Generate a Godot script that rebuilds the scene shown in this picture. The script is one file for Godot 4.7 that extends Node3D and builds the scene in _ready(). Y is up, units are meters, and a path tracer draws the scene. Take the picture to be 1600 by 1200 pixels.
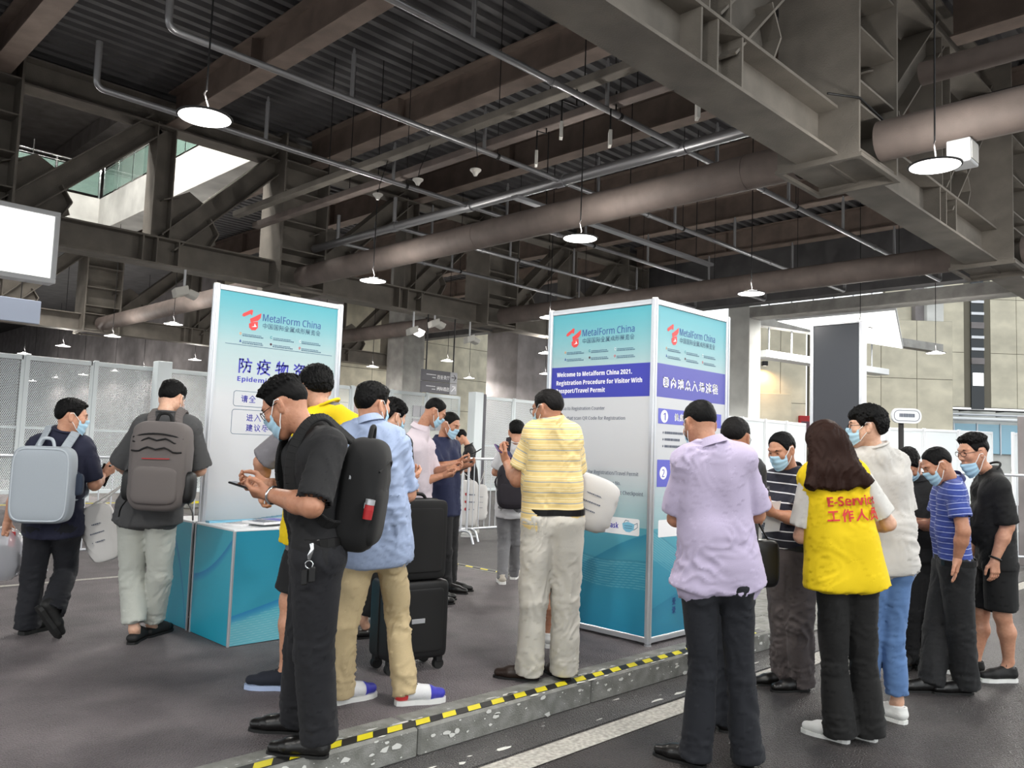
extends Node3D
# An exhibition entrance hall under a steel deck: visitors, registration kiosk, leaflet counter, trusses, lamps.
# Axes: u (right and away) = +X, v (left and away) = -Z, h = +Y. Units are metres, the roadway is h = 0.

const PLAT := 0.14
var M := {}
var taken := {}
var rng := RandomNumberGenerator.new()

func P(u: float, v: float, h: float) -> Vector3:
	return Vector3(u, h, -v)

class MB:
	var v := PackedVector3Array()
	var n := PackedVector3Array()
	var t := PackedVector2Array()
	var c := PackedColorArray()
	var i := PackedInt32Array()
	func tri(a: Vector3, b: Vector3, d: Vector3) -> void:
		var q := (b - a).cross(d - a)
		if q.length_squared() < 1e-16:
			return
		q = q.normalized()
		var k := v.size()
		v.append(a); v.append(b); v.append(d)
		n.append(q); n.append(q); n.append(q)
		t.append(Vector2(0, 0)); t.append(Vector2(1, 0)); t.append(Vector2(1, 1))
		i.append(k); i.append(k + 2); i.append(k + 1)
	func quad(a: Vector3, b: Vector3, d: Vector3, e: Vector3) -> void:   # counter-clockwise seen from outside; uv (0,1) (1,1) (1,0) (0,0)
		var q := (b - a).cross(e - a)
		if q.length_squared() < 1e-16:
			q = (d - b).cross(e - b)
		q = q.normalized()
		var k := v.size()
		v.append(a); v.append(b); v.append(d); v.append(e)
		for j in 4: n.append(q)
		t.append(Vector2(0, 1)); t.append(Vector2(1, 1)); t.append(Vector2(1, 0)); t.append(Vector2(0, 0))
		i.append_array(PackedInt32Array([k, k + 2, k + 1, k, k + 3, k + 2]))
	func box(o: Vector3, x: Vector3, y: Vector3, z: Vector3, bev := 0.0) -> void:   # o centre, half axes
		if x.cross(y).dot(z) < 0: z = -z
		if bev <= 0.0:
			quad(o - x - y + z, o + x - y + z, o + x + y + z, o - x + y + z)
			quad(o + x - y - z, o - x - y - z, o - x + y - z, o + x + y - z)
			quad(o + x - y + z, o + x - y - z, o + x + y - z, o + x + y + z)
			quad(o - x - y - z, o - x - y + z, o - x + y + z, o - x + y - z)
			quad(o - x + y + z, o + x + y + z, o + x + y - z, o - x + y - z)
			quad(o - x - y - z, o + x - y - z, o + x - y + z, o - x - y + z)
			return
		var ax := [x, y, z]
		var inn := []
		for q in ax: inn.append(q * (1.0 - minf(0.95, bev / q.length())))
		for a in 3:
			var b := (a + 1) % 3
			var d := (a + 2) % 3
			for s in [-1.0, 1.0]:
				var f: Vector3 = o + ax[a] * s
				var p: Vector3 = inn[b]
				var r: Vector3 = inn[d]
				if s > 0: quad(f - p - r, f + p - r, f + p + r, f - p + r)
				else: quad(f - p + r, f + p + r, f + p - r, f - p - r)
				for s2 in [-1.0, 1.0]:      # edge between +-a and +-b
					var e0: Vector3 = o + ax[a] * s + inn[b] * s2
					var e1: Vector3 = o + inn[a] * s + ax[b] * s2
					if s * s2 > 0: quad(e0 - r, e1 - r, e1 + r, e0 + r)
					else: quad(e1 - r, e0 - r, e0 + r, e1 + r)
		for sx in [-1.0, 1.0]:
			for sy in [-1.0, 1.0]:
				for sz in [-1.0, 1.0]:
					var a1: Vector3 = o + ax[0] * sx + inn[1] * sy + inn[2] * sz
					var a2: Vector3 = o + inn[0] * sx + ax[1] * sy + inn[2] * sz
					var a3: Vector3 = o + inn[0] * sx + inn[1] * sy + ax[2] * sz
					if sx * sy * sz > 0: tri(a1, a2, a3)
					else: tri(a1, a3, a2)
	func aab(a: Vector3, b: Vector3, bev := 0.0) -> void:    # box between two corners
		var s := (b - a).abs() * 0.5
		box((a + b) * 0.5, Vector3(s.x, 0, 0), Vector3(0, s.y, 0), Vector3(0, 0, s.z), bev)
	func bar(a: Vector3, b: Vector3, up: Vector3, w: float, h: float, bev := 0.0) -> void:   # box beam a to b; h along up, w across
		var z := (b - a)
		var s := z.cross(up).normalized()
		var u := s.cross(z).normalized()
		box((a + b) * 0.5, s * w * 0.5, u * h * 0.5, z * 0.5, bev)
	func ibeam(a: Vector3, b: Vector3, up: Vector3, w: float, h: float, tf: float, tw: float) -> void:
		var z := (b - a)
		var s := z.cross(up).normalized()
		var u := s.cross(z).normalized()
		box((a + b) * 0.5 + u * (h - tf) * 0.5, s * w * 0.5, u * tf * 0.5, z * 0.5)
		box((a + b) * 0.5 - u * (h - tf) * 0.5, s * w * 0.5, u * tf * 0.5, z * 0.5)
		box((a + b) * 0.5, s * tw * 0.5, u * (h * 0.5 - tf), z * 0.5)
	func tube(pts: Array, rad, seg := 12, caps := true, squash := Vector3.ZERO, sq := 1.0) -> void:   # swept round section; rad a number or an array
		var m := pts.size()
		var d0: Vector3 = (pts[1] - pts[0]).normalized()
		var side := d0.cross(Vector3.UP)
		if side.length() < 0.05: side = d0.cross(Vector3.RIGHT)
		side = side.normalized()
		var k0 := v.size()
		for j in m:
			var d: Vector3
			if j == 0: d = (pts[1] - pts[0]).normalized()
			elif j == m - 1: d = (pts[j] - pts[j - 1]).normalized()
			else: d = ((pts[j + 1] - pts[j]).normalized() + (pts[j] - pts[j - 1]).normalized()).normalized()
			side = (side - d * side.dot(d)).normalized()
			var up := d.cross(side)
			var r: float = rad[j] if rad is Array else rad
			for q in seg + 1:
				var a := TAU * q / seg
				var nn := side * cos(a) + up * sin(a)
				var off := nn * r
				if sq != 1.0: off -= squash * off.dot(squash) * (1.0 - sq)
				v.append(pts[j] + off)
				n.append(nn)
				t.append(Vector2(float(q) / seg, float(j) / (m - 1)))
		for j in m - 1:
			for q in seg:
				var a := k0 + j * (seg + 1) + q
				var b := a + seg + 1
				i.append_array(PackedInt32Array([a, b + 1, b, a, a + 1, b + 1]) if false else PackedInt32Array([a, b, b + 1, a, b + 1, a + 1]))
		if caps:
			for e in [0, m - 1]:
				var kc := v.size()
				var d: Vector3 = (pts[1] - pts[0]).normalized() * -1.0 if e == 0 else (pts[m - 1] - pts[m - 2]).normalized()
				v.append(pts[e]); n.append(d); t.append(Vector2(0.5, 0.5))
				for q in seg + 1:
					v.append(v[k0 + e * (seg + 1) + q]); n.append(d); t.append(Vector2(0.5, 0.5))
				for q in seg:
					if e == 0: i.append_array(PackedInt32Array([kc, kc + 1 + q, kc + 2 + q]))
					else: i.append_array(PackedInt32Array([kc, kc + 2 + q, kc + 1 + q]))
	func lathe(prof: Array, o: Vector3, axis := Vector3.UP, seg := 24) -> void:   # prof: [radius, height] bottom to top outside
		var sx := axis.cross(Vector3.RIGHT if absf(axis.x) < 0.9 else Vector3.BACK).normalized()
		var sz := sx.cross(axis)
		for j in prof.size() - 1:
			var r0: float = prof[j][0]
			var r1: float = prof[j + 1][0]
			var h0: float = prof[j][1]
			var h1: float = prof[j + 1][1]
			var sl := Vector2(h1 - h0, r0 - r1).normalized()
			var k := v.size()
			for q in seg + 1:
				var a := TAU * q / seg
				var d := sx * cos(a) + sz * sin(a)
				var nn := (d * sl.x + axis * sl.y).normalized()
				v.append(o + d * r0 + axis * h0); v.append(o + d * r1 + axis * h1)
				n.append(nn); n.append(nn)
				t.append(Vector2(float(q) / seg, 0)); t.append(Vector2(float(q) / seg, 1))
			for q in seg:
				var a := k + q * 2
				i.append_array(PackedInt32Array([a, a + 2, a + 1, a + 1, a + 2, a + 3]) if sx.cross(sz).dot(axis) < 0 else PackedInt32Array([a, a + 1, a + 2, a + 1, a + 3, a + 2]))
	func prism(poly: PackedVector2Array, o: Vector3, x: Vector3, y: Vector3, z: Vector3) -> void:   # polygon in x,y extruded along z (z = x cross y side gets the front)
		var f := Geometry2D.triangulate_polygon(poly)
		var ccw := not Geometry2D.is_polygon_clockwise(poly)
		if x.cross(y).dot(z) < 0:
			o = o + z
			z = -z
		for j in range(0, f.size(), 3):
			var a := o + x * poly[f[j]].x + y * poly[f[j]].y
			var b := o + x * poly[f[j + 1]].x + y * poly[f[j + 1]].y
			var d := o + x * poly[f[j + 2]].x + y * poly[f[j + 2]].y
			if (b - a).cross(d - a).dot(z) < 0:
				var sw := b
				b = d
				d = sw
			tri(a + z, b + z, d + z)
			tri(a, d, b)
		for j in poly.size():
			var p := poly[j]
			var q := poly[(j + 1) % poly.size()]
			if not ccw:
				var sw := p
				p = q
				q = sw
			var a := o + x * p.x + y * p.y
			var b := o + x * q.x + y * q.y
			quad(a, b, b + z, a + z)
	func flat(poly: Array, o: Vector3, x: Vector3, y: Vector3) -> void:   # flat print: polygon facing x cross y
		var pk := PackedVector2Array(poly)
		var f := Geometry2D.triangulate_polygon(pk)
		var z := x.cross(y)
		for j in range(0, f.size(), 3):
			var a := o + x * pk[f[j]].x + y * pk[f[j]].y
			var b := o + x * pk[f[j + 1]].x + y * pk[f[j + 1]].y
			var d := o + x * pk[f[j + 2]].x + y * pk[f[j + 2]].y
			if (b - a).cross(d - a).dot(z) < 0: tri(a, d, b)
			else: tri(a, b, d)
	func line(pts: Array, w: float, o: Vector3, x: Vector3, y: Vector3) -> void:   # flat stroke
		for j in pts.size() - 1:
			var a: Vector2 = pts[j]
			var b: Vector2 = pts[j + 1]
			var d := (b - a).normalized() * w * 0.5
			var s := Vector2(-d.y, d.x)
			var e := d if true else Vector2.ZERO
			flat([a - e - s, b + e - s, b + e + s, a - e + s], o, x, y)
	func mesh(base := Vector3.ZERO) -> ArrayMesh:
		var m := ArrayMesh.new()
		if v.is_empty(): return m
		var arr := []
		arr.resize(Mesh.ARRAY_MAX)
		if base != Vector3.ZERO:
			arr[Mesh.ARRAY_VERTEX] = Transform3D(Basis(), -base) * v
		else:
			arr[Mesh.ARRAY_VERTEX] = v
		arr[Mesh.ARRAY_NORMAL] = n
		arr[Mesh.ARRAY_TEX_UV] = t
		if c.size() == v.size(): arr[Mesh.ARRAY_COLOR] = c
		arr[Mesh.ARRAY_INDEX] = i
		m.add_surface_from_arrays(Mesh.PRIMITIVE_TRIANGLES, arr)
		return m

func numbered(called: String) -> String:
	var k: int = taken.get(called, 0)
	taken[called] = k + 1
	return called if k == 0 else "%s_%03d" % [called, k]

func origin_of(o: Node) -> Vector3:
	var p := Vector3.ZERO
	while o is Node3D and o != self:
		p += o.position
		o = o.get_parent()
	return p

func thing(called: String, label: String, category: String, at := Vector3.ZERO, group := "") -> Node3D:
	var o := Node3D.new()
	o.name = numbered(called)
	add_child(o, true)
	o.position = at
	tag(o, label, category, group)
	return o

func tag(o: Node, label: String, category := "", group := "", kind := "") -> Node:
	if label: o.set_meta("label", label)
	if category: o.set_meta("category", category)
	if group: o.set_meta("group", group)
	if kind: o.set_meta("kind", kind)
	return o

func put_mesh(called: String, mesh: Mesh, mat: Material, parent: Node, xf := Transform3D()) -> MeshInstance3D:
	var o := MeshInstance3D.new()
	o.mesh = mesh
	o.material_override = mat
	o.name = numbered(called) if parent == self else called
	o.transform = xf
	parent.add_child(o, true)
	return o

func obj(called: String, mb: MB, mat: Material, parent: Node = self) -> MeshInstance3D:
	return put_mesh(called, mb.mesh(origin_of(parent)), mat, parent)

func struct(called: String, mb: MB, mat: Material, label := "") -> MeshInstance3D:
	var o := obj(called, mb, mat)
	o.set_meta("kind", "structure")
	if label: o.set_meta("label", label)
	return o

func copy_of(o: Node3D, at: Vector3, label := "") -> Node3D:
	var c: Node3D = o.duplicate()
	c.name = numbered(String(o.name))
	add_child(c, true)
	c.position = at
	if label: c.set_meta("label", label)
	return c

# ---------------------------------------------------------------- materials
func noise_tex(freq: float, lo: Color, hi: Color, size := 512, oct := 4, sd := 1, kind := FastNoiseLite.TYPE_SIMPLEX_SMOOTH, sharp := 0.0) -> NoiseTexture2D:
	var f := FastNoiseLite.new()
	f.seed = sd
	f.noise_type = kind
	f.frequency = freq
	f.fractal_octaves = oct
	var g := Gradient.new()
	g.offsets = PackedFloat32Array([0.0 + sharp, 1.0 - sharp])
	g.colors = PackedColorArray([lo, hi])
	var t := NoiseTexture2D.new()
	t.width = size
	t.height = size
	t.seamless = true
	t.noise = f
	t.color_ramp = g
	return t

func bump_tex(freq: float, size := 512, oct := 4, sd := 7, strength := 4.0) -> NoiseTexture2D:
	var f := FastNoiseLite.new()
	f.seed = sd
	f.frequency = freq
	f.fractal_octaves = oct
	var t := NoiseTexture2D.new()
	t.width = size
	t.height = size
	t.seamless = true
	t.noise = f
	t.as_normal_map = true
	t.bump_strength = strength
	return t

func mat(key: String, col: Color, rough := 0.7, metal := 0.0) -> StandardMaterial3D:
	var m := StandardMaterial3D.new()
	m.resource_name = key
	m.albedo_color = col
	m.roughness = rough
	m.metallic = metal
	M[key] = m
	return m

func grained(m: StandardMaterial3D, tex: Texture2D, scale: float, normal: Texture2D = null, nscale := 0.4, world := true) -> StandardMaterial3D:
	m.albedo_texture = tex
	m.uv1_triplanar = true
	m.uv1_world_triplanar = world
	m.uv1_scale = Vector3.ONE * scale
	if normal:
		m.normal_enabled = true
		m.normal_texture = normal
		m.normal_scale = nscale
	return m
# ---------------------------------------------------------------- scene
func _ready() -> void:
	rng.seed = 20210616
	view_and_light()
	materials()
	print_inks()
	make_kit()
	floors()
	ceiling_and_trusses()
	pipes()
	lamps()
	surroundings()
	fences()
	kiosk()
	counter_booth()
	luggage()
	people()

func view_and_light() -> void:
	var yaw := deg_to_rad(44.97)
	var pit := deg_to_rad(4.577)
	var rol := deg_to_rad(2.067)
	var f := P(cos(yaw) * cos(pit), sin(yaw) * cos(pit), sin(pit))
	var r0 := P(sin(yaw), -cos(yaw), 0)
	var u0 := r0.cross(f)
	var r := r0 * cos(rol) + u0 * sin(rol)
	var cam := Camera3D.new()
	cam.name = "camera"
	cam.fov = 50.49
	cam.near = 0.05
	cam.far = 300.0
	cam.transform = Transform3D(Basis(r, r.cross(f), -f), P(0, 0, 1.5))
	cam.current = true
	add_child(cam)
	var e := Environment.new()
	e.background_mode = Environment.BG_SKY
	var sk := ProceduralSkyMaterial.new()       # overcast daylight outside the open sides of the hall
	sk.sky_top_color = Color(0.85, 0.87, 0.88)
	sk.sky_horizon_color = Color(0.90, 0.905, 0.90)
	sk.ground_bottom_color = Color(0.30, 0.30, 0.30)
	sk.ground_horizon_color = Color(0.55, 0.55, 0.55)
	sk.energy_multiplier = 2.4
	e.sky = Sky.new()
	e.sky.sky_material = sk
	e.tonemap_mode = Environment.TONE_MAPPER_LINEAR
	e.tonemap_exposure = 0.95
	e.sdfgi_enabled = true
	e.ssao_enabled = true
	e.ssil_enabled = true
	var w := WorldEnvironment.new()
	w.name = "world_environment"
	w.environment = e
	add_child(w)

const LAMP_ENERGY := 12.0
const LAMP_UP := 1.5
const LAMP_GLOW := 5.0

func materials() -> void:
	var soft := noise_tex(0.006, Color(0.80, 0.80, 0.80), Color(1, 1, 1), 512, 5, 3)
	var fine := noise_tex(0.35, Color(0.72, 0.72, 0.72), Color(1, 1, 1), 512, 2, 5)
	var nfine := bump_tex(0.25, 512, 3, 9, 3.0)
	var nsoft := bump_tex(0.02, 512, 4, 11, 6.0)
	grained(mat("steel", Color(0.54, 0.515, 0.48), 0.75), soft, 0.35, nfine, 0.25)
	grained(mat("tube", Color(0.53, 0.48, 0.455), 0.7), soft, 0.5, nfine, 0.2)
	grained(mat("deck", Color(0.42, 0.415, 0.42), 0.6), soft, 0.4)
	grained(mat("beam", Color(0.58, 0.515, 0.475), 0.75), soft, 0.4, nfine, 0.25)
	mat("galv", Color(0.66, 0.66, 0.67), 0.38, 0.75)
	mat("dark_metal", Color(0.16, 0.155, 0.155), 0.5, 0.3)
	mat("case_black", Color(0.055, 0.055, 0.06), 0.45)
	mat("black", Color(0.05, 0.05, 0.055), 0.5)
	mat("white_paint", Color(0.90, 0.91, 0.92), 0.45)
	mat("white_plastic", Color(0.88, 0.87, 0.84), 0.4)
	grained(mat("white_wall", Color(0.93, 0.93, 0.91), 0.8), soft, 0.2)
	grained(mat("concrete", Color(0.70, 0.69, 0.67), 0.85), soft, 0.5, nsoft, 0.3)
	grained(mat("grey_wall", Color(0.60, 0.575, 0.575), 0.85), soft, 0.3)
	grained(mat("beige", Color(0.92, 0.89, 0.80), 0.75), soft, 0.25)
	mat("joint", Color(0.45, 0.43, 0.38), 0.9)
	mat("alu", Color(0.80, 0.81, 0.83), 0.32, 0.65)
	mat("fence_paint", Color(0.86, 0.89, 0.90), 0.45)
	mat("chrome", Color(0.86, 0.87, 0.88), 0.12, 1.0)
	mat("barrier", Color(0.82, 0.83, 0.85), 0.3, 0.55)
	var gl := mat("glass", Color(0.75, 0.9, 0.85, 0.25), 0.05)
	gl.transparency = BaseMaterial3D.TRANSPARENCY_ALPHA
	var bg := mat("blue_glass", Color(0.55, 0.75, 0.85, 0.5), 0.05)
	bg.transparency = BaseMaterial3D.TRANSPARENCY_ALPHA
	var fl := mat("lamp_face", Color(1, 1, 1), 0.5)
	fl.emission_enabled = true
	fl.emission = Color(1.0, 0.985, 0.965)
	fl.emission_energy_multiplier = LAMP_GLOW
	var ls := mat("added_glow", Color(1, 1, 1), 0.5)  # glow of added parts: upper lamp shells and the warm recess lamp
	ls.emission_enabled = true
	ls.emission = Color(1.0, 0.985, 0.965)
	ls.emission_energy_multiplier = 1.5
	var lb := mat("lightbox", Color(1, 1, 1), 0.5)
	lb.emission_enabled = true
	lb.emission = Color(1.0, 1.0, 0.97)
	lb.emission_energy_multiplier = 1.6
	# ground
	var asphalt := noise_tex(0.32, Color(0.58, 0.57, 0.58), Color(1, 1, 1), 1024, 2, 21)
	var patch := noise_tex(0.0035, Color(0.78, 0.775, 0.78), Color(1, 1, 1), 1024, 6, 22)
	for q in [["asphalt", Color(0.57, 0.54, 0.545), 0.62], ["road", Color(0.33, 0.31, 0.305), 0.55], ["gutter", Color(0.44, 0.435, 0.43), 0.42]]:
		var g := grained(mat(q[0], q[1], q[2]), asphalt, 0.55, bump_tex(0.3, 512, 3, 23, 8.0), 0.5)
		g.detail_enabled = true
		g.detail_albedo = patch
		g.detail_blend_mode = BaseMaterial3D.BLEND_MODE_MUL
		g.detail_uv_layer = BaseMaterial3D.DETAIL_UV_1
	var cm := noise_tex(0.02, Color(0.74, 0.74, 0.72), Color(1, 1, 1), 512, 5, 31)
	grained(mat("kerb", Color(0.56, 0.56, 0.545), 0.8), cm, 0.8, nfine, 0.3)
	grained(mat("road_paint", Color(0.80, 0.79, 0.76), 0.7), noise_tex(0.05, Color(0.66, 0.65, 0.64), Color(1, 1, 1), 512, 5, 33), 1.1)
	mat("paint_chip", Color(0.82, 0.82, 0.80), 0.7)
	mat("tape_yellow", Color(0.86, 0.80, 0.10), 0.55)
	mat("tape_black", Color(0.07, 0.07, 0.07), 0.55)

# ---------------------------------------------------------------- ground
func floors() -> void:
	var b := MB.new()
	b.quad(P(-30, -30, 0), P(70, -30, 0), P(70, 90, 0), P(-30, 90, 0))
	b.quad(P(-30, 90, -0.3), P(70, 90, -0.3), P(70, -30, -0.3), P(-30, -30, -0.3))
	struct("floor", b, M.road, "dark grey asphalt roadway running past the raised pavement")
	b = MB.new()
	b.aab(P(-20, 3.30, -0.1), P(6.32, 30.0, PLAT), 0.01)
	struct("floor_001", b, M.asphalt, "raised grey asphalt pavement where the kiosk and counter stand")
	b = MB.new()
	b.aab(P(-20, 2.88, 0.0), P(20, 3.16, 0.006))
	struct("trim_1", b, M.gutter, "wet grey gutter strip below the kerb")
	# kerb stones along the road, one by one, and along the far side
	var kn := thing("kerb", "chipped grey concrete kerb with white paint flecks beside the road", "kerb", P(0, 3.2, 0))
	kn.set_meta("kind", "structure")
	kn.remove_meta("category")
	kn.name = "trim_2"
	var u := -4.0
	while u < 6.4:
		var w := minf(1.32, 6.5 - u)
		b = MB.new()
		b.aab(P(u + 0.004, 3.14 + rng.randf() * 0.006, 0.0), P(u + w - 0.004, 3.36, PLAT + 0.004), 0.012)
		obj("kerb_stone", b, M.kerb, kn)
		u += w
	b = MB.new()
	b.aab(P(6.30, 3.37, 0.0), P(6.5, 14.0, PLAT + 0.004), 0.012)
	obj("kerb_stone", b, M.kerb, kn)
	# flaked white paint on the kerb face and its top, small real chips
	b = MB.new()
	for k in 330:
		var cu := rng.randf_range(1.0, 6.2)
		var where := rng.randf()
		var s := 0.003 + 0.024 * pow(rng.randf(), 3.0)
		var long := 1.0 if where < 0.45 else rng.randf_range(1.0, 3.5)
		var poly := []
		var nn := 7
		for q in nn:
			var a := TAU * q / nn
			poly.append(Vector2(cos(a) * s * long * rng.randf_range(0.5, 1.5), sin(a) * s * rng.randf_range(0.3, 0.8)))
		if where < 0.45: b.flat(poly, P(cu, 3.1385, rng.randf_range(0.02, 0.135)), Vector3.RIGHT, Vector3.UP)
		elif where < 0.80: b.flat(poly, P(cu, rng.randf_range(3.242, 3.268), PLAT + 0.0055), Vector3.RIGHT, Vector3(0, 0, -1))
		elif where < 0.88: b.flat(poly, P(cu, rng.randf_range(3.146, 3.162), PLAT + 0.0055), Vector3.RIGHT, Vector3(0, 0, -1))
		else: b.flat(poly, P(cu, rng.randf_range(2.92, 3.10), 0.0075), Vector3.RIGHT, Vector3(0, 0, -1))
	tag(obj("paint_flecks", b, M.paint_chip, kn), "flaked white paint on kerb", "", "", "stuff")
	# hazard tape
	var tp := thing("hazard_tape", "worn yellow and black striped hazard tape along the kerb edge by the road", "tape", P(3, 3.2, PLAT))
	b = MB.new()
	b.aab(P(1.0, 3.165, PLAT + 0.004), P(6.1, 3.232, PLAT + 0.0065))
	obj("tape_strip", b, M.tape_black, tp)
	var k := 1.05
	while k < 6.0:
		b = MB.new()
		var l := 0.088
		var h := PLAT + 0.0068
		var sk := 0.045
		b.quad(P(k, 3.167, h), P(k + l, 3.167, h), P(k + l + sk, 3.230, h), P(k + sk, 3.230, h))
		obj("yellow_stripe", b, M.tape_yellow, tp)
		k += 0.172
	tp = thing("hazard_tape", "worn yellow and black tape along the pavement edge behind the old man", "tape", P(6.4, 7, PLAT))
	b = MB.new()
	b.aab(P(6.37, 4.6, PLAT + 0.004), P(6.43, 9.6, PLAT + 0.0065))
	obj("tape_strip", b, M.tape_black, tp)
	k = 4.65
	while k < 9.5:
		if rng.randf() < 0.9:
			b = MB.new()
			var h := PLAT + 0.0068
			b.quad(P(6.372, k, h), P(6.428, k + 0.04, h), P(6.428, k + 0.16, h), P(6.372, k + 0.12, h))
			obj("yellow_stripe", b, M.tape_yellow, tp)
		k += 0.25
	# painted lines
	b = MB.new()
	b.quad(P(-6, 2.70, 0.0045), P(30, 2.70, 0.0045), P(30, 2.86, 0.0045), P(-6, 2.86, 0.0045))
	var ln := obj("road_line", b, M.road_paint)
	tag(ln, "worn white line painted on the road along the kerb", "road marking")
	b = MB.new()
	b.quad(P(-6, 8.22, PLAT + 0.003), P(6.2, 8.22, PLAT + 0.003), P(6.2, 8.30, PLAT + 0.003), P(-6, 8.30, PLAT + 0.003))
	tag(obj("road_line", b, M.road_paint), "thin white line painted on the pavement before the barriers", "road marking")
	# paving slabs right of the kiosk
	var pv := thing("paving", "grey paving slabs laid in the road beside the kiosk", "paving", P(7, 4, 0))
	for iu in 4:
		for iv in 3:
			b = MB.new()
			var uu := 6.52 + iu * 0.8
			var vv := 3.22 + iv * 0.62
			b.aab(P(uu + 0.006, vv + 0.006, 0.0), P(uu + 0.794, vv + 0.614, 0.012 + rng.randf() * 0.004), 0.004)
			obj("paving_slab", b, M.kerb, pv)
	b = MB.new()
	b.quad(P(6.5, 5.10, 0.004), P(30, 5.10, 0.004), P(30, 5.26, 0.004), P(6.5, 5.26, 0.004))
	tag(obj("road_line", b, M.road_paint), "white line on the road behind the man in grey trousers", "road marking")

# ---------------------------------------------------------------- roof
func truss(vc: float, u0: float, u1: float, label: String) -> void:
	var t := thing("roof_truss", label, "truss", P((u0 + u1) * 0.5, vc, 5.0), "heavy steel roof trusses")
	var nodes := []
	var mids := []
	for k in range(-2, 5):
		nodes.append(9.6 + 6.45 * k)
		mids.append(9.6 + 6.45 * k + 3.3)
	var b: MB
	var st: Material = M.steel
	# chords, cut at the columns
	var cuts := [u0]
	for n in nodes:
		if n > u0 + 1 and n < u1 - 1: cuts.append(n)
	cuts.append(u1)
	for q in cuts.size() - 1:
		var a: float = cuts[q] + (0.57 if q > 0 else 0.0)
		var e: float = cuts[q + 1] - (0.57 if q < cuts.size() - 2 else 0.0)
		b = MB.new()
		b.ibeam(P(a, vc, 5.29), P(e, vc, 5.29), Vector3.UP, 0.5, 0.58, 0.035, 0.03)
		obj("bottom_chord", b, st, t)
		b = MB.new()
		b.ibeam(P(a, vc, 8.15), P(e, vc, 8.15), Vector3.UP, 0.5, 0.55, 0.035, 0.03)
		obj("top_chord", b, st, t)
	for n in nodes:
		if n < u0 or n > u1: continue
		b = MB.new()
		for s in [-1.0, 1.0]:
			b.aab(P(n + s * 0.575 - 0.022, vc - 0.49, 4.97), P(n + s * 0.575 + 0.022, vc + 0.49, 8.5))
		b.aab(P(n - 0.56, vc - 0.018, 5.02), P(n + 0.56, vc + 0.018, 8.5))
		obj("column", b, st, t)
		for h in [5.05, 5.58, 5.86, 6.5, 7.2, 7.88]:
			b = MB.new()
			b.aab(P(n - 0.553, vc - 0.46, h - 0.014), P(n + 0.553, vc + 0.46, h + 0.014))
			obj("stiffener_plate", b, st, t)
		b = MB.new()     # open frame under the column
		for s in [-1.0, 1.0]:
			b.aab(P(n - 0.6, vc + s * 0.49 - 0.03, 4.93), P(n + 0.6, vc + s * 0.49 + 0.03, 4.975))
			b.aab(P(n + s * 0.57 - 0.03, vc - 0.46, 4.93), P(n + s * 0.57 + 0.03, vc + 0.46, 4.975))
		obj("base_frame", b, st, t)
		# diagonals rise to the right from every column and every post
		for d in [[n + 0.55, 5.5, n + 3.15, 7.95], [n - 2.98, 5.5, n - 0.5, 7.95]]:
			if d[0] < u0 or d[2] > u1: continue
			b = MB.new()
			var a0 := P(d[0], vc, d[1])
			var a1 := P(d[2], vc, d[3])
			b.ibeam(a0, a1, (a1 - a0).cross(Vector3(0, 0, 1)), 0.44, 0.42, 0.025, 0.025)
			obj("diagonal", b, st, t)
			b = MB.new()    # gusset plate and its bent edge plates at the lower end
			var g := PackedVector2Array([Vector2(-0.1, 0), Vector2(0.95, 0), Vector2(1.15, 0.12), Vector2(0.85, 0.95), Vector2(0.5, 1.15), Vector2(-0.1, 0.8)])
			b.prism(g, P(d[0] - 0.05, vc + 0.014, 5.57), Vector3.RIGHT, Vector3.UP, Vector3(0, 0, 0.028))
			for q in [[Vector2(0.95, 0), Vector2(1.12, 0.32)], [Vector2(1.12, 0.32), Vector2(0.92, 0.62)], [Vector2(-0.1, 0.8), Vector2(0.25, 0.95)]]:
				b.bar(P(d[0] - 0.05 + q[0].x, vc, 5.57 + q[0].y), P(d[0] - 0.05 + q[1].x, vc, 5.57 + q[1].y), Vector3(0, 0, 1), 0.025, 0.42)
			obj("gusset", b, st, t)
	for m in mids:
		if m < u0 or m > u1: continue
		b = MB.new()
		b.ibeam(P(m, vc, 5.55), P(m, vc, 7.95), Vector3.RIGHT, 0.46, 0.40, 0.025, 0.025)
		obj("post", b, st, t)
		for du in [-0.33, -0.05, 0.40]:
			b = MB.new()
			b.aab(P(m + du - 0.014, vc - 0.24, 5.03), P(m + du + 0.014, vc + 0.24, 5.55))
			obj("stiffener_plate", b, st, t)

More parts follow.
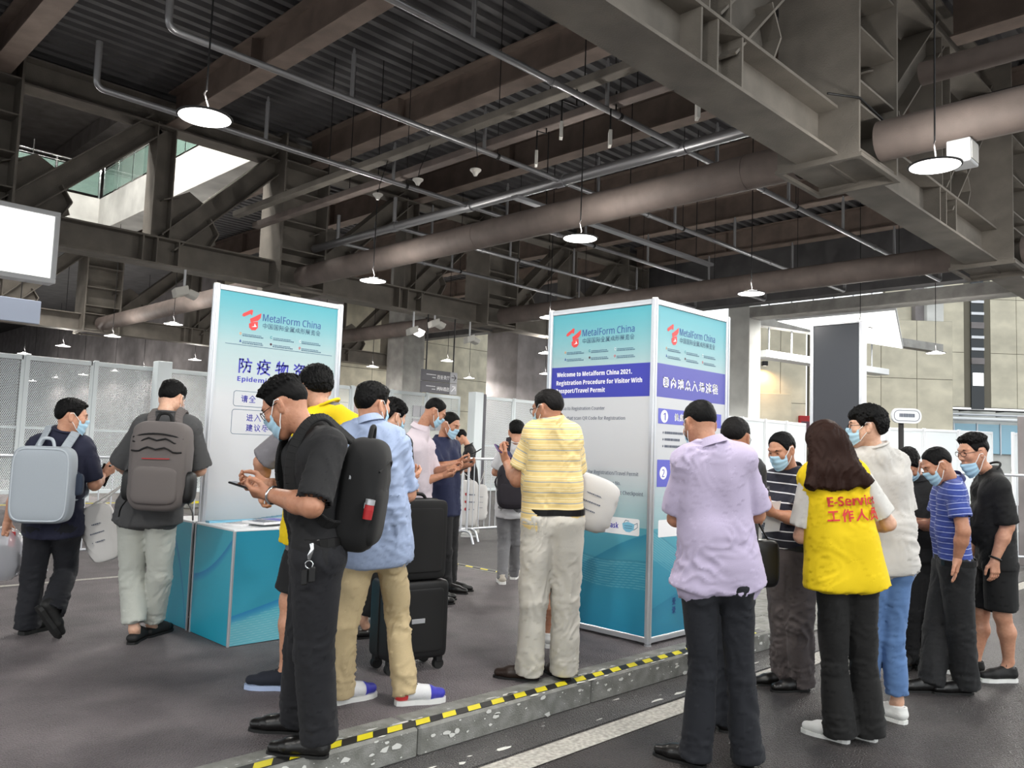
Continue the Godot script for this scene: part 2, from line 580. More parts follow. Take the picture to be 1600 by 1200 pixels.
func ceiling_and_trusses() -> void:
	# ribbed steel deck, the ribs run along u; open over the atrium
	var deck := MB.new()
	var areas := [[-16.0, 24.0, -1.6, 17.3], [9.4, 24.0, 17.3, 30.0]]
	for a in areas:
		var v: float = a[2]
		var y := 8.62
		while v < a[3] - 0.01:
			var pr := [[0.0, 0.09], [0.13, 0.09], [0.155, 0.0], [0.275, 0.0], [0.30, 0.09]]
			for j in 4:
				var p: Array = pr[j]
				var q: Array = pr[j + 1]
				deck.quad(P(a[0], v + q[0], y + q[1]), P(a[1], v + q[0], y + q[1]), P(a[1], v + p[0], y + p[1]), P(a[0], v + p[0], y + p[1]))
			v += 0.30
		deck.aab(P(a[0], a[2], 8.74), P(a[1], a[3], 9.0))
	deck.aab(P(-16, 30, 8.62), P(24, 78, 8.9))
	deck.aab(P(-16, 28.5, 8.62), P(9.4, 30, 8.9))
	struct("ceiling", deck, M.deck, "dark ribbed steel deck ceiling high overhead")
	truss(4.1, -6.5, 24.0, "dark steel truss whose wide bottom flange passes over the kiosk")
	truss(17.0, -6.5, 24.0, "dark steel truss carrying the white light box, before the bright atrium")
	truss(30.0, -3.0, 24.0, "far dark steel truss above the perforated fence")
	# deck beams between the trusses
	var proto: Node3D = null
	for k in range(-2, 7):
		for bay in [[4.1, 16.75], [17.3, 29.7], [-1.5, 3.8]]:
			if bay[0] == 17.3 and k < 2: continue
			var uu: float = 3.35 + 3.225 * k
			var t := thing("ceiling_beam", "brown-grey steel beam under the deck ceiling between two trusses", "beam", P(uu, (bay[0] + bay[1]) * 0.5, 7.9), "steel beams under the deck ceiling")
			var b := MB.new()
			b.ibeam(P(uu, bay[0], 8.26), P(uu, bay[1], 8.26), Vector3.UP, 0.36, 0.70, 0.03, 0.02)
			obj("beam_body", b, M.beam, t)
			for e in [0.28, 0.72]:
				b = MB.new()
				var vv: float = lerpf(bay[0], bay[1], e)
				b.aab(P(uu - 0.17, vv - 0.01, 7.95), P(uu + 0.17, vv + 0.01, 8.58))
				obj("web_stiffener", b, M.beam, t)
	# round ties between the truss nodes
	for k in range(0, 3):
		for bay in [[4.6, 16.5], [17.5, 29.5], [-1.5, 3.6]]:
			if k == 2: continue
			var uu: float = 9.6 + 6.45 * k
			var b := MB.new()
			var pts := []
			for q in 5: pts.append(P(uu, lerpf(bay[0], bay[1], q / 4.0), 5.27))
			b.tube(pts, 0.235, 28)
			var t := thing("steel_tube", "thick round steel tie %s, %s" % [["above the pavement", "beyond the atrium truss", "over the road"][0 if bay[0] == 4.6 else (1 if bay[0] == 17.5 else 2)], ["crossing over the kiosk lamp", "passing behind the kiosk roof line", "last before the edge beam"][k]], "steel tie", P(uu, bay[0], 5.27), "round steel ties between truss columns")
			obj("tube_body", b, M.tube, t)
			for vv in [lerpf(bay[0], bay[1], 0.06), lerpf(bay[0], bay[1], 0.5)]:
				b = MB.new()
				b.tube([P(uu, vv - 0.012, 5.27), P(uu, vv + 0.012, 5.27)], 0.239, 28)
				obj("weld_seam", b, M.tube, t)

func elbow(a: Vector3, c: Vector3, d: Vector3, r := 0.12) -> Array:    # rounded corner a-c-d
	var pts := []
	var e0 := (a - c).normalized() * r
	var e1 := (d - c).normalized() * r
	for q in 6:
		var s := q / 5.0
		pts.append((c + e0).lerp(c, s).lerp(c.lerp(c + e1, s), s))
	return pts

func pipes() -> void:
	# sprinkler branches along u, stems up to the heads under the deck
	var names := ["galvanised sprinkler branch pipe beside the wide truss flange", "galvanised sprinkler branch pipe passing over the kiosk lamp", "galvanised sprinkler branch pipe over the leaflet counter", "galvanised sprinkler branch pipe near the second truss", "galvanised sprinkler branch pipe by the atrium truss"]
	var vs := [6.56, 8.92, 11.2, 13.5, 15.6]
	for k in 5:
		var v: float = vs[k]
		var t := thing("sprinkler_pipe", names[k], "pipe", P(3.35 if k < 3 else 9.9, v, 6.0), "sprinkler branch pipes")
		var b := MB.new()
		var s0 := 3.35 if k < 3 else 9.9
		var pts := [P(s0, v, 6.62)]
		pts.append_array(elbow(P(s0, v, 6.5), P(s0, v, 6.0), P(s0 + 0.6, v, 6.0)))
		for q in range(1, 9): pts.append(P(lerpf(s0, 20.95, q / 8.0), v, 6.0))
		pts.append_array(elbow(P(21.0, v, 6.0), P(21.33, v, 6.0), P(21.33, v, 6.6)))
		pts.append(P(21.33, v, 6.62))
		b.tube(pts, 0.042, 14)
		obj("pipe_run", b, M.galv, t)
		for u in [5.76, 8.15, 10.9, 13.3, 15.6, 18.3]:
			if u < s0: continue
			b = MB.new()
			b.tube([P(u, v, 6.0), P(u, v, 6.62)], 0.03, 12)
			b.tube([P(u, v, 6.62), P(u, v, 6.66), P(u, v, 6.70)], [0.018, 0.022, 0.012], 8)
			obj("sprinkler_stem", b, M.galv, t)
			if not u in [8.15, 13.3, 18.3]: continue
			b = MB.new()
			b.tube([P(u + 0.28, v, 6.0), P(u + 0.28, v, 8.64)], 0.007, 8)
			b.tube([P(u + 0.255, v, 6.0), P(u + 0.305, v, 6.0)], 0.05, 14)
			obj("hanger_rod", b, M.dark_metal, t)
		for u in [7.1, 9.96, 12.4, 17.2]:
			if u < s0: continue
			b = MB.new()
			b.tube([P(u - 0.045, v, 6.0), P(u + 0.045, v, 6.0)], 0.052, 14)
			obj("coupling", b, M.galv, t)
	var t := thing("sprinkler_main", "bright galvanised main pipe crossing the sprinkler branches between the trusses", "pipe", P(9.92, 4.5, 6.0))
	var b := MB.new()
	b.tube([P(9.92, 4.45, 6.0), P(9.92, 8.0, 6.0), P(9.92, 12.0, 6.0), P(9.92, 16.6, 6.0)], 0.088, 18)
	obj("pipe_run", b, M.galv, t)
	for v in [6.56, 8.92, 11.2, 13.5]:
		b = MB.new()
		b.tube([P(9.92, v - 0.09, 6.0), P(9.92, v + 0.09, 6.0)], 0.105, 18)
		obj("coupling", b, M.galv, t)
	# cable trunking
	for q in [[8.32, 6.16, "brown-grey cable trunking under the ceiling with small white sensors below"], [7.86, 6.3, "dark cable trunking running beside the brown-grey one"]]:
		t = thing("cable_trunking", q[2], "trunking", P(q[0], 5.0, q[1]))
		b = MB.new()
		b.bar(P(q[0], 4.6, q[1]), P(q[0], 16.4, q[1]), Vector3.UP, 0.17, 0.12, 0.01)
		obj("tray", b, M.tube if q[0] > 8 else M.steel, t)
		for v in [6.2, 12.8]:
			b = MB.new()
			b.tube([P(q[0], v, q[1]), P(q[0], v, 8.64)], 0.008, 8)
			obj("hanger_rod", b, M.dark_metal, t)
	t = thing("cable_trunking", "pale perforated cable tray hanging beside the lamp over the kiosk", "trunking", P(13, 9.6, 5.7))
	b = MB.new()
	b.bar(P(9.4, 9.5, 5.72), P(15.6, 9.5, 5.72), Vector3.UP, 0.16, 0.06, 0.008)
	obj("tray", b, M.galv, t)
	for u in [10.2, 12.6, 15.0]:
		b = MB.new()
		b.tube([P(u, 9.5, 5.72), P(u, 9.5, 8.6)], 0.01, 8)
		obj("hanger_rod", b, M.dark_metal, t)
	# right hand tie pipe above, near the frame edge
	t = thing("duct_pipe", "grey insulated pipe above the round tie over the road", "pipe", P(11.0, 3.5, 6.6))
	b = MB.new()
	b.tube([P(11.0, 3.6, 6.6), P(11.0, 1.0, 6.6), P(11.0, -1.5, 6.6)], 0.15, 20)
	obj("pipe_run", b, M.tube, t)
	# small hanging devices
	for q in [[7.91, 8.83], [7.64, 9.86], [7.69, 10.98]]:
		t = thing("smoke_detector", "small cream conical detector hanging under the cable trunking", "detector", P(q[0], q[1], 5.6), "cream conical detectors")
		b = MB.new()
		b.lathe([[0.0, -0.07], [0.025, -0.068], [0.05, -0.02], [0.085, 0.012], [0.085, 0.03], [0.0, 0.045]], P(q[0], q[1], 5.6), Vector3.UP, 16)
		obj("detector_head", b, M.white_plastic, t)
		b = MB.new()
		b.tube([P(q[0], q[1], 5.64), P(q[0] + 0.03, q[1], 5.8), P(7.86, q[1], 6.26)], 0.006, 6)
		obj("cable", b, M.black, t)
	for q in [[8.09, 7.76], [7.555, 6.82], [8.17, 6.51], [8.14, 5.17]]:
		t = thing("sensor_box", "small off-white rectangular sensor box hanging from a rod under the pipes", "sensor", P(q[0], q[1], 5.55), "off-white sensor boxes")
		b = MB.new()
		b.box(P(q[0], q[1], 5.6), Vector3(0.045, 0, -0.045), Vector3(0, 0.105, 0), Vector3(0.015, 0, 0.015), 0.006)
		obj("sensor_case", b, M.white_plastic, t)
		b = MB.new()
		b.box(P(q[0] - 0.016, q[1] - 0.016, 5.61), Vector3(0.012, 0, -0.012), Vector3(0, 0.05, 0), Vector3(0.006, 0, 0.006), 0.002)
		obj("bracket", b, M.galv, t)
		b = MB.new()
		b.tube([P(q[0], q[1], 5.7), P(q[0], q[1], 6.0), P(8.28 if q[0] > 8.0 else 7.84, q[1], 6.02), P(8.28 if q[0] > 8.0 else 7.84, q[1], 6.28)], 0.012, 8)
		obj("rod", b, M.dark_metal, t)

# ---------------------------------------------------------------- lamps
func lamps() -> void:
	var t := Node3D.new()
	t.name = "high_bay_lamp"
	var b := MB.new()
	b.lathe([[0.0, 0.0], [0.235, 0.0]], Vector3(0, -0.012, 0), Vector3.UP, 32)
	put_mesh("diffuser", b.mesh(), M.lamp_face, t)
	b = MB.new()
	b.lathe([[0.235, -0.012], [0.25, -0.01], [0.252, 0.004], [0.22, 0.012], [0.09, 0.018], [0.08, 0.030], [0.0, 0.032]], Vector3.ZERO, Vector3.UP, 32)
	put_mesh("housing", b.mesh(), M.dark_metal, t)
	b = MB.new()
	b.tube([Vector3(0, 0.03, 0), Vector3(0.03, 0.10, 0), Vector3(0, 0.18, 0), Vector3(-0.02, 0.22, 0), Vector3(0, 0.26, 0)], 0.008, 8)
	put_mesh("hook", b.mesh(), M.dark_metal, t)
	b = MB.new()
	b.tube([Vector3(0, 0.25, 0), Vector3(0.004, 1.6, 0.003), Vector3(0, 2.6, 0), Vector3(0, 4.24, 0)], 0.009, 8)
	put_mesh("cord", b.mesh(), M.black, t)
	var l := SpotLight3D.new()
	l.name = "lamp_light"
	l.position = Vector3(0, -0.03, 0)
	l.rotation = Vector3(-PI / 2, 0, 0)
	l.spot_angle = 85.0
	l.spot_angle_attenuation = 0.35
	l.spot_range = 60.0
	l.spot_attenuation = 2.0
	l.light_size = 0.22
	l.light_color = Color(1.0, 0.985, 0.96)
	l.light_energy = LAMP_ENERGY
	l.shadow_enabled = true
	t.add_child(l)
	b = MB.new()        # added glowing shell, unseen on the lamps; uplight for deck and beams
	b.lathe([[0.07, 0.031], [0.06, 0.042], [0.03, 0.046], [0.012, 0.047]], Vector3.ZERO, Vector3.UP, 24)
	put_mesh("added_upper_glow", b.mesh(), M.added_glow, t)
	var o := OmniLight3D.new()  # added light above the housing, brightens deck and trusses
	o.name = "added_uplight"
	o.position = Vector3(0, 0.16, 0)
	o.omni_range = 60.0
	o.omni_attenuation = 2.0
	o.light_size = 0.08
	o.light_color = l.light_color
	o.light_energy = LAMP_UP
	o.shadow_enabled = true
	t.add_child(o)
	var us := [-1.9, 3.15, 8.6, 13.45, 18.4, 23.45]
	var vs := [-6.65, -1.2, 2.69, 7.34, 12.3, 16.95, 21.6, 26.05, 30.75]
	var first := true
	var extra := []
	for iu in us.size():
		for iv in vs.size():
			if iv == 5 and iu != 4: continue
			if iv == 0 or (iu == 1 and iv == 4): continue
			if iv >= 3 and iu == 0: continue
			if iu == 5 and iv > 3 and iv < 6: continue
			if iu == 1 and iv > 5 and iv < 8: continue
			extra.append([us[iu] + (0.2 if iu == 1 + 1 and iv > 5 else 0.0), vs[iv]])
	for q in [[13.75, 36.6], [13.8, 40.2], [18.7, 35.4], [18.7, 40.0], [18.7, 44.2], [13.8, 44.6], [13.8, 49.0], [13.9, 53.7], [18.8, 53.3], [18.8, 58.1], [19.1, 62.3], [19.0, 66.6], [20.0, 71.0], [23.7, 71.8], [24.0, 66.7], [8.8, 35.4], [8.8, 40.1]]:
		extra.append(q)
	for q in extra:
		var n: Node3D = t.duplicate()
		n.name = numbered("high_bay_lamp")
		add_child(n, true)
		n.position = P(q[0], q[1], 4.5)
		var d := Vector2(q[0], q[1])
		var s := "round white LED lamp on a black cord in the rows over the pavement"
		if q[1] < 3.5: s = "round white LED lamp on a black cord in the rows over the road"
		elif q[1] > 33.0: s = "small distant round LED lamp shining through the perforated fence"
		elif q[1] > 17.2: s = "round white LED lamp on a black cord in the rows beyond the atrium truss"
		elif q[1] > 10.0: s = "round white LED lamp on a black cord in the rows before the atrium truss"
		if d.distance_to(Vector2(3.15, 7.34)) < 0.1: s = "round white LED lamp glowing over the leaflet counter, under a sprinkler pipe"
		elif d.distance_to(Vector2(8.6, 7.34)) < 0.1: s = "round white LED lamp hanging behind and above the kiosk, just below the round tie"
		elif d.distance_to(Vector2(8.6, 2.69)) < 0.1: s = "round white LED lamp over the road beside the big truss column"
		elif d.distance_to(Vector2(13.45, 7.34)) < 0.1: s = "round white LED lamp over the right hand corner of the kiosk"
		elif d.distance_to(Vector2(8.6, 12.3)) < 0.1: s = "round white LED lamp beside the leaflet poster, before the atrium truss"
		tag(n, s, "lamp", "round LED high-bay lamps")
	t.free()
# ---------------------------------------------------------------- lettering
const GLYPHS := {
	"中": "1,3 9,3 9,7 1,7 1,3;5,0 5,10", "国": "1,1 9,1 9,9.5 1,9.5 1,1;3,3 7,3;3,5 7,5;2.5,7.5 7.5,7.5;5,3 5,7.5;6,5.8 6.8,6.6",
	"际": "1,1 1,10;1,1 3.5,1 2.4,4 3.6,6 2,7;5,2 9,2;4,4.5 10,4.5;7,4.5 7,9.5 6,9;5,6 4.2,8.5;9,6 9.8,8.5",
	"金": "5,0 0.5,4.5;5,0 9.5,4.5;3,4 7,4;1.5,6 8.5,6;5,4 5,9.5;3,7 3.6,8.6;7,7 6.4,8.6;0.8,9.6 9.2,9.6",
	"属": "1.5,1 9,1 9,3 1.5,3;1.5,1 1.5,6 0.5,10;3,4.5 8.5,4;3.5,5.3 8,5.3 8,7 3.5,7 3.5,5.3;5.8,4.2 5.8,8;2.5,8 9,8 9,10 8.3,9.6;2.5,8 2.5,10;4.5,9.3 7,9",
	"成": "2,3 9,3;2,3 2,6 0.8,9.5;2,5.2 4.5,5.2 4.3,8 3.5,7.6;6,0.5 7,6 9.4,9.5 9.6,7.5;8.8,4.5 5.5,9.2;7.5,0.8 8.5,1.8",
	"形": "0.8,1.2 5.5,1.2;0.3,4.5 6,4.5;2,1.2 2,5 1,9.5;4.3,1.2 4.3,9.5;9.3,0.5 6.5,3.2;9.4,3.5 6.5,6.3;9.6,6.3 6,10",
	"展": "1.5,1 9,1 9,3 1.5,3;1.5,1 1.5,6 0.5,10;3.5,3.5 3.5,5.7;6.5,3.5 6.5,5.7;2.5,4.6 9,4.6;2,6 9.5,6;4,6 4,9.3 5.5,8.6;8.5,6.7 6.5,8;5,6.2 9.5,9.7",
	"览": "2.5,1 2.5,4;4.3,0.5 4.3,4.3;6.5,0.3 5.5,3;6,1.6 9,1.6;7,2.5 8,3.8;2.5,5 2.5,8;2.5,5 8,5 8,8;5.2,5.8 5,7.5 1.5,10;5.7,7.5 5.7,9.6 9,9.6 9.2,8.5",
	"会": "5,0 0.5,4.2;5,0 9.5,4.2;3,4 7,4;1.2,6 8.8,6;4.2,6 2.5,9 7.5,8.7;6.3,7.3 8.2,9.8",
	"防": "1,1 1,10;1,1 3.5,1 2.4,4 3.6,6 2,7;6.8,0.3 7.3,1.6;4.3,2.6 9.8,2.6;6.2,2.6 6,6 4,9.8;6.2,5 9,5 8.7,9.2 7.5,8.8",
	"疫": "5.2,0 5.6,1;2,1.4 9.7,1.4;2,1.4 2,6 0.8,10;0.3,3 1.2,4.2;0.3,6.5 2,5.4;4.6,2.8 4.4,4.2 3.4,5.2;4.6,2.8 7.6,2.8 7.6,4.6 9.3,4.6;3.7,6 8.2,6 6,8.5 3,10;4.4,6.8 6.5,8.6 9.6,10",
	"物": "1.8,1 1,3.8;1,2.8 4.5,2.8;2.8,0 2.8,10;0.3,6.3 4.6,5.2;6,0.4 4.6,4;5.5,2.2 9.6,2.2 9.2,9.4 8,9;7,2.4 4.6,7;8.2,2.4 5.5,8.6",
	"资": "1,1 2.3,2;0.8,4.2 2.6,3.2;4.4,0.2 3.4,2.4;4.1,1.2 9,1.2 8.2,2.6;6.3,1.4 6,3 3.5,4.8;6.4,2.6 9.3,4.6;2.5,5.4 2.5,8.4;2.5,5.4 7.8,5.4 7.8,8.4;5.2,6.2 5,8 2,10;6,8.2 8.4,9.9",
	"台": "4.6,0.2 2,4.2 8.2,3.7;6.6,2 8.8,5;2.2,5.8 2.2,10;2.2,5.8 7.9,5.8 7.9,10;2.2,9.3 7.9,9.3",
	"请": "1.2,0.5 2.2,1.7;0.3,3.4 2.2,3.4 2.2,8.6 3.4,7.6;4,1.2 9.5,1.2;4.3,2.6 9.2,2.6;3.8,4 9.8,4;6.7,0.2 6.7,4;4.9,5.2 4.9,10;4.9,5.2 8.7,5.2 8.7,9.7 7.7,9.4;4.9,6.6 8.7,6.6;4.9,8 8.7,8",
	"全": "5,0 0.5,4.5;5,0 9.5,4.5;2.6,4.4 7.4,4.4;2.8,6.8 7.2,6.8;0.8,9.5 9.2,9.5;5,4.4 5,9.5",
	"进": "1,0.8 2.2,2;0.3,4 2.2,4 2.2,7.5 0.6,9.2;1.8,8 4,9.4 9.7,9.6;3.8,2.4 9,2.4;3.5,5.2 9.6,5.2;5.2,0.4 5.2,5.5 4,8;7.6,0.4 7.6,8.2",
	"入": "3.4,0.6 5,2.4 9.6,9.6;4.8,2.4 0.4,9.6",
	"建": "0.6,1.2 3,1.2 1.2,4.4 3.2,4.4 2.4,7.4 0.5,9.8;0.8,6.2 3,8.8 9.8,9.6;4.4,1.4 8.8,1.4 8.8,4.2 4.4,4.2;3.8,2.8 9.7,2.8;4.4,5.6 9,5.6;3.8,7 9.6,7;6.6,0.2 6.6,8.6",
	"议": "1.2,0.5 2.2,1.7;0.3,3.4 2.2,3.4 2.2,8.6 3.4,7.6;6.2,0.4 7,2;4.6,2.6 6.4,6.6 9.7,9.8;9,2 7,7 3.6,9.8",
	"尽": "2,0.8 8.6,0.8 8.6,3.4 2,3.4;2,0.8 2,4.5 0.5,7;5.2,3.4 7,5.6 9.7,7;4.2,6 6.2,7;3.2,8 6.6,9.6",
	"内": "1.2,2.4 1.2,10;1.2,2.4 8.8,2.4 8.8,9.4 7.6,9;5,0.3 5,4 2.4,7.6;5,4.6 7.6,7.2",
	"观": "0.6,1.8 4,1.8 2.6,6 0.4,9.4;0.8,3.8 2.4,6 4.2,8.6;5.2,1 5.2,6.4;5.2,1 9,1 9,6.4;7.1,2.2 7,5.6 4.6,9.8;7.6,6.4 7.6,9.4 9.7,9.4 9.8,8",
	"众": "5,0.2 2,4.6;5,0.2 8.2,4.6;2.6,4.6 2.4,7 0.4,9.8;2.6,6.4 4,8.6;7,4.6 6.6,7 4.8,9.8;7,6 9.7,9.8",
	"场": "0.3,3.4 3.8,3.4;2,0.6 2,7.8;0.2,8.4 4,7.2;4.4,1.2 8.6,1.2 5.2,4.2 9.4,4.2 8.8,9.6 7.6,9.2;6.4,4.4 3.8,8;8,4.4 5.2,9.4",
	"流": "0.6,1 1.8,2.2;0.3,3.8 1.5,5;0.4,9.6 2.4,6;6.4,0.2 6.8,1.2;3.2,1.9 9.7,1.9;5.8,2 4.4,4.4 8.6,4;7.8,3 9,5;4.6,5.8 4.4,8 3.2,9.9;6.5,5.8 6.5,9.6;8.3,5.8 8.3,9.3 9.8,9.3 9.9,8.2",
	"程": "3.6,0.4 0.6,1.4;0.3,3.2 4.2,3.2;2.3,1 2.3,10;2.2,3.6 0.3,7.4;2.6,4.4 4,6;5.2,0.9 9,0.9 9,3.8 5.2,3.8 5.2,0.9;4.8,5.2 9.5,5.2;5.2,7.2 9.2,7.2;4.4,9.5 9.9,9.5;7.1,5.2 7.1,9.5",
	"工": "1.2,1.4 8.8,1.4;5,1.4 5,8.8;0.5,8.8 9.5,8.8", "作": "2.8,0.3 0.4,4.8;1.8,3 1.8,10;5.4,0.3 3.6,4.2;4.8,2 9.8,2;6.6,2 6.6,10;6.6,4.6 9.4,4.6;6.6,7.2 9.6,7.2",
	"人": "5,0.4 4.8,3.4 0.4,9.7;5,3.6 6.6,7 9.7,9.7", "员": "2.8,0.4 7.2,0.4 7.2,2.8 2.8,2.8 2.8,0.4;1.6,4.2 1.6,8;1.6,4.2 8.4,4.2 8.4,8;5,5 4.8,7.4 0.8,9.9;5.8,7.9 9,9.9",
	"健": "2.2,0.3 0.4,4.4;1.5,2.6 1.5,10;2.8,1.4 4.6,1.4 3.2,4.2 4.8,4.2 4.2,7 2.6,9.6;3,6 5,8.6 9.9,9.6;5.4,1.6 9.2,1.6 9.2,4.6 5.4,4.6;5,3.1 9.9,3.1;5.4,6 9.2,6;5,7.4 9.8,7.4;7.2,0.3 7.2,8.8",
	"康": "5,0 5.4,1;1.6,1.4 9.6,1.4;1.6,1.4 1.6,6 0.4,10;3.4,2.8 8.6,2.8 8.6,5.6 3.4,5.6;2.4,4.2 9.8,4.2;6,2 6,9.6 5,9.2;3.4,6.4 4.6,7.4;2.6,9.4 5,7.8;8.8,6.2 7,7.4;6.4,7 9.6,9.6",
	"西": "0.8,1 9.2,1;1.2,3.4 8.8,3.4 8.8,9.6 1.2,9.6 1.2,3.4;4,1 3.8,5.4 2.4,7;6.2,1 6.2,6.4 8,6.4",
	"登": "1.4,1.2 4.4,1.2 3,3.6 0.5,5.2;2,2.2 3,3;8.6,0.5 7,1.8;5.8,0.4 7,3 9.8,5;3,4.4 7,4.4;3,5.4 7,5.4 7,7 3,7 3,5.4;3.6,7.6 4.2,8.8;6.4,7.6 5.8,8.8;1,9.6 9,9.6",
	"录": "2,0.8 8,0.8 8,4;2.4,2.4 8,2.4;0.6,4 9.4,4;5,4 5,9.6 4,9.2;1.8,5.4 3.4,6.6;1,9 4.2,7.2;8.6,5.2 6.2,6.8;5.6,6.4 9.2,9.2",
	"厅": "1.6,1 9.6,1;1.6,1 1.6,6 0.5,10;3,3.6 9.6,3.6;6.4,3.6 6.4,9.6 5,9.2",
	"洲": "0.6,1 1.6,2.2;0.3,3.8 1.3,5;0.4,9.4 2,6;4,0.6 4,5 2.8,9.6;6.4,1 6.4,9;9,0.6 9,9.8;2.9,4 2.6,5.6;5,4 5.5,5.4;7.4,4 8,5.4",
	"酒": "0.6,1 1.6,2.2;0.3,3.8 1.3,5;0.4,9.4 2,6;3,1 9.8,1;3.4,3 9.4,3 9.4,9.6 3.4,9.6 3.4,3;5.4,1 5.2,4 4.4,6;7.4,1 7.4,5.4 8.4,5.4;3.8,7.6 9,7.6",
	"店": "5,0 5.4,1.2;1.6,1.6 9.6,1.6;1.6,1.6 1.6,6 0.5,10;5.6,2.2 5.6,5.8;5.6,3.8 9,3.8;3.4,5.8 8.8,5.8 8.8,9.6 3.4,9.6 3.4,5.8",
}

func han(b: MB, text: String, at: Vector3, x: Vector3, y: Vector3, size: float, pitch: float, w: float) -> void:   # at: lower left corner of the first character
	for k in text.length():
		for s in GLYPHS[text[k]].split(";"):
			var pts := []
			for p in s.split(" "):
				var q: PackedStringArray = p.split(",")
				pts.append(Vector2(float(q[0]) / 10.0 * size + k * pitch, (10.0 - float(q[1])) / 10.0 * size))
			b.line(pts, w, at, x, y)

func latin(called: String, text: String, at: Vector3, x: Vector3, y: Vector3, width: float, cap: float, m: Material, parent: Node, bold := false) -> MeshInstance3D:   # at: left end of the baseline
	var f := SystemFont.new()
	f.font_names = PackedStringArray(["Droid Sans"])
	f.font_weight = 700 if bold else 400
	var t := TextMesh.new()
	t.font = f
	t.text = text
	t.font_size = 48
	t.pixel_size = 0.01
	t.depth = 0.02
	t.curve_step = 1.0
	t.horizontal_alignment = HORIZONTAL_ALIGNMENT_LEFT
	t.vertical_alignment = VERTICAL_ALIGNMENT_BOTTOM
	var bb := t.get_aabb()
	var base_y := 0.01 * f.get_descent(48)      # TextMesh puts the bottom of the line at zero
	var sx := width / bb.size.x
	var sy := cap / (0.01 * 48 * 0.714)
	var z := x.cross(y).normalized()
	var bs := Basis(x * sx, y * sy, z * 0.05)
	var o := Vector3.ZERO
	o = at - x * sx * bb.position.x - y * sy * base_y + z * 0.0008 - origin_of(parent)
	return put_mesh(called, t, m, parent, Transform3D(bs, o))

func logo(at: Vector3, x: Vector3, y: Vector3, s: float, panel: Node) -> void:    # red abstract emblem, at: lower left
	var b := MB.new()
	b.flat([Vector2(0, 0.66), Vector2(0.10, 0.60), Vector2(0.42, 0.78), Vector2(0.52, 0.72), Vector2(0.56, 0.98), Vector2(0.46, 1.0), Vector2(0.05, 0.76)].map(func(q): return q * s), at, x, y)
	b.flat([Vector2(0.42, 0.55), Vector2(0.62, 0.66), Vector2(1.0, 0.90), Vector2(0.98, 0.66), Vector2(0.84, 0.50), Vector2(0.60, 0.42), Vector2(0.46, 0.36)].map(func(q): return q * s), at, x, y)
	b.flat([Vector2(0.38, 0.30), Vector2(0.55, 0.40), Vector2(0.84, 0.46), Vector2(0.86, 0.16), Vector2(0.74, 0.02), Vector2(0.54, 0.0), Vector2(0.40, 0.12)].map(func(q): return q * s), at, x, y)
	obj("emblem", b, M.print_red, panel)
	b = MB.new()
	b.flat([Vector2(0.52, 0.16), Vector2(0.66, 0.22), Vector2(0.68, 0.36), Vector2(0.74, 0.24), Vector2(0.80, 0.20), Vector2(0.70, 0.18)].map(func(q): return q * s), at + x.cross(y) * 0.0006, x, y)
	obj("emblem_star", b, M.print_white, panel)

func small_print(b: MB, at: Vector3, x: Vector3, y: Vector3, width: float, h: float) -> void:    # tiny unreadable line: short dashes
	var c := 0.0
	while c < width:
		var w := rng.randf_range(0.004, 0.012)
		b.flat([Vector2(c, 0), Vector2(c + w, 0), Vector2(c + w, h), Vector2(c, h)], at, x, y)
		c += w + 0.0025

func header(at: Vector3, x: Vector3, y: Vector3, panel: Node, offs := 0.0) -> void:    # show name block used on every board; at: panel left edge at h = 0
	var z := x.cross(y) * 0.0012
	logo(at + x * (0.168 + offs) + y * 2.325 + z, x, y, 0.155, panel)
	latin("lettering", "MetalForm China", at + x * (0.338 + offs) + y * 2.408, x, y, 0.505, 0.054, M.print_navy, panel)
	var b := MB.new()
	han(b, "中国国际金属成形展览会", at + x * (0.338 + offs) + y * 2.352 + z, x, y, 0.042, 0.0464, 0.0038)
	obj("lettering", b, M.print_slate, panel)
	b = MB.new()
	for r in 2:
		for cc in 3:
			for l in 2: small_print(b, at + x * (0.182 + offs + 0.25 * cc) + y * (2.285 - 0.055 * r - 0.013 * l) + z, x, y, 0.15 + 0.02 * l, 0.006 + 0.002 * l)
	tag(obj("small_print", b, M.print_slate, panel), "", "", "", "stuff")
	var cols := [M.print_orange, M.print_teal, M.print_white, M.print_navy, M.print_dark, M.print_red]
	for k in 6:
		b = MB.new()
		var o := at + x * (0.158 + offs + 0.25 * (k % 3)) + y * (2.281 - 0.055 * (k / 3)) + z
		match k:
			0, 5: b.line([Vector2(0, 0.012), Vector2(0.008, 0.018), Vector2(0.014, 0.01), Vector2(0.006, 0.0), Vector2(0, 0.008)], 0.004, o, x, y)
			1, 2: b.line([Vector2(0.014, 0.016), Vector2(0.004, 0.016), Vector2(0.001, 0.008), Vector2(0.006, 0.0), Vector2(0.014, 0.002)], 0.004, o, x, y)
			3: b.flat([Vector2(0, 0), Vector2(0.018, 0), Vector2(0.009, 0.022)], o, x, y)
			4: b.flat([Vector2(0, 0.006), Vector2(0.009, 0.0), Vector2(0.018, 0.006), Vector2(0.018, 0.016), Vector2(0.009, 0.02), Vector2(0, 0.016)], o, x, y)
		obj("small_emblem", b, cols[k], panel)

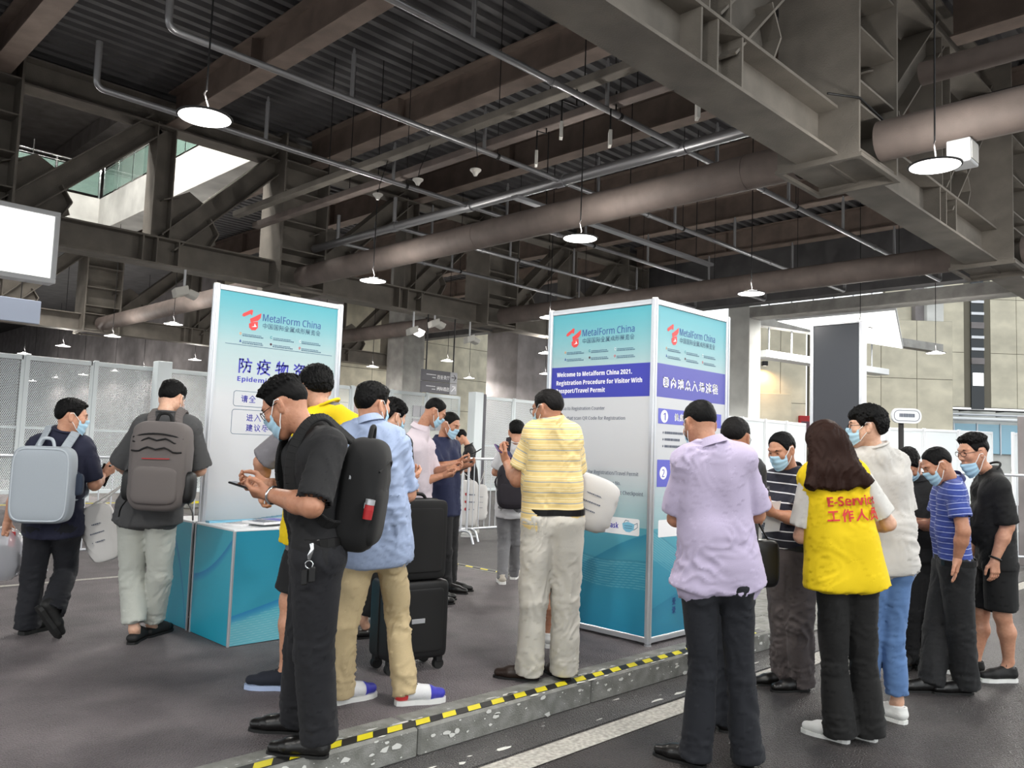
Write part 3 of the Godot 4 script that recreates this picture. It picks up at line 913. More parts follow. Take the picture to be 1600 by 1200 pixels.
func poster_art(kind: int, w: int, h: int) -> StandardMaterial3D:     # printed board: colour fields and fine wave lines
	var data := PackedByteArray()
	data.resize(w * h * 3)
	var top := Color8(84, 186, 202)
	var pale := Color8(186, 214, 218)
	var white := Color8(222, 224, 228)
	var mist := Color8(170, 212, 220)
	var sea := Color8(104, 188, 208)
	var deep := Color8(38, 150, 190)
	for py in h:
		var t := (py + 0.5) / h
		for px in w:
			var s := (px + 0.5) / w
			var c: Color
			if kind < 2:         # kiosk faces
				if t < 0.179: c = top.lerp(pale, t / 0.179)
				elif t < 0.282: c = Color8(62, 66, 186) if kind == 0 else Color8(92, 92, 192)
				elif t < 0.50: c = white
				elif t < 0.683: c = white.lerp(mist, (t - 0.50) / 0.183)
				else:
					var q := (t - 0.683) / 0.317
					c = sea.lerp(deep, q)
					var k1 := 0.10 + 0.30 * s + 0.10 * sin(s * 4.0 + kind)
					var k2 := 0.42 - 0.36 * s * s + 0.05 * sin(s * 6.0)
					var k3 := 0.34 + 0.10 * sin(s * 3.0 + 0.6)
					if kind == 1:
						k1 = 0.02 + 0.62 * s
						k2 = 0.75 - 0.35 * s
						k3 = 0.30 + 0.7 * s * s
					if q > k3: c = c.lerp(Color8(40, 148, 184), 0.30)
					if q > k2 and q < k2 + 0.16: c = c.lerp(Color8(30, 130, 172), 0.55 * (1.0 - (q - k2) / 0.16))
					if q > k1 and q < k1 + 0.26 and fmod((q - k1) * 42.0, 1.0) < 0.34: c = c.lerp(Color8(170, 220, 230), 0.45)
					if q < k1 and q > k1 - 0.02: c = c.lerp(Color8(60, 140, 165), 0.3)
			elif kind == 2:      # tall leaflet board
				if t < 0.16: c = top.lerp(pale, t / 0.16)
				elif t < 0.33: c = pale.lerp(white, (t - 0.16) / 0.17)
				elif t < 0.60: c = white
				else:
					c = white.lerp(Color8(196, 208, 216), minf(1.0, (t - 0.60) / 0.10))
					var k := 0.74 - 0.12 * s * s - 0.02 * sin(s * 5.0)
					if t > k: c = Color8(150, 196, 220).lerp(Color8(110, 185, 220), clampf((t - k) / 0.06, 0, 1))
					if t > k and t < k + 0.004: c = Color8(120, 160, 185)
					if t > 0.735 + 0.012 * s: c = Color8(70, 160, 205)
			else:                # counter faces
				c = Color8(38, 172, 202).lerp(Color8(110, 194, 212), clampf((t - 0.35) / 0.5, 0, 1) if kind == 3 else (1.0 - t) * 0.5)
				var k := 0.74 - 0.44 * s + 0.05 * sin(s * 3.0)
				if kind == 4: k = 0.46 - 0.30 * s * s - 0.1 * s
				if kind == 5: k = 0.10 + 0.9 * s * s
				if t > k and t < k + 0.085: c = c.lerp(Color8(28, 120, 190), 0.75 * (1.0 - (t - k) / 0.085))
				if kind == 3 and t > k + 0.06 and fmod((t - 0.25 * k) * 46.0, 1.0) < 0.3: c = c.lerp(Color8(190, 226, 234), 0.35)
				if kind == 3 and t < k: c = Color8(34, 146, 176).lerp(Color8(70, 170, 196), t)
			var o := (py * w + px) * 3
			data[o] = c.r8
			data[o + 1] = c.g8
			data[o + 2] = c.b8
	var m := mat("print_%d" % kind, Color(0.87, 0.87, 0.87), 0.42)
	m.albedo_texture = ImageTexture.create_from_image(Image.create_from_data(w, h, false, Image.FORMAT_RGB8, data))
	return m

func print_inks() -> void:
	mat("print_red", Color(0.84, 0.24, 0.24), 0.5)
	mat("print_white", Color(0.93, 0.93, 0.94), 0.5)
	mat("print_navy", Color(0.14, 0.28, 0.55), 0.5)
	mat("print_blue", Color(0.22, 0.22, 0.66), 0.5)
	mat("print_slate", Color(0.25, 0.38, 0.48), 0.5)
	mat("print_dark", Color(0.30, 0.18, 0.24), 0.5)
	mat("print_grey", Color(0.30, 0.33, 0.40), 0.5)
	mat("print_orange", Color(0.90, 0.66, 0.45), 0.5)
	mat("print_teal", Color(0.15, 0.55, 0.60), 0.5)
	mat("print_band", Color(0.36, 0.37, 0.74), 0.45)
	mat("print_sky", Color(0.50, 0.75, 0.86), 0.5)

func rounded_rect(w: float, h: float, r: float) -> Array:
	var p := []
	for q in [[w - r, r, -90], [w - r, h - r, 0], [r, h - r, 90], [r, r, 180]]:
		for k in 5:
			var a := deg_to_rad(q[2] + k * 22.5)
			p.append(Vector2(q[0] + r * cos(a), q[1] + r * sin(a)))
	return p

# ---------------------------------------------------------------- kiosk
func upright(u: float, v: float, h0: float, h1: float, parent: Node) -> void:
	var b := MB.new()
	b.lathe([[0.0, h0], [0.021, h0], [0.021, h1], [0.0, h1]], P(u, v, 0), Vector3.UP, 8)
	for k in 4:
		var a := k * PI / 2
		b.box(P(u + cos(a) * 0.021, v + sin(a) * 0.021, (h0 + h1) * 0.5), Vector3(0.004 + 0.004 * absf(sin(a)), 0, 0), Vector3(0, (h1 - h0) * 0.5, 0), Vector3(0, 0, 0.004 + 0.004 * absf(cos(a))))
	var o := obj("upright", b, M.alu, parent)
	b = MB.new()
	b.lathe([[0.0, h0 - 0.018], [0.026, h0 - 0.018], [0.026, h0 - 0.008], [0.008, h0 - 0.006], [0.008, h0], [0.0, h0]], P(u, v, 0), Vector3.UP, 12)
	obj("foot", b, M.alu, o)
	b = MB.new()
	b.lathe([[0.0, h1], [0.024, h1], [0.022, h1 + 0.008], [0.0, h1 + 0.012]], P(u, v, 0), Vector3.UP, 12)
	obj("end_cap", b, M.white_plastic, o)

func rail(a: Vector3, c: Vector3, parent: Node) -> void:
	var b := MB.new()
	b.bar(a, c, Vector3.UP, 0.024, 0.042, 0.004)
	b.bar(a + Vector3(0, 0.008, 0), c + Vector3(0, 0.008, 0), Vector3.UP, 0.028, 0.006)
	obj("cross_rail", b, M.alu, parent)

func board(a: Vector3, x: Vector3, w: float, h0: float, h1: float, m: Material, parent: Node, called := "printed_panel") -> MeshInstance3D:    # upright board, face = x cross up
	var b := MB.new()
	var z := x.cross(Vector3.UP)
	b.quad(a + Vector3.UP * h0, a + x * w + Vector3.UP * h0, a + x * w + Vector3.UP * h1, a + Vector3.UP * h1)
	var o := obj(called, b, m, parent)
	b = MB.new()
	b.box(a + x * w * 0.5 + Vector3.UP * (h0 + h1) * 0.5 - z * 0.0035, x * w * 0.5, Vector3.UP * (h1 - h0) * 0.5, z * 0.003)
	obj("backing", b, M.white_paint, o)
	return o

func kiosk() -> void:
	var u0 := 4.91
	var v0 := 3.45
	var t := thing("registration_kiosk", "tall square blue and white registration kiosk with aluminium frame at the kerb", "kiosk", P(u0 + 0.51, v0 + 0.51, PLAT))
	var c := [[u0, v0], [u0 + 1.02, v0], [u0, v0 + 1.02], [u0 + 1.02, v0 + 1.02]]
	for q in c: upright(q[0], q[1], PLAT + 0.018, 2.64, t)
	for e in [[0, 1], [0, 2], [1, 3], [2, 3]]:
		var a: Array = c[e[0]]
		var d: Array = c[e[1]]
		for h in [PLAT + 0.04, 2.62]:
			var pa := P(a[0], a[1], h)
			var pd := P(d[0], d[1], h)
			var s := (pd - pa).normalized() * 0.02
			rail(pa + s, pd - s, t)
	var y := Vector3.UP
	# face towards -u: reads from the far v edge to the near one
	var x := Vector3(0, 0, 1)
	var lf := board(P(u0 - 0.004, v0 + 0.997, 0), x, 0.974, PLAT + 0.06, 2.60, poster_art(0, 240, 620), t)
	var at := P(u0 - 0.004, v0 + 1.02, 0)
	var z := x.cross(y) * 0.0012
	header(at, x, y, lf)
	latin("lettering", "Welcome to Metalform China 2021.", at + x * 0.081 + y * 2.094, x, y, 0.748, 0.034, M.print_white, lf, true)
	latin("lettering", "Registration Procedure for Visitor With", at + x * 0.079 + y * 2.027, x, y, 0.843, 0.034, M.print_white, lf, true)
	latin("lettering", "Passport/Travel Permit", at + x * 0.077 + y * 1.963, x, y, 0.50, 0.034, M.print_white, lf, true)
	latin("lettering", "1. Go to Registration Counter", at + x * 0.115 + y * 1.826, x, y, 0.465, 0.026, M.print_grey, lf)
	latin("lettering", "2. Wechat scan QR Code for Registration", at + x * 0.10 + y * 1.750, x, y, 0.675, 0.026, M.print_grey, lf)
	latin("lettering", "for Registration/Travel Permit", at + x * 0.435 + y * 1.336, x, y, 0.473, 0.028, M.print_grey, lf)
	latin("lettering", "with Name No.", at + x * 0.53 + y * 1.262, x, y, 0.217, 0.028, M.print_grey, lf)
	latin("lettering", "Passport Checkpoint", at + x * 0.62 + y * 1.194, x, y, 0.334, 0.028, M.print_grey, lf)
	var b := MB.new()
	b.flat(rounded_rect(0.66, 0.122, 0.015), at + x * 0.27 + y * 0.903 + z, x, y)
	obj("notice_box", b, M.print_white, lf)
	latin("lettering", "Wear a Mask", at + x * 0.455 + y * 0.944 + z, x, y, 0.285, 0.040, M.print_blue, lf, true)
	b = MB.new()
	var mo := at + x * 0.775 + y * 0.925 + z * 1.6
	b.flat([Vector2(0.0, 0.06), Vector2(0.05, 0.075), Vector2(0.11, 0.06), Vector2(0.105, 0.02), Vector2(0.07, 0.0), Vector2(0.035, 0.0), Vector2(0.008, 0.02)], mo, x, y)
	obj("mask_icon", b, M.print_sky, lf)
	b = MB.new()
	b.line([Vector2(0.11, 0.058), Vector2(0.135, 0.07), Vector2(0.138, 0.04), Vector2(0.105, 0.018)], 0.004, mo, x, y)
	b.line([Vector2(0.012, 0.062), Vector2(0.03, 0.085), Vector2(0.06, 0.08)], 0.004, mo, x, y)
	b.line([Vector2(0.02, 0.045), Vector2(0.09, 0.045)], 0.003, mo + z, x, y)
	b.line([Vector2(0.022, 0.028), Vector2(0.088, 0.028)], 0.003, mo + z, x, y)
	obj("mask_icon_lines", b, M.print_slate, lf)
	# face towards -v
	x = Vector3(1, 0, 0)
	var rf := board(P(u0 + 0.023, v0 - 0.004, 0), x, 0.974, PLAT + 0.06, 2.60, poster_art(1, 240, 620), t)
	at = P(u0, v0 - 0.004, 0)
	z = x.cross(y) * 0.0012
	header(at, x, y, rf, -0.014)
	b = MB.new()
	han(b, "国内观众入场流程", at + x * 0.115 + y * 2.0 + z, x, y, 0.076, 0.0985, 0.0105)
	obj("lettering", b, M.print_white, rf)
	for q in [[1.727, 0.112, "1", 1.782], [1.265, 0.198, "2", 1.366]]:
		b = MB.new()
		b.flat([Vector2(0, 0), Vector2(0.88, 0), Vector2(0.88, q[1]), Vector2(0, q[1])], at + x * 0.062 + y * q[0] + z, x, y)
		obj("heading_band", b, M.print_band, rf)
		b = MB.new()
		var ci := []
		for k in 24: ci.append(Vector2(cos(TAU * k / 24), sin(TAU * k / 24)) * 0.047)
		b.flat(ci, at + x * 0.142 + y * q[3] + z * 1.5, x, y)
		obj("number_disc", b, M.print_white, rf)
		latin("lettering", q[2], at + x * 0.126 + y * (q[3] - 0.029) + z * 1.4, x, y, 0.030, 0.056, M.print_blue, rf)
	b = MB.new()
	han(b, "健康", at + x * 0.275 + y * 1.758 + z * 1.5, x, y, 0.052, 0.066, 0.007)
	obj("lettering", b, M.print_white, rf)
	b = MB.new()
	for k in 3:
		var o := at + x * 0.122 + y * (1.652 - 0.05 * k) + z
		b.flat([Vector2(0, 0.01), Vector2(0.008, 0), Vector2(0.016, 0.01), Vector2(0.008, 0.022)], o, x, y)
		small_print(b, o + x * 0.028 + y * 0.002, x, y, [0.24, 0.20, 0.30][k], 0.018)
	tag(obj("small_print", b, M.print_grey, rf), "", "", "", "stuff")
	b = MB.new()
	b.flat(rounded_rect(0.8, 0.125, 0.012), at + x * 0.092 + y * 0.9 + z, x, y)
	obj("notice_box", b, M.print_white, rf)
	b = MB.new()
	han(b, "登", at + x * 0.29 + y * 0.40 + z, x, y, 0.05, 0.05, 0.006)
	obj("lettering", b, M.print_navy, rf)
	b = MB.new()
	han(b, "录", at + x * 0.29 + y * 0.335 + z, x, y, 0.05, 0.05, 0.006)
	obj("lettering", b, M.print_navy, rf)
	# the two faces turned away
	board(P(u0 + 1.024, v0 + 0.023, 0), Vector3(0, 0, -1), 0.974, PLAT + 0.06, 2.60, M.white_paint, t, "plain_panel")
	board(P(u0 + 0.997, v0 + 1.024, 0), Vector3(-1, 0, 0), 0.974, PLAT + 0.06, 2.60, M.white_paint, t, "plain_panel")

# ---------------------------------------------------------------- leaflet booth
func counter_booth() -> void:
	var u0 := 2.63
	var vb := 5.72
	var y := Vector3.UP
	var t := thing("poster_stand", "tall white and turquoise poster board in an aluminium frame behind the leaflet counter", "poster stand", P(u0 + 0.52, vb, PLAT))
	upright(u0, vb, PLAT + 0.018, 2.63, t)
	upright(u0 + 1.06, vb, PLAT + 0.018, 2.63, t)
	for h in [2.615, PLAT + 0.04]: rail(P(u0 + 0.02, vb, h), P(u0 + 1.04, vb, h), t)
	var x := Vector3(1, 0, 0)
	var pf := board(P(u0 + 0.023, vb - 0.004, 0), x, 1.014, PLAT + 0.06, 2.597, poster_art(2, 240, 600), t)
	var at := P(u0, vb - 0.004, 0)
	var z := x.cross(y) * 0.0012
	header(at, x, y, pf, 0.038)
	var b := MB.new()
	b.line([Vector2(0.09, 2.205), Vector2(1.0, 2.205)], 0.004, at + z, x, y)
	for q in [[0.18, 1.747, 0.70, 0.113], [0.175, 1.54, 0.71, 0.182]]:
		obj("ruled_line", b, M.print_slate, pf)
		b = MB.new()
		var rr := rounded_rect(q[2], q[3], 0.02)
		rr.append(rr[0])
		b.line(rr.map(func(p): return p + Vector2(q[0], q[1])), 0.0035, at + z, x, y)
	obj("ruled_line", b, M.print_slate, pf)
	b = MB.new()
	han(b, "防疫物资台", at + x * 0.20 + y * 2.0 + z, x, y, 0.108, 0.153, 0.0125)
	obj("lettering", b, M.print_blue, pf)
	b = MB.new()
	han(b, "请全", at + x * 0.24 + y * 1.778 + z, x, y, 0.052, 0.064, 0.0055)
	obj("lettering", b, M.print_blue, pf)
	b = MB.new()
	han(b, "进入", at + x * 0.292 + y * 1.64 + z, x, y, 0.052, 0.064, 0.0055)
	obj("lettering", b, M.print_blue, pf)
	b = MB.new()
	han(b, "建议尽", at + x * 0.292 + y * 1.564 + z, x, y, 0.052, 0.064, 0.0055)
	obj("lettering", b, M.print_blue, pf)
	latin("lettering", "Epidemic Prevention", at + x * 0.20 + y * 1.934, x, y, 0.62, 0.034, M.print_blue, pf, true)
	board(P(u0 + 1.037, vb + 0.004, 0), Vector3(-1, 0, 0), 1.014, PLAT + 0.06, 2.597, M.white_paint, t, "plain_panel")
	# counter
	var ct := thing("leaflet_counter", "waist-high turquoise counter with white top and aluminium edges before the poster", "counter", P(u0 + 0.5, 5.4, PLAT))
	var h1 := PLAT + 0.765
	for q in [[u0 - 0.04, 5.13], [u0 + 0.98, 5.13], [u0 - 0.04, 6.15], [u0 + 0.98, 6.15]]:
		b = MB.new()
		b.aab(P(q[0] - 0.009, q[1] - 0.009, PLAT), P(q[0] + 0.009, q[1] + 0.009, h1 - 0.008), 0.003)
		obj("edge_profile", b, M.alu, ct)
	b = MB.new()
	b.aab(P(u0 - 0.05, 5.12, h1 - 0.016), P(u0 + 0.99, vb - 0.03, h1), 0.003)
	obj("counter_top", b, M.white_paint, ct)
	b = MB.new()
	b.aab(P(u0 - 0.05, vb + 0.03, h1 - 0.016), P(u0 + 0.99, 6.16, h1), 0.003)
	obj("counter_top", b, M.white_paint, ct)
	board(P(u0 - 0.032, 5.123, 0), Vector3(1, 0, 0), 1.004, PLAT + 0.005, h1 - 0.016, poster_art(3, 256, 200), ct)
	board(P(u0 - 0.047, vb - 0.035, 0), Vector3(0, 0, 1), 0.548, PLAT + 0.005, h1 - 0.016, poster_art(4, 128, 200), ct)
	board(P(u0 - 0.047, 6.142, 0), Vector3(0, 0, 1), 0.385, PLAT + 0.005, h1 - 0.016, poster_art(5, 96, 200), ct)
	board(P(u0 + 0.987, 5.14, 0), Vector3(0, 0, -1), 1.0, PLAT + 0.005, h1 - 0.016, M.print_3, ct)
	board(P(u0 + 0.972, 6.157, 0), Vector3(-1, 0, 0), 1.0, PLAT + 0.005, h1 - 0.016, M.print_3, ct)
	b = MB.new()
	b.aab(P(u0 - 0.053, vb - 0.034, PLAT), P(u0 - 0.043, vb - 0.022, h1))
	b.aab(P(u0 - 0.053, vb + 0.022, PLAT), P(u0 - 0.043, vb + 0.034, h1))
	obj("edge_profile", b, M.alu, ct)
	# leaflets and papers on the counter
	var lay := [[0.30, 0.16, 0.30, 0.22, 0.25, "blue and white show leaflet lying on the counter stack", 0], [0.62, 0.22, 0.30, 0.22, -0.2, "grey printed newspaper lying on the counter", 1], [0.52, 0.40, 0.32, 0.22, 0.1, "white sheet of forms at the back of the counter", 1], [0.14, 0.25, 0.22, 0.16, 0.5, "small stack of white forms at the counter corner", 1], [0.20, 0.47, 0.42, 0.06, 0.02, "light blue folder standing flat against the poster", 2]]
	for q in lay:
		var hh := h1 + (0.016 if q[6] == 0 else 0.0)
		var ln := thing("leaflet", q[5], "leaflet", P(u0 + q[0], 5.14 + q[1], hh))
		var xa: Vector3 = Vector3(cos(q[4]), 0, -sin(q[4]))
		var za: Vector3 = Vector3(sin(q[4]), 0, cos(q[4]))
		var th := 0.008 if q[6] == 0 else 0.007
		var o := P(u0 + q[0], 5.14 + q[1], hh + th)
		b = MB.new()
		b.box(o, xa * q[2] * 0.5, Vector3.UP * th, za * q[3] * 0.5, 0.002)
		obj("paper_stack", b, M.print_white if q[6] < 2 else M.print_sky, ln)
		b = MB.new()
		var pz := o + Vector3.UP * (th + 0.0012)
		if q[6] == 0:
			b.flat([Vector2(0.02, -0.105), Vector2(0.145, -0.105), Vector2(0.145, 0.105), Vector2(0.02, 0.105)], pz, xa, -za)
			obj("printed_cover", b, M.print_band, ln)
			b = MB.new()
			for k in 4: b.flat([Vector2(-0.13 + k * 0.035, -0.09), Vector2(-0.108 + k * 0.035, -0.09), Vector2(-0.108 + k * 0.035, 0.08), Vector2(-0.13 + k * 0.035, 0.08)], pz, xa, -za)
			tag(obj("printed_columns", b, M.print_grey, ln), "", "", "", "stuff")
		elif q[6] == 1:
			for k in 5: small_print(b, pz + xa * (-q[2] * 0.42) + za * (-q[3] * 0.38 + k * q[3] * 0.17), xa, -za, q[2] * 0.8, 0.008)
			tag(obj("printed_lines", b, M.print_grey, ln), "", "", "", "stuff")
# ---------------------------------------------------------------- what surrounds the hall
func panel_wall(called: String, label: String, a: Vector2, d: Vector2, width: float, h0: float, h1: float, pw: float, ph: float, base: Material, face: Material, skip := []) -> Node3D:   # a, d in (u, v); faces the camera side
	var n := Node3D.new()
	n.name = called
	add_child(n, true)
	n.position = P(a.x, a.y, h0)
	tag(n, label, "", "", "structure")
	var x := Vector3(d.x, 0, -d.y)
	var z := Vector3.UP.cross(x) * -1.0
	if z.dot(P(-1, -1, 0)) < 0: z = -z
	var o := P(a.x, a.y, 0)
	var b := MB.new()
	b.box(o + x * width * 0.5 + Vector3.UP * (h0 + h1) * 0.5 - z * 0.15, x * width * 0.5, Vector3.UP * (h1 - h0) * 0.5, z * 0.13)
	obj("wall_base", b, base, n)
	var nx := int(round(width / pw))
	var ny := int(round((h1 - h0) / ph))
	for i in nx:
		for j in ny:
			if Vector2i(i, j) in skip: continue
			b = MB.new()
			b.box(o + x * (i + 0.5) * width / nx + Vector3.UP * (h0 + (j + 0.5) * (h1 - h0) / ny) - z * 0.01, x * (width / nx * 0.5 - 0.012), Vector3.UP * ((h1 - h0) / ny * 0.5 - 0.012), z * 0.012, 0.005)
			obj("cladding_panel", b, face, n)
	return n

func area_light(called: String, at: Vector3, dir: Vector3, size: Vector2, energy: float, parent: Node, col := Color(1, 0.985, 0.96)) -> void:
	var l := AreaLight3D.new()
	l.name = called
	l.area_size = size
	l.light_energy = energy
	l.light_color = col
	l.shadow_enabled = true
	parent.add_child(l)
	var up := Vector3.UP if absf(dir.y) < 0.9 else Vector3.RIGHT
	l.look_at_from_position(at, at + dir, up)

func surroundings() -> void:
	var b: MB
	# atrium: white slab edges with glass balustrades, seen through the truss
	b = MB.new()
	b.aab(P(8.68, 17.55, 7.98), P(9.5, 28.6, 9.07), 0.01)
	b.aab(P(-14, 27.75, 7.98), P(8.68, 28.6, 9.07), 0.01)
	b.aab(P(-14, 17.3, 8.2), P(8.68, 17.55, 9.07), 0.01)
	b.aab(P(-14, 28.6, 8.92), P(30, 44, 9.07))
	b.aab(P(9.5, 14, 9.02), P(30, 44, 9.07))
	struct("floor_002", b, M.white_wall, "white floor slab edge around the bright atrium opening")
	b = MB.new()
	b.aab(P(-14, 44, 9.0), P(30, 44.3, 14.0))
	b.aab(P(-14.3, 14, 9.0), P(-14, 44, 14.0))
	b.aab(P(30, 14, 9.0), P(30.3, 44, 14.0))
	b.aab(P(-14, 13.7, 9.0), P(30, 14, 14.0))
	struct("wall_upper", b, M.grey_wall, "grey walls of the upper floor around the atrium")
	b = MB.new()
	b.aab(P(-14.3, 13.7, 14.0), P(30.3, 44.3, 14.3))
	for k in 5: b.bar(P(-2 + 4.2 * k, 14, 13.6), P(-2 + 4.2 * k, 44, 13.6), Vector3.UP, 0.5, 0.7)
	struct("ceiling_001", b, M.grey_wall, "grey beamed ceiling of the upper floor")
	for q in [[11.3, 33.0], [5.0, 33.0], [-1.5, 33.0]]:
		var c := thing("column", "white square column on the upper floor behind the glass balustrade", "column", P(q[0], q[1], 9.07), "white columns on the upper floor")
		b = MB.new()
		b.aab(P(q[0] - 0.4, q[1] - 0.4, 9.07), P(q[0] + 0.4, q[1] + 0.4, 13.95), 0.02)
		obj("shaft", b, M.white_wall, c)
	for q in [[0.5, 19.5], [4.5, 19.0], [8.0, 18.6], [2.5, 22.5], [12.0, 19.0]]:  # unseen panels added out of view to whiten the atrium slab edges
		var c := thing("added_ceiling_light", "unseen square light panel added over the atrium to brighten its slab edges", "light", P(q[0], q[1], 13.1), "unseen added light panels")
		b = MB.new()
		b.aab(P(q[0] - 0.6, q[1] - 0.6, 13.12), P(q[0] + 0.6, q[1] + 0.6, 13.2), 0.01)
		obj("frame", b, M.white_paint, c)
		b = MB.new()
		b.quad(P(q[0] - 0.55, q[1] + 0.55, 13.115), P(q[0] + 0.55, q[1] + 0.55, 13.115), P(q[0] + 0.55, q[1] - 0.55, 13.115), P(q[0] - 0.55, q[1] - 0.55, 13.115))
		obj("diffuser", b, M.lamp_face, c)
		b = MB.new()
		b.tube([P(q[0], q[1], 13.2), P(q[0], q[1], 14.0)], 0.02, 8)
		obj("stem", b, M.dark_metal, c)
		area_light("added_panel_light", P(q[0], q[1], 13.08), Vector3.DOWN, Vector2(1.1, 1.1), 70.0, c)
	for run in [[P(8.74, 17.7, 9.07), P(8.74, 27.7, 9.07), "glass balustrade with steel handrail along the near side of the atrium"], [P(-3.0, 27.82, 9.07), P(8.66, 27.82, 9.07), "glass balustrade with steel handrail along the far side of the atrium"]]:
		var t := thing("balustrade", run[2], "balustrade", run[0])
		var d: Vector3 = run[1] - run[0]
		var nseg := int(round(d.length() / 1.25))
		b = MB.new()
		b.tube([run[0] + Vector3.UP * 1.08, run[1] + Vector3.UP * 1.08], 0.032, 12)
		obj("handrail", b, M.chrome, t)
		b = MB.new()
		b.tube([run[0] + Vector3.UP * 0.95, run[1] + Vector3.UP * 0.95], 0.014, 8)
		obj("mid_rail", b, M.chrome, t)
		for k in nseg + 1:
			b = MB.new()
			var p: Vector3 = run[0] + d * (float(k) / nseg)
			b.bar(p, p + Vector3.UP * 1.06, d, 0.012, 0.05)
			obj("post", b, M.chrome, t)
			if k < nseg:
				b = MB.new()
				var q: Vector3 = run[0] + d * ((k + 0.5) / nseg) + Vector3.UP * 0.5
				b.box(q, d / nseg * 0.47, Vector3.UP * 0.40, d.cross(Vector3.UP).normalized() * 0.005)
				obj("glass_pane", b, M.glass, t)
	# light box and hanging signs on the left
	var t := thing("light_box", "glowing white light box in a pale frame fixed to the truss", "light box", P(3.0, 16.2, 4.2))
	b = MB.new()
	b.aab(P(1.6, 16.22, 4.18), P(4.42, 16.5, 5.49), 0.015)
	obj("case", b, M.white_paint, t)
	b = MB.new()
	for q in [[P(1.6, 16.16, 4.18), P(4.42, 16.22, 4.27)], [P(1.6, 16.16, 5.40), P(4.42, 16.22, 5.49)], [P(4.33, 16.16, 4.27), P(4.42, 16.22, 5.40)], [P(1.6, 16.16, 4.27), P(1.69, 16.22, 5.40)]]: b.aab(q[0], q[1], 0.008)
	obj("frame", b, M.white_paint, t)
	b = MB.new()
	b.quad(P(1.69, 16.2, 4.27), P(4.33, 16.2, 4.27), P(4.33, 16.2, 5.40), P(1.69, 16.2, 5.40))
	obj("glowing_face", b, M.lightbox, t)
	area_light("box_light", P(3.0, 16.15, 4.83), P(0, -1, 0), Vector2(2.6, 1.1), 5.0, t)
	t = thing("hanging_sign", "blank blue-grey sign board hanging beyond the light box", "sign", P(4.6, 22.0, 4.1))
	b = MB.new()
	b.aab(P(3.2, 21.95, 4.1), P(5.73, 22.05, 4.66), 0.01)
	mat("sign_grey", Color(0.62, 0.66, 0.74), 0.5)
	obj("board", b, M.sign_grey, t)
	for u in [3.6, 5.3]:
		b = MB.new()
		b.tube([P(u, 22, 4.66), P(u, 22, 8.6)], 0.012, 8)
		obj("rod", b, M.dark_metal, t)
	# direction sign
	t = thing("direction_sign", "dark grey two-row direction sign with white arrows panel", "sign", P(14.1, 16.5, 2.9))
	mat("sign_dark", Color(0.34, 0.335, 0.36), 0.5)
	mat("sign_pale", Color(0.66, 0.66, 0.68), 0.5)
	for r in 2:
		var h := 3.23 - 0.31 * r
		b = MB.new()
		b.aab(P(13.45, 16.80, h), P(14.42, 16.86, h + 0.30), 0.006)
		var bd := obj("sign_row", b, M.sign_dark, t)
		b = MB.new()
		b.aab(P(14.42, 16.79, h), P(14.68, 16.86, h + 0.30), 0.006)
		var ar := obj("arrow_tile", b, M.sign_pale, t)
		b = MB.new()
		var o := P(14.46, 16.788, h + 0.07)
		if r == 0:
			b.line([Vector2(0.02, 0.08), Vector2(0.16, 0.08)], 0.022, o, Vector3.RIGHT, Vector3.UP)
			b.line([Vector2(0.10, 0.15), Vector2(0.17, 0.08), Vector2(0.10, 0.01)], 0.022, o, Vector3.RIGHT, Vector3.UP)
			obj("arrow", b, M.black, ar)
		else:
			b.line([Vector2(0.03, 0.02), Vector2(0.15, 0.14)], 0.026, o, Vector3.RIGHT, Vector3.UP)
			b.line([Vector2(0.06, 0.15), Vector2(0.16, 0.15), Vector2(0.16, 0.05)], 0.026, o, Vector3.RIGHT, Vector3.UP)
			obj("arrow", b, M.print_white, ar)
		b = MB.new()
		han(b, ["西登录厅", "洲际酒店"][r], P(13.97, 16.798, h + 0.08), Vector3.RIGHT, Vector3.UP, 0.105, 0.112, 0.011)
		obj("lettering", b, M.print_white, bd)
		b = MB.new()
		small_print(b, P(13.60, 16.798, h + 0.165), Vector3.RIGHT, Vector3.UP, 0.32, 0.022)
		small_print(b, P(13.80, 16.798, h + 0.09), Vector3.RIGHT, Vector3.UP, 0.12, 0.022)
		tag(obj("small_print", b, M.print_white, bd), "", "", "", "stuff")
	b = MB.new()
	b.tube([P(14.55, 16.83, 3.5), P(14.55, 16.83, 5.01)], 0.02, 8)
	b.tube([P(13.6, 16.83, 3.5), P(13.6, 16.83, 5.01)], 0.02, 8)
	obj("rod", b, M.dark_metal, t)
	# flood lights and cameras under the atrium truss
	var k := 0
	for q in [[7.02, 4.5], [13.09, 4.47], [13.8, 4.76], [15.08, 4.49]]:
		t = thing("flood_light", ["white flood light bracket under the truss beside the poster", "white flood light on a drop rod before the concrete column", "small white camera bracket beside the flood light rod", "white camera bracket under the truss near the direction sign"][k], "flood light", P(q[0], 16.5, q[1]), "white brackets under the atrium truss")
		b = MB.new()
		b.tube([P(q[0], 16.8, q[1]), P(q[0], 16.8, 5.01)], 0.025, 10)
		b.bar(P(q[0] - 0.2, 16.8, q[1] + 0.02), P(q[0] + 0.2, 16.8, q[1] + 0.02), Vector3.UP, 0.05, 0.04)
		obj("drop_rod", b, M.white_paint, t)
		b = MB.new()
		b.box(P(q[0] - 0.12, 16.68, q[1]), Vector3(0.14, 0.05, 0), Vector3(-0.03, 0.08, 0.02), Vector3(0, 0.02, 0.09), 0.015)
		obj("lamp_head", b, M.white_plastic, t)
		b = MB.new()
		b.box(P(q[0] + 0.13, 16.7, q[1] - 0.02), Vector3(0.11, -0.03, 0), Vector3(0.02, 0.06, 0.02), Vector3(0, 0.02, 0.08), 0.015)
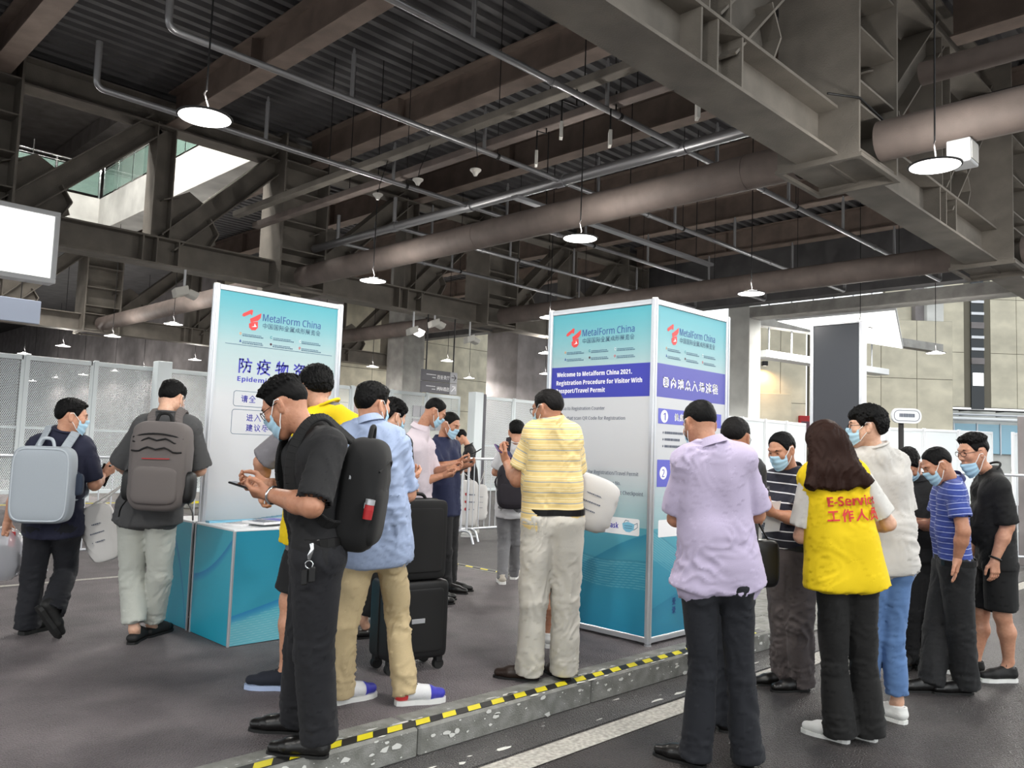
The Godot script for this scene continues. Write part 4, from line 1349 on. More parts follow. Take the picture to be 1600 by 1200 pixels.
		obj("lamp_head", b, M.lamp_face if k == 1 else M.white_plastic, t)
		k += 1
	t = thing("control_box", "white metal control box mounted on the round tie beside the lamp", "box", P(9.6, 2.85, 4.85))
	b = MB.new()
	b.aab(P(9.45, 2.60, 4.78), P(9.75, 2.84, 5.04), 0.01)
	obj("case", b, M.white_paint, t)
	b = MB.new()
	b.aab(P(9.48, 2.59, 4.81), P(9.72, 2.602, 5.01), 0.004)
	obj("cover", b, M.white_plastic, t)
	t = thing("power_cable", "thin black cable sagging from the truss column to the round tie", "cable", P(9.0, 3.6, 5.5))
	b = MB.new()
	b.tube([P(8.7, 3.84, 5.62), P(9.0, 3.6, 5.6), P(9.6, 3.55, 5.5), P(10.0, 3.4, 5.42), P(9.75, 3.2, 5.5), P(9.6, 2.4, 5.52), P(9.6, 0.0, 5.52)], 0.014, 8)
	obj("cable_run", b, M.black, t)
	# concrete columns and grey walls in the middle distance
	for q in [[16.42, 21.55, 0.9, 8.6, M.concrete, "pale grey square concrete column behind the fence near the direction sign"], [14.3, 23.4, 0.95, 8.6, M.grey_wall, "darker grey square column left of the pale concrete one"], [24.3, 24.0, 1.9, 8.6, M.grey_wall, "broad grey column standing behind the registration kiosk"], [24.0, 13.15, 0.78, 8.6, M.white_wall, "white square column right of the registration kiosk"]]:
		var c := thing("column", q[5], "column", P(q[0] + q[2] * 0.5, q[1] + q[2] * 0.5, 0))
		b = MB.new()
		b.aab(P(q[0], q[1], 0), P(q[0] + q[2], q[1] + q[2], q[3]), 0.02)
		obj("shaft", b, q[4], c)
		b = MB.new()
		b.aab(P(q[0] - 0.02, q[1] - 0.02, 0), P(q[0] + q[2] + 0.02, q[1] + q[2] + 0.02, 0.15), 0.01)
		obj("plinth", b, M.concrete, c)
	panel_wall("wall_back", "beige panelled wall beyond the fence and the far truss", Vector2(15.5, 33.0), Vector2(1, 0), 26.0, 0.0, 8.6, 2.6, 1.72, M.joint, M.beige)
	b = MB.new()
	b.aab(P(-16, 78, 0), P(70, 78.3, 9.0))
	b.aab(P(15.3, 33.3, 0), P(15.5, 78, 8.6))
	struct("wall_far", b, M.grey_wall, "distant dark grey end wall of the hall")
	var rw := thing("red_banner", "narrow red vertical banner standing behind the fence", "banner", P(14.4, 21.0, 0))
	b = MB.new()
	b.box(P(14.3, 21.03, 1.95), Vector3(0.10, 0, 0.10), Vector3(0, 1.0, 0), Vector3(0.01, 0, -0.01))
	mat("banner_red", Color(0.62, 0.10, 0.12), 0.6)
	obj("cloth", b, M.banner_red, rw)
	b = MB.new()
	b.tube([P(14.2, 21.15, 0), P(14.2, 21.15, 3.0)], 0.015, 8)
	b.aab(P(14.0, 20.9, 0), P(14.6, 21.3, 0.04), 0.01)
	obj("stand", b, M.dark_metal, rw)
	# right: roof edge beam, lit soffit, far facade
	b = MB.new()
	b.aab(P(24.0, -1.6, 6.05), P(24.7, 13.15, 6.40), 0.01)
	struct("trim_3", b, M.concrete, "pale concrete edge beam where the dark ceiling ends")
	b = MB.new()
	b.aab(P(23.4, -1.6, 6.41), P(23.9, 30, 8.9))
	struct("trim_4", b, M.deck, "dark fascia above the edge beam")
	b = MB.new()
	b.bar(P(24.5, 14.0, 6.2), P(35.5, 11.0, 6.2), Vector3.UP, 0.4, 0.32)
	struct("trim_5", b, M.concrete, "pale beam bordering the white soffit")
	t = thing("soffit_with_added_glow", "white soffit with its brightness put in as added glow, beyond the dark advertising column", "white soffit", P(27, 11, 6.2))
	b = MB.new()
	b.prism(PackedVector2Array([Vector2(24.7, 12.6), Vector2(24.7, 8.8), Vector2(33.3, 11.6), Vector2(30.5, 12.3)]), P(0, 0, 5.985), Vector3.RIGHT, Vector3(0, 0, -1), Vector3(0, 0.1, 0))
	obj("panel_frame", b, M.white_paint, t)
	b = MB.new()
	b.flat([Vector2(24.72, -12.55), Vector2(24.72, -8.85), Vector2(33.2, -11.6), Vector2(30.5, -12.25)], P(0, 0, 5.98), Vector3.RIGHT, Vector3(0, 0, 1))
	obj("glowing_face", b, M.lightbox, t)  # a brightly lit white soffit, its brightness put in as emission
	area_light("added_soffit_light", P(27, 11.2, 5.95), Vector3.DOWN, Vector2(4.0, 2.2), 130.0, t)  # added light, brightens the facade and fence around the soffit
	# facade square to the view, 42 m off
	var dd := Vector2(0.7068, -0.7074)
	var fa := Vector2(43.2, 15.95)
	panel_wall("wall_right", "beige stone-clad facade across the street with grey joints", fa, dd, 15.0, 4.5, 13.0, 1.36, 2.83, M.joint, M.beige, [Vector2i(3, 0), Vector2i(3, 1), Vector2i(3, 2)])
	var fx := Vector3(dd.x, 0, -dd.y)
	var fz := Vector3(-0.7071, 0, 0.7071)
	var fo := P(fa.x, fa.y, 0)
	t = thing("facade_column", "white stone pier on the beige facade", "pier", fo + fx * 2.3)
	b = MB.new()
	b.box(fo + fx * 2.25 + fz * 0.3 + Vector3.UP * 6.5, fx * 0.43, Vector3.UP * 6.5, fz * 0.4, 0.02)
	obj("shaft", b, M.white_wall, t)
	b = MB.new()
	b.box(fo + fx * 1.6 + fz * 0.1 + Vector3.UP * 6.5, fx * 0.22, Vector3.UP * 6.5, fz * 0.3, 0.02)
	obj("side_reveal", b, M.grey_wall, t)
	var w := Node3D.new()
	w.name = "window_1"
	add_child(w)
	w.position = fo + fx * 4.7
	tag(w, "tall dark stairwell window with louvres in the beige facade", "", "", "structure")
	b = MB.new()
	b.box(fo + fx * 4.75 + fz * 0.03 + Vector3.UP * 8.6, fx * 0.33, Vector3.UP * 4.2, fz * 0.03)
	mat("dark_glass", Color(0.10, 0.14, 0.17), 0.08)
	obj("pane", b, M.dark_glass, w)
	for j in 7:
		b = MB.new()
		b.box(fo + fx * 4.75 + fz * 0.08 + Vector3.UP * (6.9 + 0.62 * j), fx * 0.33, Vector3.UP * (0.16 if j % 3 == 0 else 0.07), fz * 0.04)
		obj("louvre", b, M.grey_wall if j % 3 == 0 else M.alu, w)
	b = MB.new()
	b.box(fo + fx * 4.75 + fz * 0.1 + Vector3.UP * 5.95, fx * 0.27, Vector3.UP * 0.33, fz * 0.02)
	obj("lit_panel", b, M.lightbox, w)
	w = Node3D.new()
	w.name = "window_2"
	add_child(w)
	w.position = fo
	tag(w, "band of pale blue windows below the beige facade", "", "", "structure")
	b = MB.new()
	b.box(fo + fx * 7.5 + Vector3.UP * 2.2 - fz * 0.2, fx * 7.5, Vector3.UP * 2.2, fz * 0.05)
	obj("back_wall", b, M.white_wall, w)
	for j in 9:
		b = MB.new()
		b.box(fo + fx * (0.5 + 1.2 * j) + Vector3.UP * 2.9, fx * 0.56, Vector3.UP * 0.75, fz * 0.02)
		obj("pane", b, mat("day_glass", Color(0.62, 0.80, 0.88), 0.1) if j == 0 else M.day_glass, w)
		b = MB.new()
		b.box(fo + fx * (1.1 + 1.2 * j) + Vector3.UP * 2.9 + fz * 0.03, fx * 0.03, Vector3.UP * 0.8, fz * 0.04)
		obj("mullion", b, M.alu, w)
	for j in 3:
		t = thing("facade_pipe", ["white service pipe under the beige facade", "thin grey conduit above the white service pipe", "dark cable conduit under the facade edge"][j], "pipe", fo)
		b = MB.new()
		b.tube([fo + fx * -1 + fz * 0.85 + Vector3.UP * (3.85 + 0.22 * j), fo + fx * 14 + fz * 0.85 + Vector3.UP * (3.85 + 0.22 * j)], [0.09, 0.05, 0.035][j], 10)
		obj("pipe_run", b, [M.white_paint, M.alu, M.dark_metal][j], t)
		b = MB.new()
		for jj in 8: b.box(fo + fx * (jj * 1.9) + fz * 0.42 + Vector3.UP * (3.85 + 0.22 * j), fx * 0.02, Vector3.UP * 0.03, fz * 0.42)
		obj("bracket", b, M.dark_metal, t)
	# nearer walls left of the facade
	panel_wall("wall_recess", "beige panelled recess wall behind the white column", Vector2(33.4, 18.0), dd, 2.3, 0.0, 8.0, 1.15, 2.0, M.joint, M.beige)
	panel_wall("wall_cream", "cream panelled wall beside the recess", Vector2(35.4, 16.4), dd, 6.5, 0.0, 8.0, 1.6, 2.7, M.joint, M.beige)
	w = Node3D.new()
	w.name = "door_1"
	add_child(w)
	w.position = P(34.0, 17.2, 0)
	tag(w, "plain beige door outlined in the recess wall", "", "", "structure")
	b = MB.new()
	b.box(P(33.95, 17.32, 2.2), fx * 0.75, Vector3.UP * 2.2, fz * 0.02, 0.01)
	obj("door_leaf", b, M.beige, w)
	t = thing("hydrant_cabinet", "red fire hose cabinet beside the recess door", "cabinet", P(34.9, 16.3, 2.4))
	b = MB.new()
	b.box(P(34.85, 16.35, 2.9), fx * 0.25, Vector3.UP * 0.55, fz * 0.1, 0.02)
	obj("cabinet_body", b, M.banner_red, t)
	b = MB.new()
	b.box(P(34.85, 16.35, 2.9) + fz * 0.11, fx * 0.18, Vector3.UP * 0.3, fz * 0.01, 0.005)
	obj("cabinet_door", b, M.print_dark, t)
	t = thing("service_tray", "white service tray hanging on thin rods beyond the white column", "tray", P(28, 13.8, 5.0))
	b = MB.new()
	b.bar(P(25.5, 13.6, 5.05), P(33.0, 12.3, 5.05), Vector3.UP, 0.6, 0.24, 0.02)
	obj("tray", b, M.white_paint, t)
	for j in 6:
		b = MB.new()
		var p := P(26.0 + 1.25 * j, 13.5 - 0.217 * j, 5.1)
		b.tube([p, p + Vector3.UP * 3.6], 0.03, 8)
		obj("rod", b, M.alu, t)
	b = MB.new()
	b.box(P(42.6, 15.6, 5.0), fx * 0.12, Vector3.UP * 5.0, fz * 0.2)
	tag(obj("mullion_post", b, M.dark_metal), "thin dark steel post beside the white soffit", "post")
	t = thing("added_warm_lamp", "added warm lamp tinting the recess wall behind the white column", "lamp", P(33.2, 16.9, 5.6))  # added lamp, gives the recess wall its warm tone
	b = MB.new()
	b.box(P(33.35, 17.5, 5.7), fx * 0.12, Vector3.UP * 0.1, fz * 0.12, 0.02)
	obj("housing", b, M.dark_metal, t)
	b = MB.new()
	b.lathe([[0.0, -0.11], [0.08, -0.105]], P(33.35, 17.5, 5.7), Vector3.UP, 16)
	obj("lens", b, M.added_glow, t)
	var wl := SpotLight3D.new()
	wl.name = "added_warm_light"
	wl.position = P(33.35, 17.5, 5.56) - t.position
	wl.rotation = Vector3(-PI / 2, 0, 0)
	wl.spot_angle = 80.0
	wl.spot_range = 40.0
	wl.spot_attenuation = 2.0
	wl.light_size = 0.08
	wl.light_color = Color(1.0, 0.80, 0.55)
	wl.light_energy = 6.0
	wl.shadow_enabled = true
	t.add_child(wl)
	# dark advertising column
	t = thing("advertising_column", "tall dark glossy advertising column with pale aluminium edges", "column", P(12.1, 5.15, 0))
	var gm := mat("gloss_dark", Color(0.13, 0.145, 0.185), 0.16)
	gm.metallic_specular = 0.6
	b = MB.new()
	b.aab(P(12.0, 4.80, 0.05), P(12.13, 5.49, 3.54), 0.004)
	obj("screen_body", b, gm, t)
	b = MB.new()
	for v in [4.775, 5.515]: b.aab(P(11.98, v - 0.025, 0), P(12.15, v + 0.025, 3.56), 0.006)
	b.aab(P(11.98, 4.80, 3.54), P(12.15, 5.49, 3.565), 0.006)
	b.aab(P(11.98, 4.75, 0), P(12.15, 5.54, 0.06), 0.006)
	obj("edge_frame", b, M.alu, t)
	# oval sign on a post
	t = thing("oval_sign", "small rounded white sign on a dark post in front of the facade", "sign", P(11.52, 4.02, 0))
	b = MB.new()
	b.tube([P(11.56, 4.06, 0), P(11.56, 4.06, 2.1)], 0.035, 12)
	obj("post", b, M.dark_metal, t)
	b = MB.new()
	var sx := Vector3(0.7071, 0, 0.7071)
	b.prism(PackedVector2Array(rounded_rect(0.40, 0.20, 0.09)), P(11.40, 4.14, 2.04), sx, Vector3.UP, Vector3(-0.03, 0, 0.03))
	var pl := obj("plate", b, M.white_paint, t)
	b = MB.new()
	var ring := rounded_rect(0.34, 0.14, 0.06)
	ring.append(ring[0])
	b.line(ring, 0.008, P(11.40, 4.14, 2.07) + sx * 0.03 + Vector3(-0.032, 0, 0.032), sx, Vector3.UP)
	small_print(b, P(11.40, 4.14, 2.12) + sx * 0.10 + Vector3(-0.032, 0, 0.032), sx, Vector3.UP, 0.20, 0.05)
	obj("printed_border", b, M.print_grey, pl)
	t = thing("grey_partition", "plain grey partition board standing at the edge of the road", "partition", P(14.6, 2.9, 0))
	b = MB.new()
	b.aab(P(14.3, 1.2, 0.02), P(14.42, 3.32, 2.28), 0.01)
	obj("board", b, M.grey_wall, t)
	b = MB.new()
	b.aab(P(14.2, 1.3, 0), P(14.52, 1.5, 0.03))
	b.aab(P(14.2, 3.0, 0), P(14.52, 3.2, 0.03))
	obj("foot", b, M.dark_metal, t)

# ---------------------------------------------------------------- fences and barriers
func perforated_sheet(w: float, h: float, pitch: float, hole: float) -> ArrayMesh:    # hexagonal holes punched in a thin sheet, in the x-y plane
	var b := MB.new()
	var row := pitch * 0.866
	var nx := int(w / pitch)
	var ny := int(h / row)
	var v := PackedVector3Array()
	var idx := PackedInt32Array()
	for j in ny:
		for i in nx:
			var c := Vector3((i + (0.5 if j % 2 else 0.0) + 0.25) * pitch, (j + 0.5) * row, 0)
			var k := v.size()
			for q in 6:
				var a := PI / 6 + PI / 3 * q
				var d := Vector3(cos(a), sin(a), 0)
				v.append(c + d * pitch / 1.732)
				v.append(c + d * hole)
			for q in 6:
				var a := k + q * 2
				var e := k + ((q + 1) % 6) * 2
				idx.append_array(PackedInt32Array([a, e + 1, e, a, a + 1, e + 1]))
	b.v = v
	b.i = idx
	b.n.resize(v.size())
	b.n.fill(Vector3(0, 0, 1))
	b.t.resize(v.size())
	return b.mesh()

func fence_panel(w: float, h: float, sheet: Mesh, sheet_mat: Material, label: String, group: String) -> Node3D:
	var t := Node3D.new()
	t.name = "fence_panel"
	var b := MB.new()
	for q in [[Vector3(0.03, 0.3, -0.025), Vector3(w - 0.03, 0.38, 0.025)], [Vector3(0.03, h - 0.09, -0.025), Vector3(w - 0.03, h, 0.025)], [Vector3(0, 0, -0.035), Vector3(0.085, h + 0.02, 0.035)], [Vector3(w - 0.06, 0.1, -0.025), Vector3(w, h, 0.025)]]: b.aab(q[0], q[1], 0.004)
	put_mesh("frame", b.mesh(), M.fence_paint, t)
	b = MB.new()
	b.aab(Vector3(0.085, 1.55, -0.03), Vector3(w - 0.06, 1.60, -0.008), 0.003)
	put_mesh("mid_rail", b.mesh(), M.fence_paint, t)
	put_mesh("perforated_sheet", sheet, sheet_mat, t, Transform3D(Basis(), Vector3(0.085, 0.38, 0)))
	b = MB.new()
	b.aab(Vector3(-0.05, 0, -0.15), Vector3(0.14, 0.03, 0.15), 0.004)
	put_mesh("base_plate", b.mesh(), M.fence_paint, t)
	return t

func fences() -> void:
	var sheet := perforated_sheet(1.10, 2.52, 0.034, 0.0125)
	var pan := fence_panel(1.25, 2.98, sheet, M.fence_paint, "tall white perforated steel fence panel under the atrium truss", "white perforated fence panels")
	var runs := [[1.95, 17.8, 11, "tall white perforated steel fence under the atrium truss, lamps showing through it"], [15.8, 16.95, 7, "tall white perforated steel fence between the direction sign and the kiosk"]]
	for r in runs:
		var ft := thing("perforated_fence", r[3], "fence", P(r[0], r[1], 0))
		for k in r[2]:
			var n: Node3D = pan.duplicate()
			ft.add_child(n, true)
			n.position = Vector3(1.25 * k, 0, 0)
	pan.free()
	var b := MB.new()
	b.aab(P(6.86, 17.45, 0), P(7.16, 17.74, 3.1), 0.01)
	tag(obj("fence_post", b, M.fence_paint), "thick white square post between the perforated fence panels", "post")
	b = MB.new()
	b.aab(P(15.3, 16.7, 0), P(15.62, 17.0, 3.06), 0.01)
	tag(obj("fence_post", b, M.fence_paint), "thick white square post at the fence corner below the direction sign", "post")
	b = MB.new()
	b.aab(P(15.64, 16.72, 0), P(15.75, 17.0, 3.02), 0.01)
	tag(obj("fence_post", b, M.sign_dark), "dark grey post beside the thick white corner post", "post")
	b = MB.new()
	b.aab(P(0, 17.2, 0), P(15.2, 17.4, 0.16), 0.01)
	tag(obj("kerb_strip", b, M.kerb), "grey kerb strip at the foot of the perforated fence", "kerb")
	b = MB.new()
	b.aab(P(0, 17.194, 0.10), P(15.2, 17.199, 0.15))
	tag(obj("yellow_line", b, M.tape_yellow), "thin yellow line along the fence kerb", "line")
	# notice grids hung on the fence left of the direction sign
	var ng := thing("notice_board", "grid of grey notice sheets hung on the white fence", "notice", P(14.4, 17.72, 1.9))
	for r in 2:
		for c in 4:
			b = MB.new()
			b.aab(P(13.95 + 0.27 * c, 17.74, 1.95 + 0.36 * r), P(14.18 + 0.27 * c, 17.763, 2.25 + 0.36 * r))
			obj("notice_sheet", b, M.sign_pale, ng)
	# translucent panels on the right, along a bent line
	var tm := mat("milky_sheet", Color(0.93, 0.95, 0.96), 0.5)
	tm.backlight_enabled = true
	tm.backlight = Color(0.6, 0.62, 0.62)
	b = MB.new()
	b.aab(Vector3(0.08, 0.38, -0.004), Vector3(1.15, 2.55, 0.004))
	var pts := [Vector2(16.6, 11.4), Vector2(24.4, 11.1), Vector2(29.7, 7.06), Vector2(32.0, 3.5)]
	var sm := b.mesh()
	for s in 3:
		var a: Vector2 = pts[s]
		var d: Vector2 = pts[s + 1] - a
		var cnt := int(d.length() / 1.2)
		var ft := thing("site_fence", ["white milky panel fence right of the kiosk, along the road", "white milky panel fence across the road before the facade", "white milky panel fence at the far bend by the grey partition"][s], "fence", P(a.x, a.y, 0))
		ft.rotation.y = d.angle()
		for k in cnt:
			var t := Node3D.new()
			t.name = "fence_panel"
			ft.add_child(t, true)
			t.position = Vector3(1.2 * k, 0, 0)
			b = MB.new()
			for q in [[Vector3(0, 0.30, -0.02), Vector3(1.2, 0.38, 0.02)], [Vector3(0, 2.52, -0.02), Vector3(1.2, 2.60, 0.02)], [Vector3(0, 0, -0.035), Vector3(0.08, 2.62, 0.035)], [Vector3(1.15, 0.1, -0.02), Vector3(1.2, 2.6, 0.02)]]: b.aab(q[0], q[1], 0.004)
			put_mesh("frame", b.mesh(), M.white_paint, t)
			put_mesh("milky_sheet", sm, tm, t)
	# crowd barriers
	var cb := crowd_barrier()
	var spots := [[0.3, 9.15, 0.0, 1.0], [2.45, 9.25, 0.0, 1.0], [4.6, 9.5, 0.0, 1.0], [6.75, 9.75, 0.0, 1.03], [8.9, 9.95, 0.02, 1.05], [11.0, 9.9, 0.0, 1.05], [7.6, 6.9, 0.25, 1.0], [9.8, 7.2, 0.1, 1.0], [12.75, 4.45, -0.78, 1.1], [14.6, 1.0, -0.78, 1.1], [16.0, 7.5, -0.3, 1.05]]
	for k in spots.size():
		var q: Array = spots[k]
		var n: Node3D = cb.duplicate()
		n.name = numbered("crowd_barrier")
		add_child(n, true)
		n.position = P(q[0], q[1], PLAT if q[0] < 5.0 else 0.0)
		n.rotation.y = q[2]
		n.scale = Vector3(1, (1.28 * q[3] - n.position.y) / 1.2, 1)
		if k == 3 or k == 4: n.set_meta("label", "steel crowd barrier behind the boy with the dark backpack")
		elif k < 3: n.set_meta("label", "steel crowd barrier before the perforated fence on the left")
		elif k > 7: n.set_meta("label", "steel crowd barrier beside the grey partition and milky fence")
		else: n.set_meta("label", "steel crowd barrier standing behind the kiosk")
	cb.free()

func crowd_barrier() -> Node3D:
	var t := Node3D.new()
	t.name = "crowd_barrier"
	tag(t, "steel crowd barrier with upright bars", "barrier", "steel crowd barriers")
	var b := MB.new()
	var pts := [Vector3(0, 0.14, 0)]
	pts.append_array(elbow(Vector3(0, 1.0, 0), Vector3(0, 1.18, 0), Vector3(0.3, 1.18, 0), 0.12))
	pts.append_array(elbow(Vector3(1.8, 1.18, 0), Vector3(2.1, 1.18, 0), Vector3(2.1, 1.0, 0), 0.12))
	pts.append(Vector3(2.1, 0.14, 0))
	b.tube(pts, 0.02, 10)
	put_mesh("frame_tube", b.mesh(), M.barrier, t)
	b = MB.new()
	b.tube([Vector3(0, 0.16, 0), Vector3(2.1, 0.16, 0)], 0.017, 8)
	put_mesh("bottom_rail", b.mesh(), M.barrier, t)
	b = MB.new()
	b.tube([Vector3(0, 0.16, 0), Vector3(0, 1.17, 0)], 0.008, 8)
	var bar := b.mesh()
	for k in 15: put_mesh("upright_bar", bar, M.barrier, t, Transform3D(Basis(), Vector3(0.13 + 0.131 * k, 0, 0)))
	b = MB.new()
	var ft := [Vector3(0, 0.0, -0.30)]
	ft.append_array(elbow(Vector3(0, 0.0, -0.30), Vector3(0, 0.17, -0.22), Vector3(0, 0.17, 0), 0.09))
	ft.append_array(elbow(Vector3(0, 0.17, 0), Vector3(0, 0.17, 0.22), Vector3(0, 0.0, 0.30), 0.09))
	ft.append(Vector3(0, 0.0, 0.30))
	b.tube(ft, 0.018, 10)
	for x in [0.12, 1.98]: put_mesh("foot", b.mesh(), M.barrier, t, Transform3D(Basis(), Vector3(x, 0, 0)))
	return t
# ---------------------------------------------------------------- smooth bodies: distance field on a grid, meshed as surface nets
class Field:
	var o: Vector3
	var s: float
	var nx: int
	var ny: int
	var nz: int
	var f := PackedFloat32Array()
	var reach := 2.2
	func _init(lo: Vector3, hi: Vector3, cell: float) -> void:
		s = cell
		o = lo - Vector3.ONE * cell * 2.0
		var q := (hi - lo) / cell
		nx = int(q.x) + 5
		ny = int(q.y) + 5
		nz = int(q.z) + 5
		f.resize(nx * ny * nz)
		f.fill(0.5)
	func cone(a: Vector3, b: Vector3, ra: float, rb: float, k: float, flat := 0) -> void:
		var m := maxf(ra, rb) + k + s * 1.6
		var lo := (a.min(b) - Vector3.ONE * m - o) / s
		var hi := (a.max(b) + Vector3.ONE * m - o) / s
		var x0 := maxi(0, int(lo.x))
		var x1 := mini(nx, int(hi.x) + 2)
		var y0 := maxi(0, int(lo.y))
		var y1 := mini(ny, int(hi.y) + 2)
		var z0 := maxi(0, int(lo.z))
		var z1 := mini(nz, int(hi.z) + 2)
		var ba := b - a
		var l2 := maxf(ba.length_squared(), 1e-9)
		var ln := sqrt(l2)
		var bi := ba / l2
		var dr := rb - ra
		var kq := 0.25 / k
		var st := Vector3(s, 0, 0)
		for z in range(z0, z1):
			for y in range(y0, y1):
				var p := o + Vector3(x0, y, z) * s - a
				for i in range((z * ny + y) * nx + x0, (z * ny + y) * nx + x1):
					var tt := p.dot(bi)
					var t := clampf(tt, 0.0, 1.0)
					var d := (p - ba * t).length() - ra - dr * t
					if flat:
						if tt > 1.0 and flat & 1: d = maxf(d, (tt - 1.0) * ln)
						elif tt < 0.0 and flat & 2: d = maxf(d, -tt * ln)
					var e := f[i]
					var h := k - absf(e - d)
					if h > 0.0: f[i] = minf(e, d) - h * h * kq
					elif d < e: f[i] = d
					p += st
	func carve(c: Vector3, r: Vector3, k: float) -> void:    # smooth subtraction of an ellipsoid
		var lo := (c - r - Vector3.ONE * (k + s) - o) / s
		var hi := (c + r + Vector3.ONE * (k + s) - o) / s
		for z in range(maxi(0, int(lo.z)), mini(nz, int(hi.z) + 2)):
			for y in range(maxi(0, int(lo.y)), mini(ny, int(hi.y) + 2)):
				for x in range(maxi(0, int(lo.x)), mini(nx, int(hi.x) + 2)):
					var p := o + Vector3(x, y, z) * s - c
					var k0 := (p / r).length()
					var d := -k0 * (k0 - 1.0) / maxf((p / (r * r)).length(), 1e-6)
					var i := (z * ny + y) * nx + x
					var e := f[i]
					var h := k - absf(e - d)
					f[i] = maxf(e, d) + (h * h * 0.25 / k if h > 0.0 else 0.0)
	func ell(c: Vector3, r: Vector3, k: float, bs := Basis()) -> void:
		var big := maxf(r.x, maxf(r.y, r.z))
		var lo := (c - Vector3.ONE * (big + k + s * 2.0) - o) / s
		var hi := (c + Vector3.ONE * (big + k + s * 2.0) - o) / s
		var inv := bs.inverse()
		for z in range(maxi(0, int(lo.z)), mini(nz, int(hi.z) + 2)):
			for y in range(maxi(0, int(lo.y)), mini(ny, int(hi.y) + 2)):
				for x in range(maxi(0, int(lo.x)), mini(nx, int(hi.x) + 2)):
					var p := inv * (o + Vector3(x, y, z) * s - c)
					var k0 := (p / r).length()
					var d := k0 * (k0 - 1.0) / maxf((p / (r * r)).length(), 1e-6)
					var i := (z * ny + y) * nx + x
					var e := f[i]
					var h := k - absf(e - d)
					f[i] = minf(e, d) - (h * h * 0.25 / k if h > 0.0 else 0.0)
	func keep(nrm: Vector3, at: Vector3) -> void:      # cut away what lies outside a plane
		for z in nz:
			for y in ny:
				var p := o + Vector3(0, y, z) * s - at
				var i := (z * ny + y) * nx
				for x in nx:
					f[i + x] = maxf(f[i + x], p.dot(nrm) + nrm.x * s * x)
	func surface() -> Array:      # [vertices, normals, indices]
		var vs := PackedVector3Array()
		var ns := PackedVector3Array()
		var ix := PackedInt32Array()
		var id := PackedInt32Array()
		id.resize(f.size())
		id.fill(-1)
		var sy := nx
		var sz := nx * ny
		var far := s * reach
		var half := Vector3.ONE * s * 0.5
		for z in nz - 1:
			for y in ny - 1:
				var i := (z * ny + y) * nx - 1
				for x in nx - 1:
					i += 1
					var a := f[i]
					if a > far or a < -far: continue
					var b := f[i + 1]
					var c := f[i + sy]
					var d := f[i + sy + 1]
					var e := f[i + sz]
					var g := f[i + sz + 1]
					var h := f[i + sz + sy]
					var j := f[i + sz + sy + 1]
					if a < 0.0:
						if b < 0.0 and c < 0.0 and d < 0.0 and e < 0.0 and g < 0.0 and h < 0.0 and j < 0.0: continue
					elif b >= 0.0 and c >= 0.0 and d >= 0.0 and e >= 0.0 and g >= 0.0 and h >= 0.0 and j >= 0.0: continue
					var gr := Vector3(b + d + g + j - a - c - e - h, c + d + h + j - a - b - e - g, e + g + h + j - a - b - c - d) * (0.25 / s)
					var av := (a + b + c + d + e + g + h + j) * 0.125
					var off := gr * (-av / maxf(gr.length_squared(), 0.05))
					off = off.clamp(-half, half)
					id[i] = vs.size()
					vs.append(o + Vector3(x, y, z) * s + half + off)
					ns.append(gr)
		for z in range(1, nz - 1):
			for y in range(1, ny - 1):
				var i := (z * ny + y) * nx
				for x in range(1, nx - 1):
					i += 1
					var q := id[i]
					if q < 0: continue
					var ins := f[i] < 0.0
					if ins != (f[i + 1] < 0.0):
						var b := id[i - sy]
						var c := id[i - sy - sz]
						var d := id[i - sz]
						if b >= 0 and c >= 0 and d >= 0:
							if ins: ix.append_array(PackedInt32Array([q, c, b, q, d, c]))
							else: ix.append_array(PackedInt32Array([q, b, c, q, c, d]))
					if ins != (f[i + sy] < 0.0):
						var b := id[i - 1]
						var c := id[i - 1 - sz]
						var d := id[i - sz]
						if b >= 0 and c >= 0 and d >= 0:
							if ins: ix.append_array(PackedInt32Array([q, b, c, q, c, d]))
							else: ix.append_array(PackedInt32Array([q, c, b, q, d, c]))
					if ins != (f[i + sz] < 0.0):
						var b := id[i - 1]
						var c := id[i - 1 - sy]
						var d := id[i - sy]
						if b >= 0 and c >= 0 and d >= 0:
							if ins: ix.append_array(PackedInt32Array([q, c, b, q, d, c]))
							else: ix.append_array(PackedInt32Array([q, b, c, q, c, d]))
		return [vs, ns, ix]

static func shell(sf: Array, uv := PackedVector2Array()) -> ArrayMesh:      # smooth normals from the final shape
	var arr := []
	arr.resize(Mesh.ARRAY_MAX)
	arr[Mesh.ARRAY_VERTEX] = sf[0]
	arr[Mesh.ARRAY_INDEX] = sf[2]
	if uv.size(): arr[Mesh.ARRAY_TEX_UV] = uv
	var st := SurfaceTool.new()
	st.create_from_arrays(arr)
	st.generate_normals()
	return st.commit()

